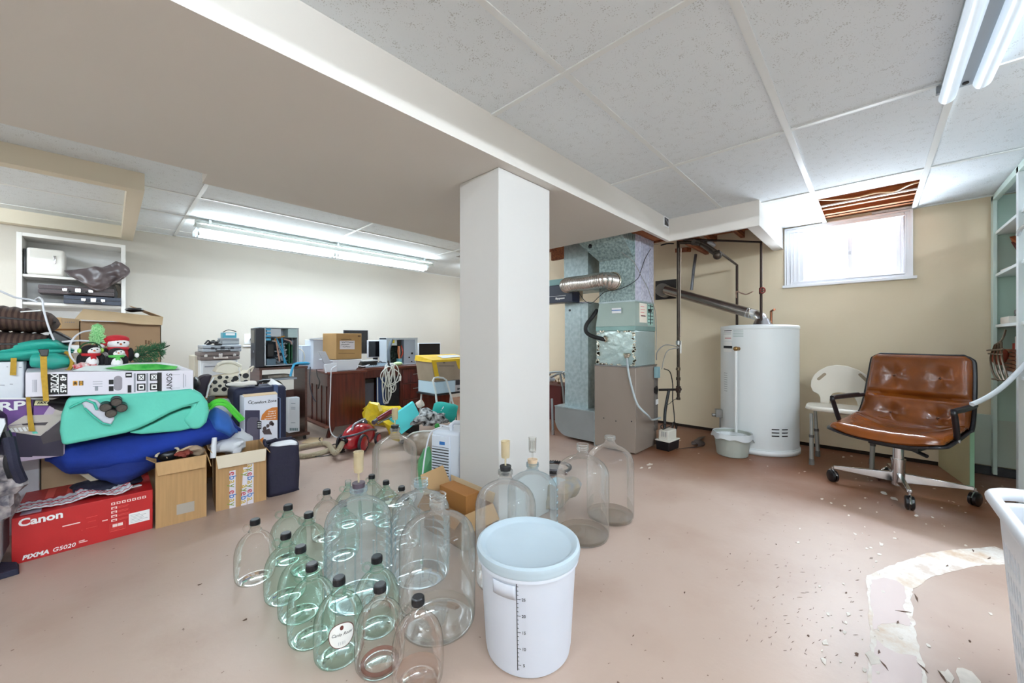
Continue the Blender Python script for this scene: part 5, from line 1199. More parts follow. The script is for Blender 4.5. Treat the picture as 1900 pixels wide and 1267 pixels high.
wpart('cloth', sheet(gb, 26, 44), M_gb, t, solid=.012, sub=1)
t = thing('briefcase', 'brown briefcase lying above the blue one on the bookcase shelf', 'briefcase', (-.20, 5.38, 1.48))
def case(t, w, d, h, m, metal, latch=True, hm=None, spread=.17):
    part('shell', B().box((-w/2, -d/2, 0), (w/2, d/2, h*.48)).box((-w/2, -d/2, h*.52), (w/2, d/2, h)), m, t, bevel=.006)
    part('seam', B().box((-w/2+.004, -d/2+.004, h*.47), (w/2-.004, d/2-.004, h*.53)), M_black, t)
    b = B(); b.tube([(-.05, -d/2, h*.35), (-.055, -d/2-.028, h*.22), (.055, -d/2-.028, h*.22), (.05, -d/2, h*.35)], .008, 8); part('handle', b, hm or M_black, t)
    for s in (-1, 1): part('latch', B().box((s*spread*w-.014, -d/2-.006, h*.38), (s*spread*w+.014, -d/2, h*.70)), metal, t, bevel=.002)
    part('lock_plate', B().box((-.017, -d/2-.008, h*.30), (.017, -d/2, h*.78)), metal, t, bevel=.002)
case(t, .46, .22, .075, mat('brown_leatherette', '#4f4547', .5, bump=.2, bscale=80), M_chrome)
t = thing('briefcase', 'slate-blue briefcase at the bottom of the bookcase shelf', 'briefcase', (-.105, 5.37, 1.397))
case(t, .36, .23, .075, mat('slate_leatherette', '#3c4250', .5, bump=.2, bscale=80), M_chrome)
tag(obj('brown_sling', B().poly([ay(213, 527, 5.30), ay(222, 530, 5.30), ay(226, 550, 5.30), ay(222, 572, 5.30), ay(216, 560, 5.30), ay(219, 545, 5.30)], (0, .06, 0)), mat('olive_strap', '#5b5348', .7)), 'olive strap hanging beside the briefcases on the shelf', 'strap')
# cartons standing before the bookcase
t = thing('open_carton', 'large open carton with bent pale flap before the bookcase', 'box', (.06, 3.9, .70))
part_ = lambda n, b, m, **k: wpart(n, b, m, t, **k)
Yc = 3.75; pl_, pr_ = ay(147, 590, Yc), ay(299, 595, Yc)
M_big = mat('big_carton_brown', '#a08264', .85, var=.06, scale=3)
zt, zb = pl_.z-.02, .60
part_('front_wall', B().box((pl_.x, Yc, zb), (pr_.x, Yc+.005, zt)), M_big, smooth=0); part_('side_wall', B().box((pl_.x, Yc, zb), (pl_.x+.005, Yc+.4, zt)), M_big, smooth=0); part_('side_wall', B().box((pr_.x-.005, Yc, zb), (pr_.x, Yc+.4, zt)), M_big, smooth=0)
part_('back_wall', B().box((pl_.x, Yc+.395, zb), (pr_.x, Yc+.4, zt)), M_big, smooth=0); part_('base', B().box((pl_.x, Yc, zb), (pr_.x, Yc+.4, zb+.006)), M_big, smooth=0)
part_('flap', B().poly([ay(138, 592, Yc-.07), ay(155, 573, Yc), ay(303, 588, Yc), ay(301, 603, Yc-.06), ay(265, 602, Yc-.07), ay(240, 600, Yc-.075), ay(228, 598, Yc-.075), ay(210, 596, Yc-.075), ay(170, 594, Yc-.075)], (0, .004, 0)), M_cardlight, smooth=0)
part_('flap', B().poly([ay(303, 589, Yc), ay(303, 589, Yc)+Vector((0, .4, 0)), ay(240, 568, Yc+.3), ay(258, 573, Yc+.1)], (0, 0, .004)), M_card, smooth=0)
b = B(); b.box((pr_.x-.085, Yc-.001, zt-.155), (pr_.x-.075, Yc, zt-.125)); b.box((pr_.x-.070, Yc-.001, zt-.155), (pr_.x-.060, Yc, zt-.128)); b.box((pr_.x-.055, Yc-.001, zt-.155), (pr_.x-.052, Yc, zt-.12)); b.box((pr_.x-.135, Yc-.001, zt-.172), (pr_.x-.10, Yc, zt-.168)); part_('printed_marks', b, mat('brown_ink', '#6d5238', .8), smooth=0)
tag(obj('black_glove', B().ell(ay(252, 575, Yc+.1), (.045, .05, .018), nz=.5, ns=20), M_black), 'black object peeping from the large carton by the shelf', 'clothing')
tag(obj('support_carton', B().box((pl_.x-.02, Yc+.02, 0), (pr_.x+.0, Yc+.42, .598)), M_card, bevel=.004), 'brown carton under the large open one, hidden by the TV carton', 'box')
t = thing('cardboard_carton', 'taped tan carton lid right of the upper brown cushion', 'box', (-.30, 4.1, .9))
wpart('carton', B().hexa([tuple(ay(92, 640, 4.0)), tuple(ay(147, 640, 4.0)), tuple(ay(147, 640, 4.0)+Vector((0, .3, 0))), tuple(ay(92, 640, 4.0)+Vector((0, .3, 0))), tuple(ay(96, 588, 4.0)), tuple(ay(147, 592, 4.0)), tuple(ay(147, 592, 4.0)+Vector((0, .3, 0))), tuple(ay(96, 588, 4.0)+Vector((0, .3, 0)))]), M_cardlight, t)
b = B(); rectY(b, 97, 589, 114, 609, 3.998); wpart('parcel_tape', b, mat('tan_tape', '#c79a52', .25), t, smooth=0)
b = B(); rectY(b, 92, 610, 147, 613, 3.996); wpart('dark_gap', b, M_carddark, t, smooth=0)
b = B()
for k in range(5): rectY(b, 120+4*k, 597, 122+4*k, 598.5, 3.996)
wpart('printed_line', b, M_inkgrey, t, smooth=0)
tag(obj('support_carton', B().box((-.62, 4.02, 0), (-.20, 4.30, ay(92, 640, 4.0).z-.002)), M_card, bevel=.004), 'brown carton under the taped tan one, mostly hidden by the pile', 'box')

# ---- soft toys and little tree on the TV carton
tz = .925; Yp_ = 3.12
M_wht = mat('white_plush', '#e9e7e8', .95, bump=.5, bscale=60); M_blk = mat('black_plush', '#17161a', .95, bump=.5, bscale=60); M_redp = mat('red_felt', '#b3202a', .9, bump=.3, bscale=60); M_grn = mat('green_scarf', '#57b558', .9)
def toy(label, x, z_base, Y, hat, scarf, s=1., lean=0.):
    p = ay(x, 680, Y); t = thing('plush_penguin', label, 'soft toy', (p.x, Y, z_base), lean, 'soft toys on the television carton')
    part('body', B().ell((0, 0, .055*s), (.048*s, .042*s, .056*s), nz=.1, ns=15), M_redp if hat == 'santa' else M_blk, t)
    part('belly', B().ell((0, -.018*s, .050*s), (.034*s, .030*s, .044*s)), M_wht, t)
    part('head', B().ell((0, -.004*s, .125*s), (.046*s, .040*s, .034*s)), M_blk if hat != 'santa' else M_wht, t)
    fc = part('face', B().ell((.006*s, -.018*s, .122*s), (.038*s, .030*s, .027*s)), M_wht, t)
    part('eye', B().ell((-.006*s, -.048*s, .130*s), (.004*s,)*3), M_black, fc); part('eye', B().ell((.020*s, -.046*s, .130*s), (.004*s,)*3), M_black, fc)
    part('beak', B().tube([(.006*s, -.045*s, .122*s), (.008*s, -.062*s, .119*s)], [.006*s, .001], 10), mat('orange_felt', '#c96a3a', .9), fc)
    for q in (-1, 1):
        part('wing', B().ell((q*.050*s, -.008*s, .060*s), (.014*s, .018*s, .040*s)), M_blk, t); part('foot', B().ell((q*.022*s, -.035*s, .008*s), (.020*s, .024*s, .009*s)), mat('cream_felt', '#d9c9a9', .9), t)
    if hat == 'muffs':
        part('earmuff_band', B().tube(arc((0, -.002*s, .125*s), .050*s, 0, pi, 14), .004*s, 6), mat('dark_green_felt', '#2c5a36', .9), t)
        for q in (-1, 1): part('earmuff', B().ell((q*.050*s, -.006*s, .122*s), (.010*s, .016*s, .016*s)), mat('lime_fluff', '#9fd45a', .95, bump=.6, bscale=80), t)
    elif hat == 'santa':
        part('hat', B().ell((-.004*s, .004*s, .148*s), (.052*s, .044*s, .026*s)).ell((-.052*s, -.002*s, .135*s), (.020*s, .018*s, .024*s)), M_redp, t); part('pompom', B().ell((-.066*s, -.006*s, .110*s), (.013*s,)*3, nz=.2, ns=40), M_wht, t)
    part('scarf', B().tube(arc((0, -.004*s, .096*s), .036*s, 0, 2*pi*19/20, 19, (1, 0, 0), (0, 1, 0)), .010*s, 8, closed=True).obox((.004*s, -.040*s, .060*s), (.026*s, .008*s, .070*s), .1), scarf, t, bevel=.002)
    return t
toy('black plush penguin with lime earmuffs and red scarf', 168, tz-.012, 3.10, 'muffs', M_redp, .84, .25)
toy('larger plush snow figure in a red hat and coat, behind the others', 219, tz+.0, 3.19, 'santa', M_redp, 1.02, .1)
toy('small plush penguin with a bright green scarf, right of the other penguin', 216, tz-.014, 3.07, 'none', M_grn, .74, .1)
t = thing('pompom_tree', 'fuzzy green pompom tree ornament behind the plush penguins', 'ornament', ay(181, 631, 3.18))
def fuzz(c, rx, rz_, n, m, name='fringe'):
    b = B()
    for i in range(n):
        a = random.uniform(0, 2*pi); z = random.uniform(-1, 1); r = rx*(1-.25*z)
        p = c + Vector((cos(a)*r, sin(a)*r, z*rz_)); q = p + Vector((cos(a)*.007+random.uniform(-.006, .006), sin(a)*.007, random.uniform(-.012, .012)))
        b.tube([p, q], [.0035, .0008], 4)
    return b
base = ay(181, 631, 3.22) - ay(181, 640, 3.22)
part('core', B().lathe([(0, -.055), (.022, -.05), (.022, .0), (.017, .05), (0, .06)], (0, 0, .035), seg=20), mat('light_green_pile', '#79bb7a', .95, bump=.9, bscale=70), t)
part('fringe', fuzz(Vector((0, 0, .030)), .021, .048, 380, None), mat('pale_green_tinsel', '#a6dba0', .9), t)
part('trunk', B().cyl((0, 0, -.10), (0, 0, -.02), .008, seg=10), mat('twig_brown', '#4c3626', .8), t)
part('stand', B().cyl((0, 0, -.108), (0, 0, -.098), .03, seg=16), mat('twig_brown', '#4c3626', .8), t)
t = thing('zebra_ornament', 'small black and white striped toy between the plush figures', 'ornament', ay(196, 668, 3.14))
part('body', B().ell((0, 0, 0), (.024, .02, .045), nz=.4, ns=26), mat('striped_cloth', '#ddd9da', .9, col2='#1a1718', scale=60), t)
tag(obj('candy_ornament', B().ell(ay(158, 678, 3.07), (.045, .03, .014), nz=.9, ns=40), mat('red_white_yarn', '#c93a45', .9, col2='#e6dedd', scale=50)), 'red and white striped yarn pieces at the penguin\'s feet', 'ornament')
t = thing('artificial_tree', 'small artificial pine tree lying on its side, tip pointing right', 'christmas tree', ay(240, 672, 3.22))
q0, q1 = ay(236, 668, 3.22), ay(315, 641, 3.24)
wpart('stem', B().tube([q0, q1], [.006, .003], 8), mat('twig_dark', '#1f2618', .8), t)
b = B()
for i in range(1500):
    k = random.random()**1.15; 
    if k > .80: continue
    c = q0.lerp(q1, k); a = random.uniform(0, 2*pi); L_ = (.095*(1-k)**.6)*random.uniform(.35, 1); dr = Vector((.55, cos(a)*.8, sin(a))).normalized()
    p = c + dr*L_; b.tube([p, p + dr*.010 + Vector((random.uniform(-.012, .012), random.uniform(-.01, .01), random.uniform(-.012, .012)))], [.0016, .0006], 3)
for i in range(46):
    k = i/46*.82; c = q0.lerp(q1, k); a = i*2.4; dr = Vector((.55, cos(a)*.8, sin(a))).normalized(); b.tube([c, c+dr*.095*(1-k)**.6], [.0022, .001], 4)
wpart('needles', b, mat('pine_green', '#2c6a42', .8, col2='#1d4a2c', scale=40), t)
wpart('bauble', B().ell(ay(254, 659, 3.13), (.010, .010, .014)), M_wht, t)
t = thing('gift_bag', 'green and white glossy plastic sheet on the television carton', 'bag', ay(260, 684, 3.06))
wpart('film', B().poly([ay(133, 688, 3.0), ay(160, 679, 3.02), ay(220, 677, 3.02), ay(240, 674, 3.05), ay(300, 673, 3.06), ay(334, 678, 3.06), ay(335, 685, 3.03), ay(250, 688, 3.02)], (0, .12, 0)), mat('white_glossy_film', '#cfd8d8', .2), t)
wpart('green_print', B().poly([ay(195, 683, 2.995), ay(240, 676, 3.03), ay(290, 675, 3.04), ay(330, 680, 3.03), ay(325, 685, 2.998), ay(250, 687, 2.995)], (0, .09, .002)), mat('green_glossy_film', '#2f9e3c', .2, col2='#6fd06a', scale=14), t)

# ================================================================== BEHIND THE PILE: CABINET, CASES, PHONE, BAGS
M_cabw = mat('cabinet_white', '#dfe4ea', .4)
t = thing('filing_cabinet', 'white cabinet with briefcases stacked on it against the far wall', 'cabinet', (.77, 4.95, 0))
c0 = ay(372, 700, 4.75); c1 = ay(441, 700, 4.75); ct = ay(405, 668, 4.75).z
wpart('body', B().box((c0.x, 4.75, 0), (c1.x, 5.15, ct)), M_cabw, t, bevel=.006)
dr = wpart('drawer', B().box((c0.x+.015, 4.738, ct-.20), (c1.x-.012, 4.75, ct-.03)), M_cabw, t, bevel=.004)
wpart('pull', B().box((c0.x+.03, 4.730, ct-.065), (c0.x+.16, 4.738, ct-.055)), M_inkgrey, dr)
wpart('drawer', B().box((c0.x+.015, 4.738, ct-.42), (c1.x-.012, 4.75, ct-.22)), M_cabw, t, bevel=.004)
t = thing('metal_locker', 'narrow beige metal locker behind the white cabinet\'s left side', 'locker', (.55, 4.9, 0))
p0, p1 = ay(362, 700, 4.9), ay(371, 700, 4.9); wpart('panel', B().box((p0.x-.01, 4.9, 0), (p1.x+.01, 5.25, ay(366, 660, 4.9).z)), mat('beige_metal', '#c2bbab', .5), t, bevel=.008)
def case_at(label, pxl, pxr, yt, yb, Y, m, metal, hm=None, rz=0, d=.3, sp=.3):
    a, c = ay(pxl, yb, Y), ay(pxr, yb, Y); zt = ay((pxl+pxr)/2, yt, Y).z; zb = ay((pxl+pxr)/2, yb, Y).z
    t = thing('briefcase', label, 'briefcase', ((a.x+c.x)/2, Y+d/2, zb), rz, 'briefcases stacked on the white cabinet'); case(t, c.x-a.x, d, zt-zb, m, metal, hm=hm, spread=sp); return t
c_1 = case_at('taupe briefcase directly on the white cabinet', 371, 445, 653, 667.5, 4.72, mat('taupe_leatherette', '#7c716f', .5, bump=.2, bscale=60), M_chrome, mat('taupe_handle', '#bfb6b0', .5), d=.33, sp=.36)
c_2 = case_at('silver-grey briefcase with dark trim on top of the taupe one', 376, 448, 640, 652.5, 4.72, mat('silver_case', '#a5adb8', .35, .3), mat('dark_trim', '#2d3038', .5), M_black, d=.31, sp=.25)
def bxY(px0, px1, yt, yb, Y, d): a = ay(px0, yb, Y); c = ay(px1, yb, Y); z1 = ay((px0+px1)/2, yt, Y).z; z0 = ay((px0+px1)/2, yb, Y).z; return B().box((a.x, Y, z0), (c.x, Y+d, z1))
t = thing('grey_device', 'small grey electronic box on the silver briefcase', 'electronics', ay(425, 640, 4.74)); wpart('case', bxY(411, 444, 627, 640, 4.75, .20), mat('mid_grey_plastic', '#8a9096', .4), t, bevel=.004); wpart('front_strip', bxY(413, 443, 633, 637, 4.744, .006), mat('pale_grey', '#aeb6ba', .4), t)
t = thing('blue_device', 'small turquoise boxed gadget on top of the grey device', 'electronics', ay(426, 628, 4.78)); wpart('case', bxY(414, 439, 617, 627, 4.80, .13), mat('turquoise_plastic', '#3f9bb0', .4), t, bevel=.004); wpart('white_label', bxY(419, 436, 618, 622, 4.795, .005), M_inkwhite, t); wpart('top_wires', B().tube(curve([ay(414, 616, 4.8), ay(424, 612, 4.8), ay(438, 615, 4.8), ay(430, 613, 4.85)], 5), .004, 6), M_black, t)
wire('cable_tangle', 'black cables tangled on the silver briefcase, left of the grey device', [ay(380, 638, 4.74), ay(386, 632, 4.76), ay(392, 637, 4.74), ay(384, 639, 4.78), ay(396, 632, 4.8), ay(402, 637, 4.74), ay(407, 630, 4.76), ay(399, 639, 4.73), ay(412, 638, 4.72), ay(390, 635, 4.72), ay(405, 634, 4.72)], .008, M_black, 'cable')
# outlets on the wall
t = thing('wall_outlet', 'white outlet plate on the far wall with a black plug beside the open computer', 'outlet', (1.178, WY, 1.06))
part('plate', B().box((-.045, -.010, -.045), (.045, 0, .080)), M_white, t, bevel=.002); part('plug', B().obox((.035, -.03, .01), (.045, .03, .03), 0, 0, .4), M_black, t)
struct('trim_5', B().box((1.12, WY-.02, .985), (1.35, WY, 1.0)), M_white)

# polka-dot bag, phone, white tray
t = thing('polka_dot_bag', 'cream tote bag with large black dots behind the blue comforter', 'bag', ay(425, 735, 3.75))
PB = [(386, 735), (389, 712), (396, 700), (408, 697), (430, 695), (452, 691), (463, 686), (464, 705), (461, 722), (444, 731), (420, 735)]
Yd = 3.75
wpart('body', outline(PB, Yd, .16), mat('cream_canvas', '#ddd5c3', .8), t, bevel=.02, seg=3)
b = B()
for (x, y_, r) in [(399, 709, 3.6), (408, 700, 3.6), (418, 708, 3.2), (424, 714, 5.2), (400, 723, 4), (416, 722, 4), (433, 721, 4), (437, 702, 4.6), (449, 710, 3.2), (456, 697, 5), (456, 709, 4.6), (432, 706, 2.6), (441, 713, 3.2), (452, 722, 3.4), (408, 716, 2.8), (445, 696, 2.6), (421, 700, 2.6), (390, 717, 2.6)]:
    c = ay(x, y_, Yd-.001); rr = r*.0044; b.bm.faces.new([b.bm.verts.new(c + Vector((rr*cos(2*pi*k/20), 0, rr*sin(2*pi*k/20)))) for k in range(20)])
wpart('dots', b, M_black, t, smooth=0)
wpart('handle', B().tube(curve([ay(458, 690, Yd+.02), ay(464, 684, Yd+.02), ay(470, 680, Yd+.05), ay(466, 690, Yd+.06)], 5), .007, 6), mat('cream_canvas', '#ddd5c3', .8), t)
tag(obj('support_carton', B().box((.50, 3.74, 0), (.86, 3.98, ay(420, 735, 3.75).z-.003)), M_carddark, bevel=.004), 'carton under the dotted bag, almost hidden by the comforter', 'box')
t = thing('telephone', 'cream desk telephone lying on the dotted bag', 'telephone', ay(425, 697, 3.84))
wpart('base', B().poly([ay(398, 690, 3.84), ay(406, 678, 3.84), ay(420, 673, 3.84), ay(440, 675, 3.84), ay(450, 681, 3.84), ay(447, 690, 3.84), ay(425, 695, 3.84)], (0, .12, 0)), mat('ivory_plastic', '#ded9cb', .4), t, bevel=.008)
wpart('handset', B().tube(curve([ay(404, 677, 3.83), ay(415, 672, 3.82), ay(432, 672, 3.82), ay(447, 679, 3.83)], 5), [.016]*5+[.011]*6+[.016]*5 if False else .013, 10), mat('ivory_plastic', '#ded9cb', .4), t)
wpart('hanging_cord', B().tube([ay(444, 682, 3.74)+Vector((0, 0, .01*sin(k))) + Vector((0, 0, -.012*k)) + Vector((.006*cos(k*2.2), 0, 0)) for k in range(16)], .004, 6), M_inkwhite, t)
# dark bag with pink lining
t = thing('dark_tote', 'black shoulder bag with a purplish lining behind the mint mattress', 'bag', ay(372, 735, 3.6))
wpart('body', outline([(356, 738), (358, 716), (368, 706), (378, 697), (395, 695), (388, 712), (382, 738)], 3.62, .14), mat('plum_black', '#2c2230', .7), t, bevel=.015, seg=3)
wpart('white_trim', B().tube([ay(383, 738, 3.60), ay(388, 715, 3.60), ay(397, 700, 3.60)], .006, 6), M_inkwhite, t)
tag(obj('support_carton', B().box((.36, 3.60, 0), (.50, 3.78, ay(370, 738, 3.62).z)), M_carddark, bevel=.004), 'carton under the dark shoulder bag, hidden behind the mattress', 'box')
tag(obj('black_shoe', B().ell(ay(362, 712, 3.55), (.03, .05, .05), nz=.4, ns=14), M_black), 'black lumpy thing at the television carton\'s right end', 'shoe')
# lime bag strap, clear bags
t = thing('lime_bag', 'lime green ribboned bag lying over the blue comforter', 'bag', ay(412, 745, 3.1))
b = B(); b.tube(curve([ay(388, 752, 3.06), ay(400, 745, 3.03), ay(414, 744, 3.03), ay(428, 755, 3.04), ay(440, 768, 3.05), ay(450, 778, 3.07)], 5), .015, 8)
b.tube(curve([ay(390, 758, 3.03), ay(402, 750, 3.0), ay(418, 752, 3.0), ay(432, 766, 3.02), ay(446, 781, 3.04)], 5), .010, 8)
wpart('ribbon', b, mat('lime_satin', '#4fc23a', .4, bump=.4, bscale=20), t); wpart('dark_logo', B().obox(ay(391, 741, 3.05), (.03, .02, .045), 0, 0, .4), M_black, t)
t = thing('clear_bag', 'translucent white plastic bag of things behind the suitcase\'s left side', 'bag', ay(420, 735, 3.45))
wpart('film', B().ell(ay(412, 768, 3.62), (.13, .10, .12), nz=.4, ns=7), mat('milky_film', '#ccd0d3', .35, trans=.0), t)
t = thing('white_bag', 'white crumpled plastic bag below the comforter\'s end', 'bag', ay(430, 815, 3.2))
wpart('film', B().ell(ay(436, 822, 3.30), (.10, .07, .10), nz=.5, ns=10), mat('white_film_bag', '#dfe3ea', .4), t)

# suitcase, heater carton, white carton
t = thing('suitcase', 'navy fabric upright suitcase with scarf on top, behind the heater carton', 'suitcase', (.82, 3.6, 0))
s0, s1 = ay(434, 800, 3.46), ay(533, 800, 3.46); st = ay(480, 718, 3.46).z
M_nav = mat('navy_suitcase', '#1f2440', .7, var=.15, scale=8, bump=.2, bscale=90)
wpart('body', B().box((s0.x, 3.46, .03), (s1.x, 3.72, st)), M_nav, t, bevel=.035, seg=4)
wpart('front_pocket', B().box((s0.x+.045, 3.435, .08), (s1.x-.04, 3.47, st-.06)), M_nav, t, bevel=.025, seg=4)
wpart('piping', B().tube([(s0.x+.07, 3.43, .10), (s0.x+.07, 3.43, st-.10), (s0.x+.10, 3.43, st-.075), (s1.x-.10, 3.43, st-.075), (s1.x-.06, 3.43, st-.10), (s1.x-.06, 3.43, .10)], .006, 6), mat('steel_blue_piping', '#5a6a8c', .6), t)
wpart('handle', B().tube(curve([(.80, 3.56, st-.01), (.82, 3.56, st+.03), (.90, 3.56, st+.03), (.93, 3.56, st-.01)], 5), .012, 8), M_black, t)
wpart('strap', B().box((.895, 3.445, st-.09), (.925, 3.60, st+.006)), mat('blue_strap', '#46567a', .7), t, bevel=.004)
for x in (s0.x+.05, s1.x-.05): wpart('wheel', B().cyl((x-.012, 3.60, .03), (x+.012, 3.60, .03), .03, seg=18), M_black, t)
tag(obj('white_scarf', B().ell(ay(456, 712, 3.5), (.085, .06, .022), nz=.9, ns=14), mat('cream_cloth', '#ddd8d0', .85)), 'cream scarf on the suitcase\'s left top corner', 'cloth')
tag(obj('white_paper', B().poly([ay(497, 712, 3.55), ay(504, 702, 3.55), ay(511, 713, 3.55), ay(526, 715, 3.5), ay(532, 724, 3.47), ay(510, 718, 3.48)], (0, .03, 0)), M_inkwhite), 'white crumpled paper on the suitcase\'s right top', 'paper')
t = thing('heater_carton', 'tall white carton printed with a tower heater, before the suitcase', 'box', (.78, 3.35, 0))
Yh = 3.28; h0, h1 = ay(453, 800, Yh), ay(515, 800, Yh); ht = ay(484, 734, Yh).z
part_ = lambda n, b, m, **k: wpart(n, b, m, t, **k)
part_('carton', B().box((h0.x, Yh, 0), (h1.x, Yh+.14, ht)), mat('white_gloss_card', '#dfe0ea', .4), bevel=.002)
part_('open_flap', B().poly([(h0.x, Yh, ht), (h1.x, Yh, ht), (h1.x+.0, Yh+.05, ht+.012), (h0.x, Yh+.05, ht+.012)], (0, .0, .003)), M_cardlight, smooth=0)
y = Yh-.001
text('lettering', 'Comfort Zone', .027, ay(490, 745.5, y), X_, Z_, M_ink, t, bold=.0004)
part_('logo_swirl', B().tube(arc(ay(464, 746, y), .010, .5, 2*pi, 14), .0018, 6), M_ink)
b = B(); rectY(b, 454.5, 761, 482, 782, y); b.quad([ay(454.5, 782, y), ay(482, 782, y), ay(482, 832, y), ay(454, 832, y)]); part_('pictured_heater', b, mat('dark_violet_print', '#35304a', .4), smooth=0)
b = B(); P_ = [ay(458, 832, y-.0005), ay(458, 783, y-.0005), ay(460, 777, y-.0005), ay(465, 774, y-.0005), ay(478, 774, y-.0005), ay(480, 778, y-.0005), ay(480, 832, y-.0005)]
b._f([b.bm.verts.new(q) for q in P_]); part_('pictured_panel', b, mat('slate_print', '#5c5668', .4), smooth=0)
b = B(); rectY(b, 477, 781, 485, 796, y-.0008); part_('pictured_buttons', b, M_ink, smooth=0)
b = B()
for i in range(2):
    for k in range(3): rectY(b, 478.3+3.2*i, 783+4*k, 480.3+3.2*i, 785+4*k, y-.0012)
part_('pictured_lights', b, M_inkwhite, smooth=0)
b = B(); P_ = [ay(515, 755, y), ay(505, 756, y), ay(494, 761, y), ay(486, 770, y), ay(484, 779, y), ay(515, 779, y)]; b._f([b.bm.verts.new(q) for q in P_]); b.quad([ay(482, 815, y), ay(489, 811, y), ay(489, 832, y), ay(482, 832, y)])
part_('orange_panel', b, mat('orange_print', '#c8752a', .45), smooth=0)
for i, s in enumerate(('Designed', 'for year &', 'cottages and', 'apartment use')): text('lettering', s, .013, ay(512, 762+4.2*i, y-.001), X_, Z_, M_inkwhite, t, bold=.0002, align='RIGHT')
b = B()
for (x, y_, r) in ((503, 785, 3.2), (497, 790, 2.6), (506, 787, 2.4), (491, 795, 3)): c = ay(x, y_, y-.0004); b._f([b.bm.verts.new(c+Vector((r*.0042*cos(2*pi*k/14), 0, r*.0052*sin(2*pi*k/14)))) for k in range(14)])
b.quad([ay(486, 799, y-.0004), ay(500, 795, y-.0004), ay(505, 806, y-.0004), ay(490, 806, y-.0004)]); part_('pictured_scene', b, mat('brown_photo_print', '#4a3a3c', .5), smooth=0)
t = thing('tall_white_carton', 'narrow white carton standing on the cart\'s base right of the suitcase', 'box', (1.3, 4.3, .08))
Yw = 4.32; w0, w1 = ay(536, 802, Yw), ay(556, 802, Yw); wz0, wz1 = ay(545, 802, Yw).z, ay(545, 738, Yw).z
wpart('carton', B().box((w0.x, Yw, wz0), (w1.x, Yw+.10, wz1)), mat('pale_blue_white_card', '#d6e0ea', .5), t, bevel=.003)
b = B()
for yy in (748, 755, 758, 784): rectY(b, 540, yy, 548, yy+1, Yw-.001)
for k in range(5): rectY(b, 537.5+3.2*k, 794, 540+3.2*k, 799, Yw-.001)
wpart('printed_marks', b, mat('teal_grey_ink', '#6c868f', .6), t, smooth=0)

# ================================================================== COMPUTER CART
M_brown = mat('walnut_laminate', '#5f4038', .4, col2='#4d332c', scale=4, stretch=(1, 1, 8))
t = thing('computer_cart', 'brown laminate computer cart carrying the opened computer tower', 'cart', (1.25, 4.63, 0))
part_ = lambda n, b, m, **k: wpart(n, b, m, t, **k)
k0, k1 = 1.03, 1.475; ky, kb = 4.45, 4.83; kt = .785
part_('top', B().box((k0-.005, ky, kt-.022), (k1+.005, kb, kt)), M_brown, bevel=.003)
for x in (k0, k1-.022): part_('side_panel', B().box((x, ky+.005, .07), (x+.022, kb, kt-.022)), M_brown, bevel=.002)
part_('base', B().box((k0-.01, ky-.04, .045), (k1+.01, kb, .072)), M_brown, bevel=.003)
part_('keyboard_tray', B().box((k0+.03, ky+.01, kt-.135), (k1-.10, kb-.04, kt-.115)), mat('grey_tray', '#9ba4ad', .4), bevel=.003)
part_('back_panel', B().box((k0+.022, kb-.012, .15), (k1-.022, kb, .50)), M_brown)
for x in (k0+.03, k1-.03):
    for yy in (ky+.0, kb-.05): part_('caster', B().cyl((x-.01, yy, .0235), (x+.01, yy, .0235), .022, seg=16), M_black)
# opened computer tower
def blob_cluster(b, x0, x1, y, z0, z1, n, s):
    for i in range(n): b.obox((random.uniform(x0, x1), y+random.uniform(-.01, .01), random.uniform(z0, z1)), (random.uniform(.4, 1)*s, .012, random.uniform(.3, 1)*s*.7), 0)
t = thing('computer_tower', 'opened computer tower with blue cables on the brown cart', 'computer', (1.21, 4.6, kt))
part_ = lambda n, b, m, **k: wpart(n, b, m, t, **k)
x0, x1, y0_, y1_, z0, z1 = 1.03, 1.395, 4.48, 4.67, kt+.004, 1.197
b = B(); b.box((x0+.03, y1_-.004, z0), (x1, y1_, z1)); b.box((x0+.03, y0_, z0), (x1, y1_, z0+.012)); b.box((x0, y0_-.004, z1-.008), (x1+.005, y1_, z1)); b.box((x1-.004, y0_, z0), (x1, y1_, z1)); b.box((x0+.05, y0_, z0), (x0+.06, y0_+.02, z1)); b.box((x1-.012, y0_, z0), (x1, y0_+.006, z1)); b.box((x0+.03, y0_, z0), (x1, y0_+.004, z0+.02))
part_('chassis', b, mat('pc_steel', '#c3cdd6', .4, .15), smooth=0)
part_('front_bezel', B().box((x0-.03, y0_-.002, z0), (x0+.05, y1_, z1-.008)), mat('dark_bezel', '#23252e', .4), bevel=.006)
bz = B().box((x0-.034, y0_+.03, z1-.16), (x0-.030, y1_-.03, z1-.03)); part_('drive_bays', bz, mat('bay_grey', '#7b776f', .5))
part_('bezel_logo', B().ell((x0-.03, y0_+.07, z0+.16), (.003, .013, .013)), M_inkgrey)
part_('power_supply', B().box((x1-.10, y0_+.004, z1-.105), (x1-.006, y1_-.01, z1-.012)), mat('psu_grey', '#b9cfd2', .4, .3), bevel=.002)
part_('drive_cage', B().box((x0+.07, y0_+.006, z1-.095), (x1-.165, y1_-.01, z1-.014)), mat('drive_silver', '#c6ccd6', .35, .4), bevel=.002)
b = B()
for k in range(4): b.box((x0+.062, y0_-.002, z1-.032-.034*k), (x0+.105, y0_+.01, z1-.012-.034*k))
part_('blue_drive_rails', b, mat('cyan_plastic', '#4aa9d6', .4), bevel=.001)
part_('motherboard', B().box((x0+.09, y1_-.03, z0+.03), (x1-.02, y1_-.024, z1-.115)), mat('dark_circuit_board', '#3d4a58', .5, col2='#1c242e', scale=60))
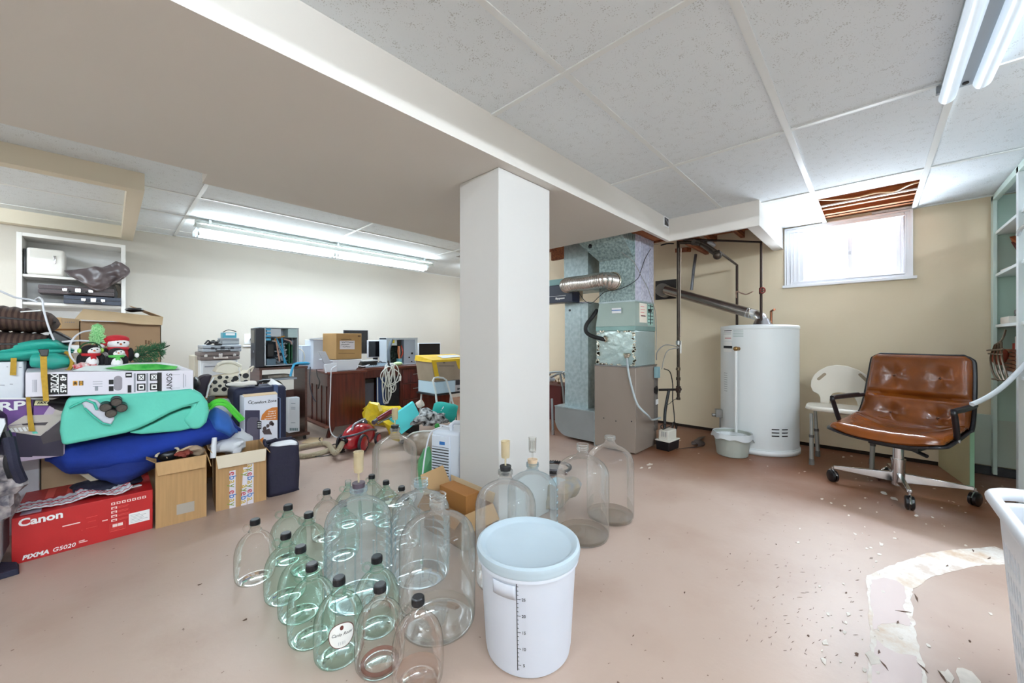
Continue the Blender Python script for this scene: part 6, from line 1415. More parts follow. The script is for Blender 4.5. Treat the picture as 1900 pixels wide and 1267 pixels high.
b = B(); blob_cluster(b, x0+.16, x1-.10, y0_+.06, z0+.04, z0+.25, 80, .026); part_('components', b, mat('component_grey', '#b3bec8', .5, col2='#2b2f36', scale=90), smooth=0)
b = B(); b.box((x1-.085, y0_+.03, z0+.03), (x1-.075, y1_-.03, z0+.25)); b.box((x1-.060, y0_+.03, z0+.03), (x1-.050, y1_-.03, z0+.23)); part_('green_cards', b, mat('green_circuit_board', '#1f6a45', .5, col2='#10331f', scale=80), smooth=0)
b = B(); b.box((x0+.075, y0_+.01, z0+.10), (x0+.14, y0_+.10, z0+.24)); part_('fan_duct', b, mat('black_fan', '#1d1e22', .5), bevel=.012)
b = B(); b.box((x0+.07, y0_+.01, z0+.015), (x0+.155, y0_+.12, z0+.085)); part_('drive_tray', b, mat('blue_grey_metal', '#5d7384', .4, .4), bevel=.003)
for cc, nm, pts in ((('#3fa0cc'), 'blue_cable', [(x1-.20, z1-.11), (x1-.14, z0+.14), (x1-.10, z0+.02)]), (('#3fa0cc'), 'blue_cable', [(x1-.15, z1-.11), (x1-.13, z0+.10), (x1-.12, z0+.03)]), ('#c08a3a', 'orange_cable', [(x1-.22, z1-.13), (x1-.18, z1-.105), (x1-.12, z1-.09)]), ('#c99c8a', 'ribbon_cable', [(x0+.16, z1-.13), (x0+.185, z0+.13), (x0+.20, z0+.05)]), ('#caa9a0', 'ribbon_cable', [(x1-.13, z1-.12), (x1-.06, z1-.15), (x1-.05, z0+.17)]), ('#b8bcc2', 'grey_cable', [(x1-.24, z1-.14), (x1-.20, z1-.15), (x1-.17, z0+.2)])):
    part_(nm, B().tube(curve([(a, y0_+.035+.01*i, c) for i, (a, c) in enumerate(pts)], 5), .007, 6), mat('cable_'+cc[1:], cc, .5))
wire('blue_network_cable', 'bright blue network cable bundle at the foot of the opened tower', [(1.37, 4.47, kt+.03), (1.40, 4.50, kt+.025), (1.50, 4.50, kt+.02), (1.46, 4.46, kt+.035), (1.36, 4.455, kt+.03), (1.33, 4.44, kt-.0), (1.31, 4.43, kt-.06), (1.30, 4.425, kt-.10)], .012, mat('cyan_cable', '#49aede', .4), 'cable')
wire('grey_cable', 'grey cable looping out of the back of the opened tower', [(1.40, 4.55, kt+.20), (1.45, 4.52, kt+.16), (1.46, 4.5, kt+.08), (1.43, 4.5, kt+.02)], .005, mat('pale_grey_cable', '#c9c3b4', .5), 'cable')
tag(obj('papers', B().obox((1.22, 4.62, kt-.10), (.22, .18, .025), .1), mat('mixed_paper', '#b3a99a', .7, var=.4, scale=20)), 'papers on the cart\'s keyboard tray', 'paper')
tag(obj('coiled_hose', B().tube(arc((1.20, 4.70, .52), .10, 0, 2*pi*23/24, 23), .022, 10, closed=True), mat('grey_beige_hose', '#a39c90', .6)), 'grey coiled hose on the cart behind the suitcase', 'hose')
tag(obj('cream_box', B().box((1.06, 4.55, .074), (1.20, 4.75, .36)), mat('cream_box', '#b9b09f', .6), bevel=.004), 'cream box standing on the cart\'s base', 'box')
# ================================================================== DESKS AND ELECTRONICS
def mbox(px0, px1, yt, yb, Y, d, z0=None, z1=None):
    """box whose front face is on plane Y between photo columns px0..px1"""
    a = ay(px0, yb, Y); c = ay(px1, yb, Y); m_ = (px0+px1)/2
    zt = ay(m_, yt, Y).z if z1 is None else z1; zb = ay(m_, yb, Y).z if z0 is None else z0
    return B().box((a.x, Y, zb), (c.x, Y+d, zt))
DT = .705
t = thing('side_desk', 'dark red wooden desk return with a plain end panel and slanted foot', 'desk', (1.85, 4.7, 0))
part_ = lambda n, b, m, **k: wpart(n, b, m, t, **k)
part_('end_panel', B().box((1.65, 4.31, .105), (2.055, 4.335, .69)), M_darkwood, bevel=.002)
part_('side_panel', B().box((1.65, 4.335, .55), (1.675, 5.1, .69)).box((1.675, 4.335, .11), (1.695, 5.1, .55)), M_darkwood, bevel=.002)
part_('side_ribs', B().box((1.668, 4.45, .11), (1.676, 4.47, .55)).box((1.668, 4.60, .11), (1.676, 4.62, .55)).box((1.668, 4.75, .11), (1.676, 4.77, .55)).box((1.668, 4.90, .11), (1.676, 4.92, .55)), M_darkwood)
part_('far_panel', B().box((2.03, 4.335, .105), (2.055, 5.1, .69)), M_darkwood)
part_('top', B().box((1.63, 4.29, .69), (2.07, 5.12, .715)), mat('desk_top_red', '#6d3324', .3, col2='#54261b', scale=4, stretch=(.6, 8, 1), coat=.3), bevel=.003)
part_('foot_rail', B().box((1.60, 4.30, .105), (1.655, 5.1, .125)), mat('worn_red_wood', '#7a4a3c', .5), bevel=.003)
part_('leg', B().hexa([(1.62, 4.30, 0), (1.65, 4.30, 0), (1.65, 4.34, 0), (1.62, 4.34, 0), (1.66, 4.32, .105), (1.72, 4.32, .105), (1.72, 4.36, .105), (1.66, 4.36, .105)]), M_darkwood)
part_('leg', B().hexa([(2.0, 5.02, 0), (2.03, 5.02, 0), (2.03, 5.06, 0), (2.0, 5.06, 0), (1.98, 5.02, .105), (2.04, 5.02, .105), (2.04, 5.07, .105), (1.98, 5.07, .105)]), M_darkwood)
t = thing('main_desk', 'long dark red wooden desk with drawers along the far wall', 'desk', (2.6, 4.9, 0))
part_ = lambda n, b, m, **k: wpart(n, b, m, t, **k)
d0, d1 = 2.075, 3.10
part_('top', B().box((d0, 4.43, .695), (d1, 5.15, .725)), MATS['desk_top_red'], bevel=.004)
part_('apron', B().box((d0+.01, 4.46, .60), (2.60, 4.48, .695)), M_darkwood)
part_('pedestal', B().box((2.60, 4.46, .06), (3.08, 5.1, .695)), M_darkwood, bevel=.003)
for z0, z1 in ((.50, .675), (.29, .485), (.08, .275)):
    dr = part_('drawer', B().box((2.63, 4.445, z0), (3.03, 4.462, z1)), mat('drawer_red_wood', '#6a2418', .3, col2='#3f120c', scale=5, stretch=(8, 1, 1), coat=.4), bevel=.004)
    wpart('handle', B().tube(curve([(2.78, 4.445, z1-.07), (2.80, 4.43, z1-.066), (2.86, 4.43, z1-.066), (2.90, 4.428, z1-.085)], 4), .005, 6), M_steel, dr)
part_('back_panel', B().box((d0+.02, 5.08, .10), (2.60, 5.10, .69)), M_darkwood)
part_('leg', B().box((3.04, 4.455, 0), (3.085, 4.50, .06)), M_darkwood); part_('leg', B().box((2.60, 4.46, 0), (2.64, 4.50, .06)), M_darkwood)
# white printer-like tray + bin + carton on side desk
zs = .716
t = thing('grey_tower', 'pale grey computer tower laid behind the cardboard box on the side desk', 'computer', (1.75, 4.85, zs))
wpart('case', mbox(581, 600, 630, 684, 4.78, .28, z0=zs), mat('pale_grey_plastic', '#ccd2dc', .4), t, bevel=.006); wpart('case_wing', mbox(560, 582, 641, 684, 4.86, .22, z0=zs), mat('blue_grey_panel', '#b9c4d2', .4), t, bevel=.005)
wpart('paper_ledge', B().hexa([tuple(ay(574, 630, 4.72)), tuple(ay(604, 628, 4.72)), tuple(ay(604, 628, 5.0)), tuple(ay(574, 630, 5.0)), tuple(ay(574, 628, 4.72)), tuple(ay(604, 626, 4.72)), tuple(ay(604, 626, 5.0)), tuple(ay(574, 628, 5.0))]), MATS['pale_grey_plastic'], t)
t = thing('storage_bin', 'white plastic bin under the cardboard box on the side desk', 'bin', (1.9, 4.5, zs))
a0_, a1_ = ay(616, 691, 4.34), ay(670, 691, 4.34); zt = ay(645, 667, 4.34).z
wpart('bin', B().hexa([(a0_.x+.03, 4.36, zs), (a1_.x-.05, 4.36, zs), (a1_.x-.05, 4.66, zs), (a0_.x+.03, 4.66, zs), (a0_.x, 4.33, zt), (a1_.x, 4.33, zt), (a1_.x, 4.70, zt), (a0_.x, 4.70, zt)]), mat('bin_white', '#dfe2ea', .35), t, bevel=.008, seg=3)
wpart('rim', B().box((a0_.x-.006, 4.325, zt-.012), (a1_.x+.006, 4.705, zt)), MATS['bin_white'], t, bevel=.004)
t = thing('cardboard_box', 'square tan cardboard box with handwriting on a white label, on the bin', 'box', (1.85, 4.5, zt))
c0_, c1_ = ay(624, 666, 4.37), ay(671, 666, 4.37); cz = ay(648, 618.5, 4.37).z; cl = ay(600, 660, 4.56)
part_ = lambda n, b, m, **k: wpart(n, b, m, t, **k)
q = [(c0_.x, 4.37), (c1_.x, 4.37), (c1_.x-.11, 4.62), (cl.x, 4.58)]
part_('carton', B().hexa([(*p, zt+.002) for p in q] + [(*p, cz) for p in q]), mat('tan_box', '#a88455', .8, var=.08, scale=6), bevel=.003)
b = B(); rectY(b, 630.5, 632, 658, 648, 4.368); part_('paper_label', b, mat('label_lilac_white', '#cfc8cc', .6), smooth=0)
b = B()
for k, (x0, x1, yy) in enumerate([(633, 652, 629.5), (634, 656, 635), (633, 648, 639), (636, 650, 643)]):
    b.tube([ay(x0+(x1-x0)*i/14, yy+random.uniform(-.9, .9), 4.365) for i in range(15)], .0022, 4)
part_('handwriting', b, M_ink)
b = B(); rectY(b, 628, 655, 658, 655.8, 4.368); rectY(b, 664, 622, 669, 625, 4.368); part_('box_marks', b, mat('brown_ink', '#6d5238', .8), smooth=0)
t = thing('fax_tray', 'white angled paper tray with a cable in front of the cardboard box', 'tray', (1.7, 4.4, zs))
part_ = lambda n, b, m, **k: wpart(n, b, m, t, **k)
part_('sheet_support', B().poly([ay(591, 652, 4.38), ay(604, 652, 4.38), ay(616, 676, 4.33), ay(604, 678, 4.33)], (.0, .02, 0)), mat('grey_sheet_plastic', '#a9a9b0', .4), bevel=.002)
part_('body', B().poly([ay(602, 676, 4.33), ay(625, 673, 4.33), ay(626, 692, 4.33), ay(604, 692, 4.33)], (0, .02, 0)), MATS['bin_white'], bevel=.004)
wire('power_cable', 'white cord hanging down the side desk\'s corner to the floor', [(1.72, 4.30, .78), (1.665, 4.285, .75), (1.655, 4.28, .69), (1.648, 4.28, .45), (1.640, 4.28, .20), (1.650, 4.26, .06), (1.69, 4.20, .012), (1.76, 4.22, .010)], .006, M_wc, 'cord')
wire('power_cable', 'black cord slung over the side desk\'s left side', [(1.62, 4.60, .73), (1.61, 4.55, .66), (1.60, 4.45, .60), (1.60, 4.50, .52)], .005, M_cord, 'cord')
wire('power_cable', 'dark cord with silver plug hanging between cart and side desk', [(1.56, 4.62, .76), (1.53, 4.55, .60), (1.54, 4.5, .45), (1.57, 4.48, .38)], .006, mat('slate_cord', '#3a3f4a', .5), 'cord')
# monitors
zd = .726
def monitor(label, px0, px1, yt, yb, Y, rz=0, tilt=0, bez='#d8dde4', stand=True, sc=.012):
    a, c = ay(px0, yb, Y), ay(px1, yb, Y); w = c.x-a.x; h = (yb-yt)*Y/ray((px0+px1)/2, 0).y if False else ay((px0+px1)/2, yt, Y).z - ay((px0+px1)/2, yb, Y).z
    zb = max(a.z, zd+.02); t = thing('monitor', label, 'monitor', ((a.x+c.x)/2, Y+.02, zd), rz, 'flat monitors standing on the desk')
    z0 = zb - zd
    part('bezel', B().box((-w/2, -.012, z0), (w/2, .02, z0+h)), mat('bezel_'+bez[1:], bez, .4), t, bevel=.004)
    part('screen', B().box((-w/2+sc, -.0135, z0+sc), (w/2-sc, -.012, z0+h-sc)), mat('dark_screen', '#0b0a10', .15), t)
    part('stand_neck', B().box((-.03, .02, .01), (.03, .045, z0+h*.5)), M_black, t); part('stand_foot', B().box((-.10, -.05, 0), (.10, .09, .012)), M_black, t, bevel=.004)
    return t
monitor('tall black monitor standing behind the handwritten cardboard box', 640, 682, 613, 657, 4.95, -.25, bez='#2a2c34', sc=.010)
monitor('black widescreen monitor between the tall one and the opened white tower', 683, 716, 632, 664, 4.86, 0, bez='#c9ccd2')
monitor('black monitor right of the opened white tower, by the yellow carton', 777, 818, 637, 667, 4.80, 0)
# second open computer
t = thing('computer_tower', 'opened white computer tower on the long desk', 'computer', (2.72, 4.75, zd))
part_ = lambda n, b, m, **k: wpart(n, b, m, t, **k)
a, c = ay(717, 672, 4.62), ay(775, 672, 4.62); zt = ay(745, 627, 4.62).z; X0, X1 = a.x, c.x
b = B(); b.box((X0, 4.80, zd), (X1, 4.81, zt)); b.box((X0, 4.62, zd), (X1, 4.80, zd+.01)); b.box((X0, 4.62, zt-.022), (X1, 4.81, zt)); b.box((X0, 4.62, zd), (X0+.045, 4.80, zt)); b.box((X1-.035, 4.62, zd), (X1, 4.80, zt))
part_('chassis', b, mat('pc_white_steel', '#ccd8e2', .35, .2), bevel=.003)
w_ = X1-X0
part_('drive_panel', B().box((X0+w_*.56, 4.63, zd+.01), (X1-.035, 4.78, zt-.022)), mat('blue_grey_steel', '#a9b6c8', .4, .2))
part_('psu', B().box((X0+.05, 4.635, zt-.10), (X0+w_*.34, 4.78, zt-.025)), mat('psu_white', '#d3d9dd', .4), bevel=.002); part_('yellow_label', B().box((X0+.055, 4.632, zt-.068), (X0+w_*.26, 4.635, zt-.028)), mat('yellow_label', '#d9c92f', .5))
b = B(); b.box((X0+.05, 4.76, zd+.012), (X0+w_*.56, 4.77, zt-.10)); part_('motherboard', b, mat('dark_green_board', '#1a3328', .5, col2='#0f1512', scale=50))
b = B(); blob_cluster(b, X0+.07, X0+w_*.38, 4.70, zd+.05, zd+.22, 22, .03); part_('components', b, mat('component_dark', '#3c4a44', .5, col2='#15181a', scale=70), smooth=0)
b = B(); b.box((X0+w_*.36, 4.64, zt-.11), (X0+w_*.48, 4.76, zt-.03)); part_('black_bay', b, M_black)
for i, cc in enumerate(('#c9734a', '#d8a58a', '#2a2a2c', '#c24a34')):
    part_('cable', B().tube(curve([(X0+w_*(.40+.03*i), 4.65, zt-.10), (X0+w_*(.37+.05*i), 4.63, zd+.17), (X0+w_*(.42+.02*i), 4.65, zd+.10), (X0+w_*(.44), 4.66, zd+.05)], 5), .008, 6), mat('cable_'+cc[1:], cc, .5))
part_('blue_fan', B().box((X0+w_*.40, 4.635, zd+.015), (X0+w_*.50, 4.70, zd+.085)), mat('cyan_fan', '#79b7cf', .4))
b = B(); b.box((X1-.10, 4.628, zd+.14), (X1-.07, 4.63, zd+.165)); b.box((X1-.14, 4.628, zd+.09), (X1-.115, 4.63, zd+.105)); b.box((X1-.10, 4.628, zd+.03), (X1-.08, 4.63, zd+.045)); part_('punched_holes', b, M_ink, smooth=0)
# keyboards, router, mouse
def keyboard(label, px, py, L_, rz, m):
    p = az(px, py, zd+.002); t = thing('keyboard', label, 'keyboard', p, rz, 'keyboards at the desk\'s front edge')
    part('body', B().hexa([(-L_/2, -.06, 0), (L_/2, -.06, 0), (L_/2, .06, 0), (-L_/2, .06, 0), (-L_/2, -.06, .012), (L_/2, -.06, .012), (L_/2, .06, .028), (-L_/2, .06, .028)]), m, t, bevel=.003)
    b = B(); n = int(L_/.024)
    for i in range(n):
        for j in range(4): b.box((-L_/2+.012+i*.024, -.05+j*.025, .012+j*.004), (-L_/2+.030+i*.024, -.031+j*.025, .026+j*.004))
    part('keys', b, m, t, smooth=0); return t
M_kb = mat('keyboard_blue_grey', '#9fb0be', .5)
keyboard('blue-grey keyboard on the desk\'s front edge, left of the hanging cord', 700, 680, .36, 0, M_kb)
keyboard('blue-grey keyboard on the desk\'s front edge, before the white tower', 760, 675, .40, 0, M_kb)
t = thing('router', 'black network box with a small light beside the handwritten box', 'router', (2.20, 4.56, zd)); part('case', B().box((-.10, -.06, 0), (.10, .06, .075)), M_black, t, bevel=.005); part('lid', B().box((-.08, -.05, .075), (.12, .065, .088)), mat('pale_lid', '#c9cdd2', .4), t, bevel=.003); part('light', B().box((-.01, -.062, .03), (.0, -.06, .04)), M_inkwhite, t)
tag(obj('lime_mouse', B().ell((2.62, 4.56, zd+.025), (.065, .04, .026)), mat('pale_lime', '#b9d9a0', .4)), 'pale lime rounded mouse before the white tower', 'mouse')
wire('cable_tangle', 'black and white cables tangled behind the left keyboard', [(2.38, 4.62, zd+.02), (2.42, 4.66, zd+.06), (2.48, 4.62, zd+.02), (2.44, 4.6, zd+.05), (2.52, 4.66, zd+.03), (2.36, 4.64, zd+.05), (2.50, 4.60, zd+.02), (2.56, 4.62, zd+.04)], .006, mat('grey_dark_cable', '#4b4d52', .5), 'cable')
wire('white_cable', 'white cable looping on the desk by the router', [(2.12, 4.52, zd+.02), (2.18, 4.49, zd+.03), (2.10, 4.46, zd+.02), (2.05, 4.48, zd+.03), (2.03, 4.46, zd+.01)], .006, M_wc, 'cable')
# long handle leaning on the desk + coiled white extension cord
t = thing('grey_wand', 'slate grey wand leaning on the desk with the white cord looped over it', 'wand', (2.45, 4.35, .7))
wpart('bar', B().tube(curve([ay(722, 676, 4.46), ay(721, 655, 4.50), ay(723, 643, 4.52), ay(727, 630, 4.55)], 5), .020, 10), mat('slate_plastic', '#55606b', .5), t)
t = thing('extension_cord', 'white extension cord coiled and hanging before the desk drawers', 'cord', (2.42, 4.3, .5))
b = B(); YY = 4.425
for i, (cx, w1, y0_, y1_) in enumerate([(722, 9, 674, 745), (727, 10, 674, 728), (718, 7, 678, 749), (724, 14, 680, 718), (731, 7, 676, 724), (720, 5, 690, 748), (729, 5, 678, 712)]):
    pts = []
    for k in range(26):
        a = 2*pi*k/26; yy = (y0_+y1_)/2 - cos(a)*(y1_-y0_)/2; xx = cx + sin(a)*w1*1.35*(.7+.3*cos(a*2+i)) + 2.0*sin(a*2+i*1.7) - (yy-675)*.04
        pts.append(ay(xx, yy, YY - .008*i))
    b.tube(pts, .0065, 6, closed=True)
wpart('loops', b, mat('white_cord_sheath', '#dfe0dc', .4), t)
wpart('tie', B().tube([ay(720, 669, 4.42), ay(723, 682, 4.41)], .012, 8), M_black, t)
wpart('plug', B().obox(ay(742, 702, 4.43), (.03, .02, .06), 0, 0, .1), M_inkwhite, t, bevel=.003)
# things under the desk
t = thing('blue_folding_chair', 'blue metal folded thing standing in the desk\'s kneehole', 'folding chair', (2.32, 4.5, 0)); a = ay(704, 755, 4.5)
wpart('panel', mbox(701, 716, 684, 756, 4.50, .05), mat('blue_vinyl', '#2c4270', .45), t, bevel=.008); wpart('edge', B().tube([ay(701, 756, 4.49), ay(700, 690, 4.49), ay(704, 683, 4.49), ay(712, 683, 4.49)], .006, 6), M_inkwhite, t); wpart('dark_seat', mbox(716, 741, 695, 752, 4.47, .03), M_black, t, bevel=.008)
wpart('foot', B().box((a.x-.02, 4.5, 0), (a.x+.25, 4.53, .15)), M_black, t)
tag(obj('grey_board', mbox(677, 694, 703, 780, 4.9, .02, z0=0.002), mat('grey_board', '#8c8890', .7)), 'grey board standing behind the kneehole of the desk', 'board')
# side table far right with small blue cup-like thing
t = thing('small_cabinet', 'small dark red cabinet between the desk and the yellow carton', 'cabinet', (3.3, 4.8, 0)); wpart('body', B().box((3.14, 4.62, 0), (3.55, 5.0, .585)), M_darkwood, t, bevel=.004); wpart('top', B().box((3.12, 4.60, .585), (3.57, 5.02, .605)), mat('worn_red_wood', '#7a4a3c', .5), t, bevel=.003)
tag(obj('blue_tub', B().cyl((3.23, 4.74, .607), (3.23, 4.74, .71), .05, .055, seg=20), mat('navy_blue_plastic', '#24406e', .4)), 'dark blue tub on the small cabinet beside the desk', 'tub')

# ================================================================== MID-ROOM FLOOR ITEMS
# yellow-taped carton on a white box on a folding step stool
t = thing('yellow_taped_carton', 'grey-brown carton edged with yellow tape beside the column', 'box', (2.95, 3.9, .55))
part_ = lambda n, b, m, **k: wpart(n, b, m, t, **k)
Ya = 3.72; A_, Bq = ay(806, 704, Ya), ay(855, 708, Ya+.02); At, Bt = ay(801, 668, Ya), ay(858, 668, Ya)
zb_ = ay(830, 706, Ya).z; zt_ = ay(830, 668, Ya).z
part_('carton', B().hexa([(A_.x, Ya, zb_), (Bq.x+.12, Ya, zb_), (Bq.x+.12, Ya+.34, zb_), (A_.x, Ya+.34, zb_), (At.x, Ya, zt_), (Bt.x+.14, Ya, zt_), (Bt.x+.14, Ya+.34, zt_+.01), (At.x, Ya+.34, zt_+.01)]), mat('grey_brown_card', '#a1917f', .8, var=.15, scale=5), smooth=0)
M_yt = mat('yellow_tape', '#e0b92a', .35, var=.12, scale=18)
part_('yellow_tape', B().hexa([(At.x-.01, Ya-.008, zt_-.018), (Bt.x+.15, Ya-.008, zt_-.018), (Bt.x+.15, Ya+.35, zt_-.01), (At.x-.01, Ya+.35, zt_-.01), (At.x, Ya, zt_+.008), (Bt.x+.14, Ya, zt_+.008), (Bt.x+.14, Ya+.34, zt_+.055), (At.x, Ya+.34, zt_+.055)]), M_yt, smooth=0)
part_('yellow_tape', B().poly([ay(801, 668, Ya-.006), ay(809, 669, Ya-.006), ay(816, 704, Ya-.006), ay(808, 704, Ya-.006)], (0, .003, 0)), M_yt, smooth=0)
part_('yellow_tape', B().poly([ay(846, 668, Ya-.006), ay(862, 668, Ya-.006), ay(862, 688, Ya-.006), ay(851, 684, Ya-.006), ay(848, 676, Ya-.006)], (0, .003, 0)), M_yt, smooth=0)
part_('white_label', B().quad([(At.x+.20, Ya+.06, zt_+.022), (Bt.x+.08, Ya+.10, zt_+.028), (Bt.x+.08, Ya+.24, zt_+.048), (At.x+.24, Ya+.24, zt_+.045)]), mat('shiny_label', '#d6dde6', .2))
b = B(); rectY(b, 822, 671, 826, 674, Ya-.002); rectY(b, 814, 678, 843, 679.5, Ya-.002); part_('printed_marks', b, mat('grey_brown_ink', '#6b5f55', .7), smooth=0)
t = thing('white_flat_carton', 'pale blue-white flat carton under the yellow-taped carton', 'box', (2.95, 3.8, .40))
za, zc = ay(830, 728, Ya).z, zb_-.004; a, c, e = ay(806, 720, Ya), ay(843, 720, Ya), ay(880, 718, Ya)
part_ = lambda n, b, m, **k: wpart(n, b, m, t, **k)
part_('carton', B().box((a.x, Ya-.02, za), (c.x, Ya+.34, zc)), mat('ice_blue_card', '#bfd6e6', .5), bevel=.003)
part_('side_print', B().box((c.x, Ya-.02, za), (c.x+.20, Ya+.34, zc)), mat('grey_white_card', '#b9b6ba', .5), bevel=.002)
part_('dark_band', B().box((c.x+.002, Ya-.024, zc-.06), (c.x+.20, Ya-.019, zc)), mat('charcoal_print', '#35333a', .5))
text('lettering', 'BMA', .035, (c.x+.06, Ya-.025, za+.03), X_, Z_, M_ink, t, bold=.0008)
t = thing('step_stool', 'folding white-framed metal stool holding the cartons', 'stool', (2.75, 3.7, 0))
M_tubew = mat('white_tube_paint', '#d9dee0', .3)
part_ = lambda n, b, m, **k: wpart(n, b, m, t, **k)
lp = [ay(812, 760, Ya-.12), ay(808, 725, Ya-.10), ay(803, 706, Ya-.08), ay(806, 701, Ya-.08), ay(812, 700, Ya-.08), ay(822, 701, Ya-.08), ay(828, 705, Ya-.08), ay(834, 725, Ya-.10), ay(841, 750, Ya-.12), ay(845, 765, Ya-.12)]
part_('back_frame', B().tube(lp, .011, 10), M_tubew)
part_('seat', B().box((a.x-.02, Ya-.03, za-.022), (c.x+.22, Ya+.35, za-.003)), mat('dark_vinyl_seat', '#1d2026', .4), bevel=.006)
for x in (a.x+.02, c.x+.18):
    part_('leg', B().tube([(x, Ya, za-.02), (x-.02, Ya-.10, .012)], .011, 10), M_tubew); part_('leg', B().tube([(x, Ya+.30, za-.02), (x, Ya+.34, .012)], .011, 10), M_tubew)
None and tag(obj('white_chair_back', B().ell((ay(862, 640, 3.3)), (.03, .03, .035)), M_inkwhite), 'small white rounded knob beside the column above the yellow carton', 'knob')
# rolled teal blanket, patterned cloth, tray bag
t = thing('rolled_blanket', 'rolled teal blanket tied with a white strip beside the column', 'blanket', (2.6, 3.5, .25))
r0, r1 = ay(803, 758, 3.45), ay(846, 768, 3.30)
wpart('roll', B().tube([r0, r0.lerp(r1, .1), r0.lerp(r1, .3), r0.lerp(r1, .6), r0.lerp(r1, .9), r1], [.055, .082, .094, .098, .098, .088], 30), mat('turquoise_fleece', '#1fa79c', .8, var=.2, scale=7, bump=.5, bscale=14), t, smooth=60)
dr_ = (r1-r0).normalized(); uu = dr_.cross(Vector((0, 0, 1))).normalized()
wpart('spiral_end', B().tube([r1 + dr_*.004 + uu*(.010+.011*k/4)*cos(k*.8) + Vector((0, 0, 1))*(.010+.011*k/4)*sin(k*.8) for k in range(24)], .005, 6), mat('dark_turquoise', '#157a74', .8), t)
wpart('tie', B().ell(r0.lerp(r1, .32)+Vector((-.02, -.08, .0)), (.035, .02, .055), nz=.7, ns=24), MATS['tissue_white'], t)
tag(obj('patterned_cloth', B().ell(ay(800, 775, 3.36), (.20, .12, .075), nz=.7, ns=14), mat('black_white_print', '#d8dcde', .85, col2='#15161a', scale=20, detail=2)), 'black and white patterned cloth heaped under the teal blanket', 'cloth')
tag(obj('towel_roll', B().tube([ay(775, 752, 3.5), ay(784, 747, 3.46)], [.035, .04], 16), mat('cream_towel', '#d8cfc6', .85, bump=.4, bscale=40)), 'cream rolled towel above the turquoise board', 'towel')
t = thing('plastic_tray_bag', 'long clear plastic bag of clothes lying on the floor behind the bottles', 'bag', (2.3, 3.2, 0))
b = B()
def trayf(u, v):
    x0 = ad(748+ (858-748)*u, 628, 3.42 - .12*u); a = v*2*pi; r = .135*(1-(2*u-1)**6)**.5
    c = Vector((x0.x, x0.y, .125+.05*u)); n = Vector((-.35, -.94, 0))
    k = 1+.18*noise.noise(Vector((u*6, cos(a)*2, sin(a)*2)))
    return c + n*(cos(a)*r*.8*k) + Vector((0, 0, max(-.95, sin(a))*r*.92*k*(.75+.35*u)))
wpart('bag', b.grid(trayf, 30, 20, cv=True), mat('clear_bag_clothes', '#a59a8c', .3, col2='#7e6c5e', scale=8), t, smooth=80)
wpart('bag_edge', B().tube([trayf(i/24, .22)+Vector((0, 0, .008)) for i in range(1, 24)], .007, 6), mat('milky_edge', '#cfd4d0', .3), t)
tag(obj('green_bottle_top', B().ell(ad(812, 790, 3.42), (.028, .026, .026), nz=.3, ns=20), mat('bright_green_plastic', '#1e8a30', .3)), 'bright green cap on the plastic clothes bag', 'cap')
tag(obj('brown_shoe_pad', B().ell(ay(757, 818, 3.35), (.10, .06, .02)), mat('dark_brown_cloth', '#3a2a20', .8)), 'dark brown flat cloth on the floor left of the clothes bag', 'cloth')
# yellow bag
t = thing('yellow_bag', 'crumpled yellow plastic bag on the floor before the desk', 'bag', (2.0, 4.0, 0))
M_yb = mat('yellow_film', '#dcc026', .35, var=.25, scale=9, bump=.8, bscale=12)
def hull(px_pts, Y, dp, nz_=.012, m=None):
    b = B(); P = [ay(x, y, Y) for x, y in px_pts]; c = sum(P, Vector())/len(P); n = len(P); rings = []
    for k, (s, dy) in enumerate([(0, -.4), (.45, -.42), (.8, -.30), (1., 0), (.95, .3), (.6, .6), (0, .65)]):
        if s == 0: rings.append([b.bm.verts.new(c+Vector((0, dy*dp, 0)))]); continue
        rings.append([b.bm.verts.new(c + (p-c)*s + Vector((0, dy*dp, 0)) + Vector((random.uniform(-1, 1), random.uniform(-1, 1)*2, random.uniform(-1, 1)))*nz_*(s < 1)) for p in P])
    for a, d in zip(rings, rings[1:]):
        for i in range(n):
            j = (i+1) % n
            if len(a) == 1: b._f([a[0], d[j], d[i]])
            elif len(d) == 1: b._f([a[i], a[j], d[0]])
            else: b._f([a[i], a[j], d[j], d[i]])
    return b
wpart('bag', hull([(676, 785), (677, 770), (680, 756), (684, 747), (690, 746), (697, 753), (704, 758), (714, 756), (730, 755), (745, 756), (748, 770), (740, 785), (725, 795), (700, 790), (685, 788)], 4.0, .25, .03), M_yb, t, smooth=25)
wpart('bag_lower', hull([(712, 783), (722, 779), (733, 786), (742, 800), (742, 820), (728, 816), (722, 800)], 3.5, .12, .006), M_yb, t, smooth=30)
# turquoise foam board
t = thing('foam_board', 'turquoise foam board leaning behind the red vacuum cleaner', 'board', (2.1, 3.6, 0))
fb = [ay(725, 776, 3.62), ay(768, 745.5, 3.80), ay(784, 777, 3.55), ay(746, 806, 3.3), ay(733, 800, 3.34)]
wpart('board', B().poly([ay(722, 777, 3.62), ay(767, 745, 3.82), ay(783, 777, 3.62), ay(745, 806, 3.42)], (.02, .06, .0)), mat('turquoise_foam', '#4cc3c6', .7, var=.05, scale=4), t, bevel=.004)
t['label'] = 'turquoise foam board leaning behind the red vacuum cleaner'
tag(obj('board_prop', B().box((2.34, 3.80, 0), (2.46, 3.92, .22)), M_black, bevel=.004), 'dark block propping up the turquoise board from behind', 'box')
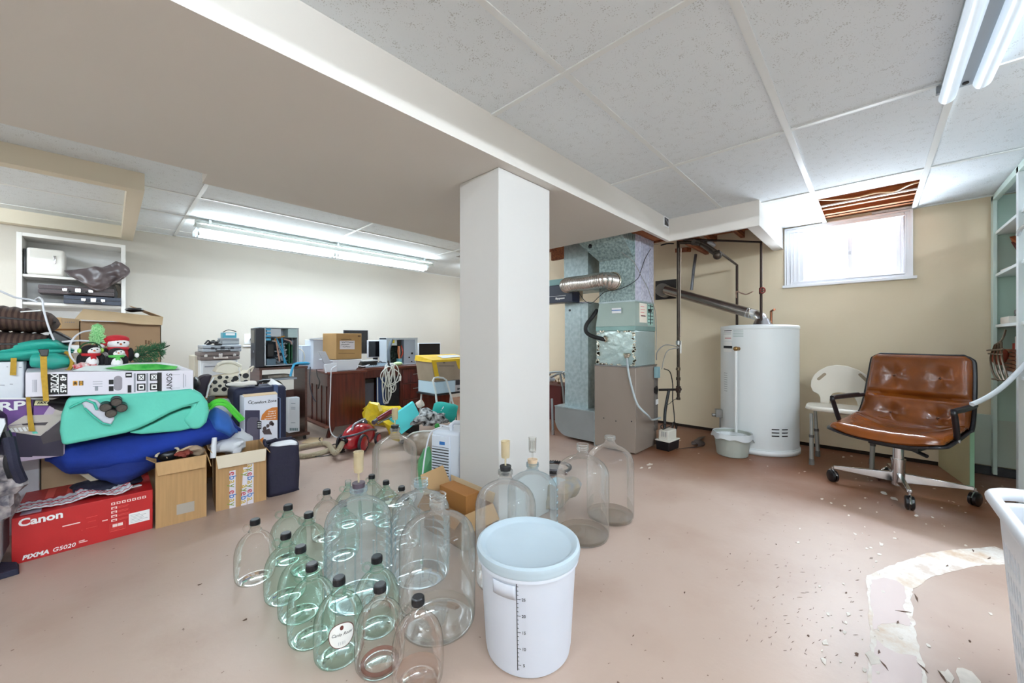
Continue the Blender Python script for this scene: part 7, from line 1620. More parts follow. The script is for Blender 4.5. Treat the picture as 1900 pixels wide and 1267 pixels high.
# red vacuum cleaner
t = thing('vacuum_cleaner', 'red and grey canister vacuum cleaner with round wheels on the floor', 'vacuum cleaner', (1.62, 3.62, 0))
part_ = lambda n, b, m, **k: wpart(n, b, m, t, **k)
M_vr = mat('vacuum_red', '#9c1420', .18, coat=.5); M_vg = mat('vacuum_grey', '#4b4f5c', .3)
vc = Vector((1.647, 3.638, 0)); vx = (az(715, 812) - az(668, 838)); vx.z = 0; vx = vx.normalized(); vy = Vector((-vx.y, vx.x, 0))
def VP(x, y_, z): return vc + vx*x + vy*y_ + Vector((0, 0, z))
Mv = Matrix(((vx.x, vy.x, 0), (vx.y, vy.y, 0), (0, 0, 1)))
def vbody(u, v):
    a = v*2*pi; x = -.20 + .50*u; pr = (1-abs(2*u-1)**3.2)**.5; top = .10+.055*sin(pi*min(1, .15+u*.9))
    return VP(x, .10*pr*math.copysign(abs(cos(a))**.8, cos(a)), .105 + (top if sin(a) > 0 else .085)*pr*math.copysign(abs(sin(a))**.8, sin(a)))
part_('body', B().grid(vbody, 32, 30, cv=True), M_vr, smooth=80)
part_('dust_tank', B().tube([VP(.02, 0, .215), VP(.10, 0, .235), VP(.22, 0, .205)], [.045, .055, .03], 20), mat('vacuum_dark_purple', '#2c2430', .15, coat=.5), smooth=80)
part_('grey_bumper', B().tube(curve([VP(-.205, .04, .17), VP(-.19, -.06, .19), VP(-.12, -.105, .195), VP(.04, -.112, .19), VP(.20, -.10, .15), VP(.29, -.03, .10)], 6), .009, 8), M_vg)
part_('handle_hoop', B().tube(curve([VP(-.13, -.03, .225), VP(-.08, -.02, .262), VP(.03, -.02, .275), VP(.12, -.02, .275)], 6), .010, 8), mat('chrome_grey_plastic', '#9ea2ab', .25, .4))
for x, r in ((-.07, .086), (.215, .060)):
    for s in (-1, 1):
        if s == 1 and x > 0: continue
        w0 = VP(x, s*.100, r+.0); w1 = VP(x, s*.122, r+.0)
        wh = part_('wheel', B().tube([w0, w1], [r, r*.94], 32), mat('tyre_grey', '#2b2a30', .5)); wpart('hubcap', B().tube([w1, w1 + vy*s*.004], [r*.78, r*.70], 28), M_vr, wh)
part_('hose_port', B().tube([VP(-.195, 0, .14), VP(-.235, 0, .135)], [.030, .026], 18), M_black)
hs = curve([VP(-.225, 0, .135), VP(-.30, .03, .06), az(606, 823, .03), az(575, 826, .03), az(548, 832, .03), az(535, 838, .03), az(520, 842, .03)], 8)
def ribbed(P, r, pitch=.008, amp=.0025):
    L_ = sum((a-b_).length for a, b_ in zip(P, P[1:])); k = int(L_/pitch*2); seg = [(P[j+1]-P[j]).length for j in range(len(P)-1)]; out = []; R = []
    for s in range(k+1):
        q = L_*s/k; j = 0
        while j < len(seg)-1 and q > seg[j]: q -= seg[j]; j += 1
        out.append(P[j].lerp(P[j+1], min(1, q/seg[j]))); R.append(r + (amp if s % 2 else -amp))
    return out, R
M_hose = mat('beige_vacuum_hose', '#b3a78f', .45)
pp, RR = ribbed(hs, .0215); part_('hose', B().tube(pp, RR, 16), M_hose, smooth=60)
pp, RR = ribbed(curve([az(530, 838, .02), az(556, 846, .02), az(585, 843, .02), az(610, 835, .02), az(632, 826, .02)], 8), .0215)
tag(obj('vacuum_hose', B().tube(pp, RR, 16), M_hose, smooth=60), 'second length of beige ribbed hose on the floor, in front of the first', 'hose')
t = thing('vacuum_wand', 'dark red and silver vacuum wand grip leaning against the turquoise board', 'wand', (1.9, 3.7, .3))
wpart('grip', B().tube(curve([ay(700, 778, 3.62), ay(713, 771, 3.62), ay(724, 764, 3.62), ay(731, 762, 3.62)], 4), [.022, .024, .026, .028, .028, .028, .028, .028, .028, .026, .024, .022, .018], 14), mat('dark_red_gloss', '#6a1420', .2, coat=.4), t)
wpart('tube', B().tube([ay(700, 786, 3.62), ay(727, 772, 3.62)], .012, 12), M_steel, t); wpart('collar', B().tube([ay(699, 779, 3.62), ay(693, 784, 3.60)], [.02, .024], 14), M_vg, t)
wire('power_cable', 'black power cord trailing on the floor left of the vacuum cleaner', [az(632, 826, .008), az(620, 824, .008), az(610, 828, .008), az(600, 822, .008), az(592, 816, .008), az(594, 812, .02)], .005, M_cord, 'cord')
wire('power_cable', 'thin black cord on the floor under the beige hose', [az(640, 838, .006), az(620, 842, .006), az(600, 846, .006), az(575, 847, .006), az(560, 846, .006)], .004, M_cord, 'cord')
tag(obj('flat_cardboard', B().poly([az(560, 822, .003), az(575, 812, .003), az(600, 813, .003), az(596, 824, .003)], (0, 0, .006)), M_cardlight), 'flat piece of pale card on the floor below the side desk', 'card')
tag(obj('green_plastic_bag', hull([(778, 870), (782, 850), (790, 833), (797, 828), (801, 845), (801, 880), (800, 912), (780, 914)], 2.25, .10, .004), mat('green_translucent_film', '#5aa870', .35, var=.2, scale=12)), 'green plastic bag behind the dehumidifier\'s left side', 'bag')

# dehumidifier beside the column
t = thing('dehumidifier', 'white louvred dehumidifier standing behind the column\'s left edge', 'dehumidifier', (1.42, 2.04, 0))
P2 = Vector((1.462, 1.885, 0)); P1 = Vector((1.412, 2.045, 0)); fx = (P2-P1).normalized(); L_ = (P2-P1).length; fn = Vector((fx.y, -fx.x, 0)); bk = -fn
t.location = P1; t.rotation_euler.z = atan2(fx.y, fx.x)
Hh = .50; D_ = .24
part('case', B().box((0, 0, .02), (L_+.05, D_, Hh)), mat('dehumidifier_white', '#d3dae6', .3), t, bevel=.022, seg=4)
part('front_panel', B().box((.008, -.008, .03), (L_-.02, .004, Hh-.03)), MATS['dehumidifier_white'], t, bevel=.004)
lv = part('louvre_recess', B().box((.014, -.0095, .05), (L_-.028, -.0075, Hh-.10)), M_black, t)
b = B()
for k in range(20): b.obox(((L_-.014)/2, -.011, .060+k*.0175), (L_-.04, .006, .0085), 0, .3)
part('louvres', b, mat('dehumidifier_white', '#d3dae6', .3), lv, smooth=0)
part('display', B().box((L_*.42, -.010, Hh-.085), (L_*.66, -.007, Hh-.065)), M_inkblue, t); 
part('handle', B().tube([(L_*.75, .04, Hh-.005), (L_*.75, .04, Hh+.035), (L_*.85, .05, Hh+.05), (L_+.10, .10, Hh+.045)], .014, 10), MATS['dehumidifier_white'], t)
part('base', B().box((.01, .01, 0), (L_+.03, D_-.01, .02)), M_black, t)
wire('power_cable', 'white cord looping over the dehumidifier\'s top left', [Vector((1.50, 1.93, .515)), Vector((1.45, 2.0, .53)), ad(818, 792, 2.40), ad(800, 802, 2.42), ad(791, 830, 2.40), ad(786, 862, 2.38), ad(783, 890, 2.36)], .005, M_wc, 'cord')
# opened brown carton with a smaller brown box inside it
t = thing('open_shipping_carton', 'open brown shipping carton at the column\'s foot, behind the bottles', 'box', (1.35, 1.68, 0))
part_ = lambda n, b, m, **k: wpart(n, b, m, t, **k)
X0, X1, Y0, Y1, H_ = 1.235, 1.432, 1.50, 1.86, .185; k = .004
b = B(); b.box((X0, Y0, 0), (X0+k, Y1, H_)); b.box((X1-k, Y0, 0), (X1, Y1, H_)); b.box((X0, Y0, 0), (X1, Y0+k, H_)); b.box((X0, Y1-k, 0), (X1, Y1, H_)); b.box((X0, Y0, 0), (X1, Y1, k))
part_('body', b, M_carddark, smooth=0)
part_('flap', B().poly([(X0, Y1, H_), (X1, Y1, H_), (X1-.02, Y1+.06, H_+.115), (X0+.01, Y1+.05, H_+.10)], (0, .004, 0)), M_card, smooth=0)
part_('flap', B().poly([(X0, Y0, H_), (X0, Y1, H_), (X0-.05, Y1-.01, H_-.05), (X0-.055, Y0+.01, H_-.06)], (0, .004, .003)), M_carddark, smooth=0)
part_('flap', B().poly([(X1, Y0, H_), (X1, Y1, H_), (X1+.008, Y1+.02, H_+.06), (X1+.008, Y0-.01, H_+.055)], (.003, 0, 0)), M_cardlight, smooth=0)
part_('flap', B().poly([(X0, Y0, H_), (X1, Y0, H_), (X1, Y0-.05, H_-.07), (X0, Y0-.05, H_-.07)], (0, -.004, 0)), M_card, smooth=0)
tag(obj('inner_box', B().box((X0+.035, Y0+.03, .02), (X0+.13, Y1-.10, .262)), mat('orange_brown_card', '#93602a', .8, var=.1, scale=5), bevel=.003), 'closed orange-brown box standing inside the open shipping carton', 'box')
tag(obj('crushed_packaging', B().ell((1.655, 1.245+.03, .15), (.03, .03, .02)), M_cardlight), 'x', 'paper') if False else None
# gear-like dark ring by the column's right side and a crumpled sheet seen through the bottle
t = thing('toothed_ring', 'dark toothed ring or grill lying right of the column', 'ring', (2.55, 1.89, 0))
c = Vector((2.46, 1.86, 0)); t.location = c
b = B().tube(ring_pts((0, 0, .045), .125, n=40, v=(0, 1, 0)), .012, 8, closed=True)
for i in range(44): a = 2*pi*i/44; b.obox((.135*cos(a), .135*sin(a), .052), (.014, .008, .012), a)
part('ring', b, M_black, t); part('motor', B().cyl((0, 0, 0), (0, 0, .05), .075, .065, seg=30), mat('brushed_motor', '#8f9096', .3, .6), t)
b = B()
for i in range(3): a = 2*pi*i/3+.4; b.obox((.09*cos(a), .09*sin(a), .03), (.09, .025, .02), a)
part('bracket', b, mat('rust_bracket', '#5a3426', .6), t)
t = thing('torn_foam', 'crumpled dusty foam and cloth lying behind the open dark-bottomed carboy', 'foam', (2.02, 1.5, .0))
wpart('foam', B().ell((2.02, 1.47, .10), (.13, .10, .10), nz=.8, ns=10), mat('dusty_foam', '#a8977d', .9, col2='#8b8f92', scale=12), t); wpart('blue_edge', B().ell((1.95, 1.44, .17), (.07, .05, .03), nz=.6, ns=18), mat('pale_blue_cloth', '#a9c3cc', .8), t)
# potted plants on metal chair behind column
t = thing('metal_chair', 'grey tubular chair half hidden right of the column', 'chair', (3.95, 3.1, 0))
def axx(x, y, X): return ax(x, y, X)
for pts in ([axx(1015, 692, 3.9), axx(1030, 690, 3.9), axx(1043, 690, 3.9), axx(1048, 700, 3.9)], [axx(1039, 692, 3.9), axx(1044, 718, 3.9), axx(1048, 760, 3.92)], [axx(1022, 700, 3.9), axx(1034, 694, 3.9), axx(1049, 690, 3.9)]):
    wpart('frame', B().tube(pts, .014, 10), mat('dull_aluminium', '#9fa3a6', .35, .6), t)
wpart('leg', B().tube([axx(1024, 740, 3.6), az(1026, 806)], .014, 10), MATS['dull_aluminium'], t); wpart('leg', B().tube([axx(1010, 740, 3.75), az(1012, 800)], .014, 10), MATS['dull_aluminium'], t)
wpart('leg_cap', B().cyl(tuple(az(1026, 806)), tuple(az(1026, 806)+Vector((0, 0, .05))), .018, seg=12), M_steel, t)
t = thing('leaf_basket', 'dark red box of dried leaves behind the tubular chair', 'box', (4.2, 3.2, 0))
wpart('box', B().box((4.05, 2.95, 0), (4.45, 3.6, .46)), mat('maroon_box', '#5a1d18', .6), t, bevel=.004)
b = B()
for i in range(90):
    c = Vector((random.uniform(4.0, 4.4), random.uniform(2.95, 3.55), .46+random.uniform(0, .13))); d = Vector((random.uniform(-.04, .04), random.uniform(-.05, .05), random.uniform(-.03, .03)))
    n_ = d.cross(Vector((0, 0, 1))).normalized()*.012; b.quad([c-d, c+n_, c+d, c-n_])
wpart('dried_leaves', b, mat('dried_leaf', '#a7835a', .8, col2='#5c3a26', scale=9), t, smooth=0)
tag(obj('white_cloth', B().ell((4.0, 3.2, .55), (.05, .14, .05), nz=.6, ns=12), mat('pale_lavender_cloth', '#b9bec6', .8)), 'pale cloth bundle on the dried leaves by the tubular chair', 'cloth')
# ================================================================== RIGHT-HAND SIDE
# white shower stool
t = thing('shower_stool', 'white plastic shower stool with grey metal legs by the wall', 'stool', (4.36, .19, 0))
f1, b1, f2, b2 = Vector((4.14, .375, 0)), Vector((4.47, .36, 0)), Vector((4.16, 0, 0)), Vector((4.49, 0, 0))
part_ = lambda n, b, m, **k: wpart(n, b, m, t, **k)
M_leg = mat('satin_aluminium', '#a7a8a4', .35, .55); M_seat = mat('ivory_seat', '#e4ddd0', .4)
SZ = .455
ctr = (f1+b1+f2+b2)/4; ux = Vector((0, -1, 0)); uy = Vector((-ux.y, ux.x, 0));
if uy.x < 0: uy = -uy
def SP(a, d, z): return ctr + ux*a + uy*d + Vector((0, 0, z))
for p, (a, d) in zip((f1, b1, f2, b2), ((-.195, -.15), (-.195, .15), (.195, -.15), (.195, .15))):
    tp = SP(a, d, SZ-.02); lg = part_('leg', B().tube([p+Vector((0, 0, .03)), p.lerp(tp, .55)+Vector((0, 0, .01))], .0155, 14).tube([p.lerp(tp, .5), tp], .0125, 12), M_leg)
    wpart('rubber_foot', B().cyl(p, p+Vector((0, 0, .05)), .020, .018, seg=14), mat('grey_rubber', '#6e6a66', .7), lg); wpart('collar', B().tube([p.lerp(tp, .53), p.lerp(tp, .58)], .018, 12), mat('dark_collar', '#55524f', .5), lg)
def sf(u, v):
    a = u*2*pi; rx = .245; ry = .165; x = math.copysign(abs(cos(a))**.6, cos(a))*rx*v; y = math.copysign(abs(sin(a))**.6, sin(a))*ry*v
    return SP(x, y, SZ + .022 - .02*(1-(x/rx)**2)*(1-(y/ry)**2) + (.006 if v > .9 else 0))
part_('seat', B().grid(sf, 48, 8, cu=True), M_seat, solid=.034, smooth=50)
# back plate with two hand slots and an arch
cx_ = ay
bp0 = SP(0, .15, 0)
def BPt(px, py): # point on the back plane seen at pixel
    n = uy; r = ray(px, py); o = Vector((0, 0, HC)); t_ = (bp0 - o).dot(n) / r.dot(n); return o + r*t_
OUT = [(1522, 757), (1522, 738), (1518, 731), (1508, 726), (1504, 716), (1505, 706), (1510, 696), (1520, 687), (1534, 680), (1552, 677), (1572, 679), (1592, 686), (1608, 696), (1620, 710), (1624, 724), (1621, 731), (1612, 734), (1607, 740), (1607, 760), (1594, 760), (1590, 745), (1584, 736), (1572, 730), (1556, 728), (1545, 730), (1540, 738), (1538, 757)]
part_('backrest', B().poly([BPt(*p) for p in OUT], uy*.016), M_seat, bevel=.004)
def slot(c0, c1, w):
    a, b_ = BPt(*c0), BPt(*c1); d = (b_-a).normalized(); n = d.cross(uy).normalized(); P = [a + (-d*cos(q) + n*sin(q))*w for q in [(-pi/2)+pi*i/8 for i in range(9)]] + [b_ + (d*cos(q) - n*sin(q))*w for q in [(-pi/2)+pi*i/8 for i in range(9)]]
    return B().poly([p-uy*.0015 for p in P], uy*.002)
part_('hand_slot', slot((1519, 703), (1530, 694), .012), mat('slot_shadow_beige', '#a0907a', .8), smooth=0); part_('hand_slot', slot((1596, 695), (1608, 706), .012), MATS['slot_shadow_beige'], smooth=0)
part_('front_mark', B().obox(SP(-.20, -.13, SZ+.018), (.03, .012, .002), 0), M_inkgrey)

# brown leather swivel chair
t = thing('office_chair', 'brown tufted leather swivel chair with black arms and chrome star base', 'chair', (3.73, -.13, 0))
fa = radians(160); FW = Vector((cos(fa), sin(fa), 0)); SD = Vector((-FW.y, FW.x, 0))      # facing, and its left side
if (SD.dot(Rt)) < 0: SD = -SD                                                             # SD = toward picture right
O_ = Vector((3.73, -.13, 0))
def CP(s, f, z): return O_ + SD*s + FW*f + Vector((0, 0, z))
M_lea = mat('brown_leather', '#80410f', .27, var=.42, scale=4, bump=.45, bscale=11, coat=.15); M_shell = mat('black_shell', '#17161c', .3)
part_ = lambda n, b, m, **k: wpart(n, b, m, t, **k)
w1, w2, w3 = az(1545, 893), az(1688, 945), az(1809, 938)
hub = (w1+w3)/2; hub.z = 0; w4 = hub*2 - w2; w4.z = 0
dirs = []
M_wheel = mat('black_caster', '#121114', .3)
for i, w in enumerate((w1, w2, w3, w4)):
    d = (w-hub); d.z = 0; L_ = d.length; d.normalize(); s = Vector((-d.y, d.x, 0)); e = hub + d*(L_-.005)
    lg = part_('leg', B().hexa([tuple(hub+s*-.018+Vector((0,0,.075))), tuple(hub+s*.018+Vector((0,0,.075))), tuple(e+s*.014+Vector((0,0,.100))), tuple(e-s*.014+Vector((0,0,.100))), tuple(hub+s*-.014+Vector((0,0,.145))), tuple(hub+s*.014+Vector((0,0,.145))), tuple(e+s*.012+Vector((0,0,.122))), tuple(e-s*.012+Vector((0,0,.122)))]), M_chrome, bevel=.003)
    rt = Matrix.Rotation(.5+i, 3, 'Z') @ d; c = Vector((w.x, w.y, .043))
    cs = part_('caster', B().tube([c-rt*.022, c-rt*.018, c-rt*.004], [.034, .042, .043], 22).tube([c+rt*.004, c+rt*.018, c+rt*.022], [.043, .042, .034], 22), M_wheel)
    wpart('caster_fork', B().tube(arc(c, .0475, .3, pi-.1, 10, tuple(Vector((-rt.y, rt.x, 0))), (0, 0, 1)), .006, 6).cyl(c+Vector((0, 0, .046)), c+Vector((0, 0, .070)), .008, seg=12), M_chrome, cs)
part_('column', B().cyl((hub.x, hub.y, .055), (hub.x, hub.y, .235), .036, .036, seg=28).cyl((hub.x, hub.y, .235), (hub.x, hub.y, .33), .029, seg=28), M_chrome)
part_('column_collar', B().cyl((hub.x, hub.y, .228), (hub.x, hub.y, .240), .040, seg=28), M_chrome)
O_ = Vector((hub.x, hub.y, 0))
part_('seat_plate', B().obox(CP(0, .0, .345), (.20, .26, .035), fa), M_black, bevel=.006); part_('tilt_lever', B().tube([CP(.05, .02, .335), CP(.17, .10, .315)], .012, 10), M_black)
# shell: seat pan and back in one sweep   (profile in facing/height plane)
prof = [(.325, .408), (.27, .396), (.16, .380), (.0, .368), (-.12, .372), (-.205, .405), (-.255, .48), (-.292, .60), (-.325, .75), (-.352, .88), (-.362, .968)]
PP = curve([Vector((f, 0, z)) for f, z in prof], 5); nP = len(PP)
def sweep(u, v, off, wid, curl, puff=None):
    i = u*(nP-1); a = min(int(i), nP-2); p = PP[a].lerp(PP[a+1], i-a); tg = (PP[min(a+1, nP-1)]-PP[max(a-1, 0)]).normalized()
    n = Vector((tg.z, 0, -tg.x));   # toward the sitter
    if n.z < 0 and u < .4: n = -n
    n = Vector((-tg.z, 0, tg.x)) if (Vector((-tg.z, 0, tg.x)).dot(Vector((1, 0, .8))) > 0) else Vector((tg.z, 0, -tg.x))
    s = (v*2-1); ww = wid(u); q = p + n*(off + curl(u)*abs(s)**2.6 + (puff(u, s) if puff else 0))
    return CP(s*ww, q.x, q.z)
wid = lambda u: .298*(1-.11*max(0, (u-.50)/.50)**1.3)*(1-.25*max(0, (.12-u)/.12)**2)*(1-.20*max(0, (u-.94)/.06)**2)
curl = lambda u: .10*math.exp(-((u-.40)/.24)**2)+.022
part_('shell', B().grid(lambda u, v: sweep(.035+.965*u, v, -.012, lambda q: wid(q)*1.03, curl), 46, 26), M_shell, solid=.014, smooth=60)
tuft = [(.20, -.42), (.20, .42), (.63, -.42), (.63, .45), (.83, -.45), (.83, .45)]
def puff(u, s):
    e = (1-abs(s)**5)*(1-abs(2*u-1)**14); h = (.062+.012*math.exp(-((u-.06)/.07)**2))*e**.5 if e > 0 else 0
    h *= 1 - .55*math.exp(-((u-.735)/.012)**2)*(1 if u > .5 else 0) - .45*math.exp(-((u-.42)/.02)**2)
    for a, c in tuft:
        d = ((u-a)/.055)**2 + ((s-c)/.17)**2; h -= .034*math.exp(-d); an = math.atan2((s-c)*.3, (u-a)*1.25); h += .0035*math.cos(an*7+c*9)*math.exp(-d*.35)*(1-math.exp(-d*1.5))
    return h + .003*noise.noise(Vector((u*14, s*7, 2)))*e
def cush(u, v):
    a = 2*pi*v; s = math.copysign(abs(cos(a))**.75, cos(a)); top = sin(a) >= 0
    return sweep(.985*u, (s+1)/2, .0, lambda q: wid(q)*.975, curl, puff if top else (lambda q, w: .001-.010*(1-abs(2*q-1)**20)*(1-abs(w)**5)))
part_('cushion', B().grid(cush, 120, 110, cv=True), M_lea, smooth=80)
for a, c in tuft:
    u = (a-.015)/.975; p = sweep(a, (c+1)/2, .001, lambda q: wid(q)*.97, curl, puff); part_('button', B().ell(p, (.008, .008, .008)), mat('dark_brown_button', '#4a2512', .4))
for s in (-1, 1):
    P_ = [CP(s*.296, .09, .45), CP(s*.302, .105, .48), CP(s*.308, .165, .60), CP(s*.308, .18, .622), CP(s*.308, .155, .634), CP(s*.308, .0, .632), CP(s*.300, -.17, .632), CP(s*.285, -.29, .632)]
    ar = part_('armrest', B().tube(curve(P_, 5), [.015]*36, 12), M_shell, smooth=60)
    wpart('arm_pad', B().tube(curve([CP(s*.308, .185, .640), CP(s*.310, .08, .642), CP(s*.306, -.10, .641), CP(s*.300, -.20, .640)], 5), .014, 10), M_shell, ar)
    part_('arm_bracket', B().obox(CP(s*.290, .09, .445), (.025, .045, .025), fa), M_chrome, bevel=.004)

# green shelving unit built against the right wall
M_sg = mat('pale_green_paint', '#bcd4c6', .5, var=.05, scale=2); M_sw = mat('shelf_edge_white', '#e2eaec', .4)
t = thing('shelving_unit', 'tall pale green built-in shelving unit with white shelves at right', 'shelving', (4.45, -.9, 0))
part_ = lambda n, b, m, **k: wpart(n, b, m, t, **k)
ys = -.70; yb_ = -1.20
part_('end_panel', B().box((4.79, yb_, .44), (4.82, ys, 2.20)), M_sg, smooth=0); part_('end_trim', B().box((4.74, ys-.01, .02), (4.815, ys+.012, 2.20)), mat('trim_green_white', '#ccdfd6', .45), bevel=.002)
part_('back_panel', B().box((2.9, yb_-.02, .02), (4.79, yb_, 2.20)), mat('green_back', '#a9c6b4', .55), smooth=0)
part_('post', B().box((4.035, ys-.03, 0.0), (4.085, ys+.012, 2.20)), M_sw, bevel=.002); part_('post', B().box((2.95, ys-.03, 0.0), (3.0, ys+.012, 2.20)), M_sw, bevel=.002)
part_('top_trim', B().box((2.9, ys-.02, 2.16), (4.80, ys+.012, 2.205)), MATS['trim_green_white'], bevel=.002)
for x, y_ in ((1852, 428), (1852, 508), (1852, 604), (1852, 690)):
    z = ay(x, y_, ys).z + .01; part_('shelf', B().box((3.0, yb_, z-.022), (4.79, ys, z)), M_sw, bevel=.002)
zsh = [ay(1852, y_, ys).z + .01 for y_ in (428, 508, 604, 690)]
sd = part_('slotted_standard', B().box((4.778, -1.00, .9), (4.789, -.965, 2.0)), mat('bronze_standard', '#8d7c60', .4, .6)); b = B()
for k in range(44): b.box((4.776, -.990, .92+k*.0245), (4.779, -.975, .932+k*.0245))
wpart('slots', b, M_ink, sd, smooth=0)
# low pale panel under it and the leaning cream board
tag(obj('hardboard_sheet', B().box((4.795, -1.3, .075), (4.822, -.50, .475)), mat('grey_green_panel', '#c0cbbf', .5, var=.08, scale=3), bevel=.002), 'pale grey-green panel standing under the green shelving', 'panel')
tag(obj('gap_shade_strip', B().box((4.78, -1.3, .002), (4.79, -.52, .07)), M_black), 'dark strip painted as the shaded gap under the pale panel below the shelving', 'board')  # black strip placed for the shade in the gap below the panel
bq0, bq1 = az(1731, 857), az(1799, 906)
t = thing('leaning_board', 'cream board with pale green edge standing on the floor behind the brown chair', 'board', (bq0+bq1)/2)
dd = (bq1-bq0).normalized(); nn = Vector((-dd.y, dd.x, 0))
wpart('board', B().poly([bq0, bq1, bq1+Vector((0, 0, .47)), bq0+Vector((0, 0, .47))], -nn*.02 if nn.x < 0 else nn*.02), mat('cream_board', '#ccc398', .5, var=.06, scale=4), t, smooth=0)
wpart('edge_band', B().poly([bq1+dd*.0005-nn*.0, bq1+dd*.006, bq1+dd*.006+Vector((0, 0, .47)), bq1+dd*.0005+Vector((0, 0, .47))], nn*.022 if nn.x > 0 else -nn*.022), mat('mint_edge', '#9fd0ae', .5), t, smooth=0)
# things on the shelves
t = thing('brown_paper_bag', 'brown paper bag on the second shelf of the green unit', 'bag', (4.60, -.92, zsh[1])); part('bag', B().poly([(-.10, .13, .16), (.10, .16, .27), (.14, .10, .10), (-.05, .07, .06)], (0, -.16, .02)), mat('red_brown_bag', '#a0572f', .8), t); part('bag_lining', B().poly([(-.06, .135, .155), (.07, .158, .225), (.08, .12, .13), (-.03, .10, .10)], (0, -.01, 0)), mat('maroon_inside', '#5a2018', .8), t); part('bag_bottom', B().box((-.06, -.08, 0), (.06, .08, .11)), mat('red_brown_bag', '#a0572f', .8), t, bevel=.01)
tag(obj('tan_folder', B().obox((4.40, -.86, zsh[1]+.11), (.05, .14, .22), .2), M_cardlight), 'tan folder standing right of the brown paper bag', 'folder')
tag(obj('paper_stack', B().obox((4.62, -.775, zsh[1]+.012), (.20, .10, .024), .05), mat('stacked_paper', '#ddd9d2', .7), bevel=.002), 'stack of white papers on the second shelf\'s edge', 'paper')
tag(obj('grey_cloth', B().ell((4.60, -.90, zsh[2]+.062), (.14, .12, .06), nz=.8, ns=13), mat('grey_rag', '#7e7877', .85, col2='#55504f', scale=14)), 'grey rag heaped on the third shelf of the green unit', 'cloth')
tag(obj('white_tray', B().box((4.38, -.78, zsh[2]+.001), (4.62, -.705, zsh[2]+.05)), mat('cream_tray', '#d9d3c8', .5), bevel=.004), 'cream tray on the third shelf beside the grey rag', 'tray')
t = thing('birdcage', 'rusty wire frame hanging at the fourth shelf\'s corner', 'wire frame', (4.6, -.62, 1.0))
b = B()
for k in range(4): b.tube(curve([ay(1846+k*4, 640-k*2, -.64), ay(1838+k*7, 664, -.64), ay(1842+k*8, 690, -.64), ay(1852+k*6, 706, -.64)], 5), .006, 6)
b.tube([ay(1832, 650, -.64), ay(1862, 648, -.64)], .006, 6); b.tube([ay(1834, 656, -.64), ay(1860, 658, -.64)], .005, 6); b.tube([ay(1841, 703, -.64), ay(1862, 706, -.64)], .006, 6); wpart('wires', b, mat('rusty_wire', '#5f4f3c', .5, .4), t)
wpart('hook', B().tube(curve([ay(1846, 640, -.64), ay(1856, 634, -.66), ay(1862, 625, -.69), ay(1866, 612, -.705)], 5), .006, 6), MATS['rusty_wire'], t)
t = thing('wooden_crate', 'small reddish crate of books and cards on the fourth shelf', 'crate', (4.3, -.85, zsh[3]))
b = B()
for k in range(6): b.box((4.34, -.76, zsh[3]+.005+.028*k), (4.74, -.745, zsh[3]+.025+.028*k)); b.box((4.73, -1.0, zsh[3]+.005+.028*k), (4.745, -.75, zsh[3]+.025+.028*k)); b.box((4.34, -1.0, zsh[3]+.005+.028*k), (4.355, -.75, zsh[3]+.025+.028*k))
wpart('slats', b, mat('crate_wood', '#93603c', .7, col2='#6e3f26', scale=6), t, smooth=0)
wpart('base', B().box((4.34, -1.0, zsh[3]+.001), (4.745, -.75, zsh[3]+.008)), MATS['crate_wood'], t)
for i, (x, h, cc) in enumerate(((4.40, .24, '#2a3c7a'), (4.47, .26, '#d8d2c6'), (4.54, .22, '#c9b08c'), (4.61, .25, '#e4e0da'), (4.68, .20, '#a8402e'))):
    tag(obj('book', B().obox((x, -.86, zsh[3]+.010+h/2), (.05, .17, h), .04*i), mat('book_'+cc[1:], cc, .6), bevel=.002), ['dark blue book at the right in the shelf crate', 'cream book second from right in the shelf crate', 'tan book in the middle of the shelf crate', 'white book second from left in the shelf crate', 'rust-red book at the left of the shelf crate'][i], 'book', 'books in the shelf crate')
tag(obj('red_pouch', B().ell(ay(1854, 660, -.70), (.035, .04, .07), nz=.3, ns=18), mat('brick_red_cloth', '#9c4a34', .8)), 'brick-red pouch hanging beside the crate of books', 'pouch')
# curved white tube poking in from the shelving
t = thing('white_tube', 'curved glossy white plastic tube reaching out from the shelving', 'tube', ay(1850, 725, -.55))
tp = curve([ad(1803, 750, 2.28), ad(1818, 744, 2.28), ad(1840, 732, 2.29), ad(1862, 716, 2.31), ad(1885, 694, 2.34), ad(1905, 672, 2.40), ad(1925, 650, 2.46), ad(1945, 634, 2.50)], 6)
wpart('tube', B().tube(tp, .0135, 16), mat('gloss_white_tube', '#e4ebf2', .15, coat=.5), t); wpart('seam', B().tube([p+Vector((-.009, .009, .005)) for p in tp], .003, 6), MATS['pale_grey'], t)
tag(obj('white_hook', B().tube(curve([ay(1889, 436, -.66), ay(1893, 426, -.66), ay(1902, 418, -.66), ay(1915, 412, -.67)], 5), .010, 10), MATS['gloss_white_tube']), 'white curved tube end by the shelving post, above', 'hook')
tag(obj('white_box', B().box((3.66, -.86, zsh[3]+.02), (4.02, -.735, zsh[3]+.22)), M_inkwhite, bevel=.01), 'white box jutting from the shelf right of the post', 'box')

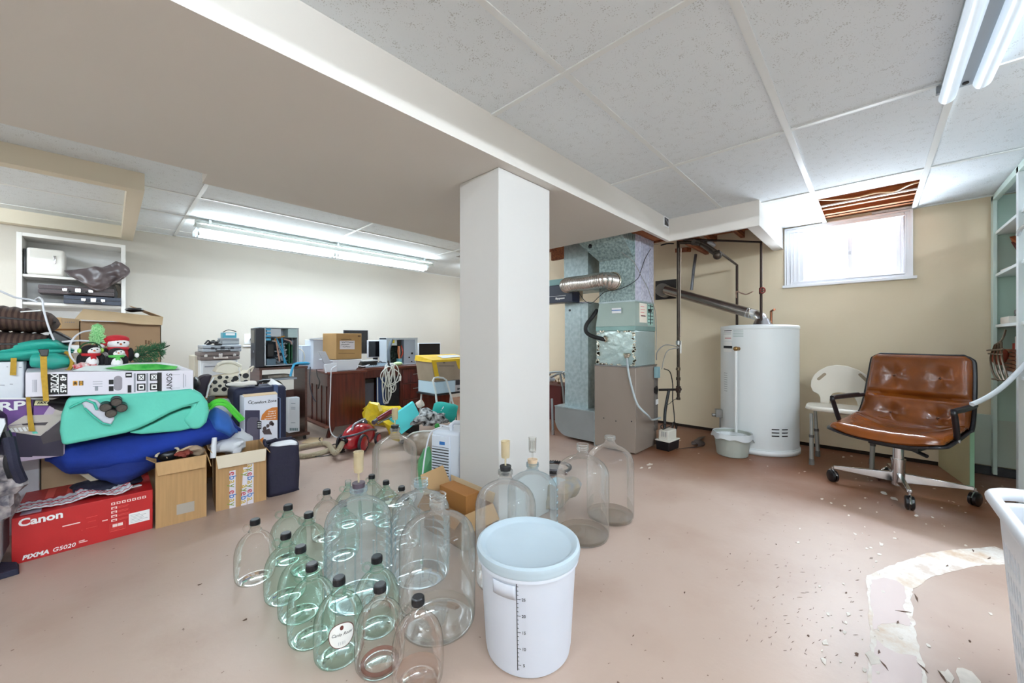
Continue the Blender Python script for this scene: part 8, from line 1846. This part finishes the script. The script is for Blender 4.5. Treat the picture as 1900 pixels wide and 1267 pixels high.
# laundry basket in the near right corner
t = thing('laundry_basket', 'white plastic laundry hamper with slotted sides, lower right corner', 'laundry basket', (1.72, -.49, 0))
M_lb = mat('hamper_white', '#dde0e6', .35)
part_ = lambda n, b, m, **k: part(n, b, m, t, **k)
RXb, RYb, RXt, RYt = .235, .165, .272, .200
def rr_(a, rx, ry, e=.0):
    # rounded rectangle walked at even steps
    if rx < 1e-6: return Vector((0, 0, 0))
    rc = min(rx, ry)*.42; A, Bb = rx-rc, ry-rc; q = pi/2*rc; per = 4*(A+Bb+q); s = (a/(2*pi)*per) % per
    for (sx, sy, n) in ((1, 1, 0), (-1, 1, 1), (-1, -1, 2), (1, -1, 3)):
        l1 = Bb if n % 2 == 0 else A; l2 = A if n % 2 == 0 else Bb
        if s < l1: return {0: Vector((rx, s, 0)), 1: Vector((-s, ry, 0)), 2: Vector((-rx, -s, 0)), 3: Vector((s, -ry, 0))}[n]
        s -= l1
        if s < q:
            t_ = s/rc; return {0: Vector((A+rc*cos(t_), Bb+rc*sin(t_), 0)), 1: Vector((-A-rc*sin(t_), Bb+rc*cos(t_), 0)), 2: Vector((-A-rc*cos(t_), -Bb-rc*sin(t_), 0)), 3: Vector((A+rc*sin(t_), -Bb-rc*cos(t_), 0))}[n]
        s -= q
        if s < l2: return {0: Vector((A-s, ry, 0)), 1: Vector((-rx, Bb-s, 0)), 2: Vector((-A+s, -ry, 0)), 3: Vector((rx, -Bb+s, 0))}[n]
        s -= l2
    return Vector((rx, 0, 0))
NU, NV = 108, 40
bmv = B(); V = [[None]*NV for _ in range(NU)]
for i in range(NU):
    a = 2*pi*i/NU
    for j in range(NV):
        v = j/(NV-1); p = rr_(a, RXb+(RXt-RXb)*v, RYb+(RYt-RYb)*v); p.z = .012+.545*v; V[i][j] = bmv.bm.verts.new(p)
for i in range(NU):
    for j in range(NV-1):
        row = (j-4)//6; inr = (j-4) % 6; hole = 4 <= j < 34 and inr < 4 and ((i + (row % 2)) % 2 == 0) and (i % 27) > 2
        if not hole: bmv._f([V[i][j], V[(i+1) % NU][j], V[(i+1) % NU][j+1], V[i][j+1]])
part_('slotted_body', bmv, M_lb, solid=.004, smooth=50)
def rimf(u, v):
    a = u*2*pi; q = v*2*pi; rr = .026; c = rr_(a, RXt+.012+rr*.6*cos(q), RYt+.012+rr*.6*cos(q)); c.z = .578 + .020*sin(q); return c
part_('rim', B().grid(rimf, 96, 14, cu=True, cv=True), M_lb, smooth=80)
part_('base', B().grid(lambda u, v: rr_(u*2*pi, RXb*v, RYb*v)+Vector((0, 0, .012)), 60, 3, cu=True), M_lb, solid=.006)
tag(obj('laundry', B().ell((1.72, -.49, .50), (.22, .15, .075), nz=.25, ns=7, e=.7), mat('white_linen', '#e6e9f2', .85, bump=.3, bscale=14)), 'white linen filling the laundry hamper', 'laundry')
# scraps on the floor near the wall and between the stool legs
tag(obj('board_scrap', B().hexa([tuple(az(1625, 886)), tuple(az(1645, 878)), tuple(az(1650, 884)), tuple(az(1630, 892)), tuple(az(1625, 886)+Vector((0, 0, .03))), tuple(az(1645, 878)+Vector((0, 0, .05))), tuple(az(1650, 884)+Vector((0, 0, .05))), tuple(az(1630, 892)+Vector((0, 0, .03)))]), mat('dark_scrap', '#5a2f22', .7)), 'dark reddish scrap on the floor under the brown chair', 'scrap')
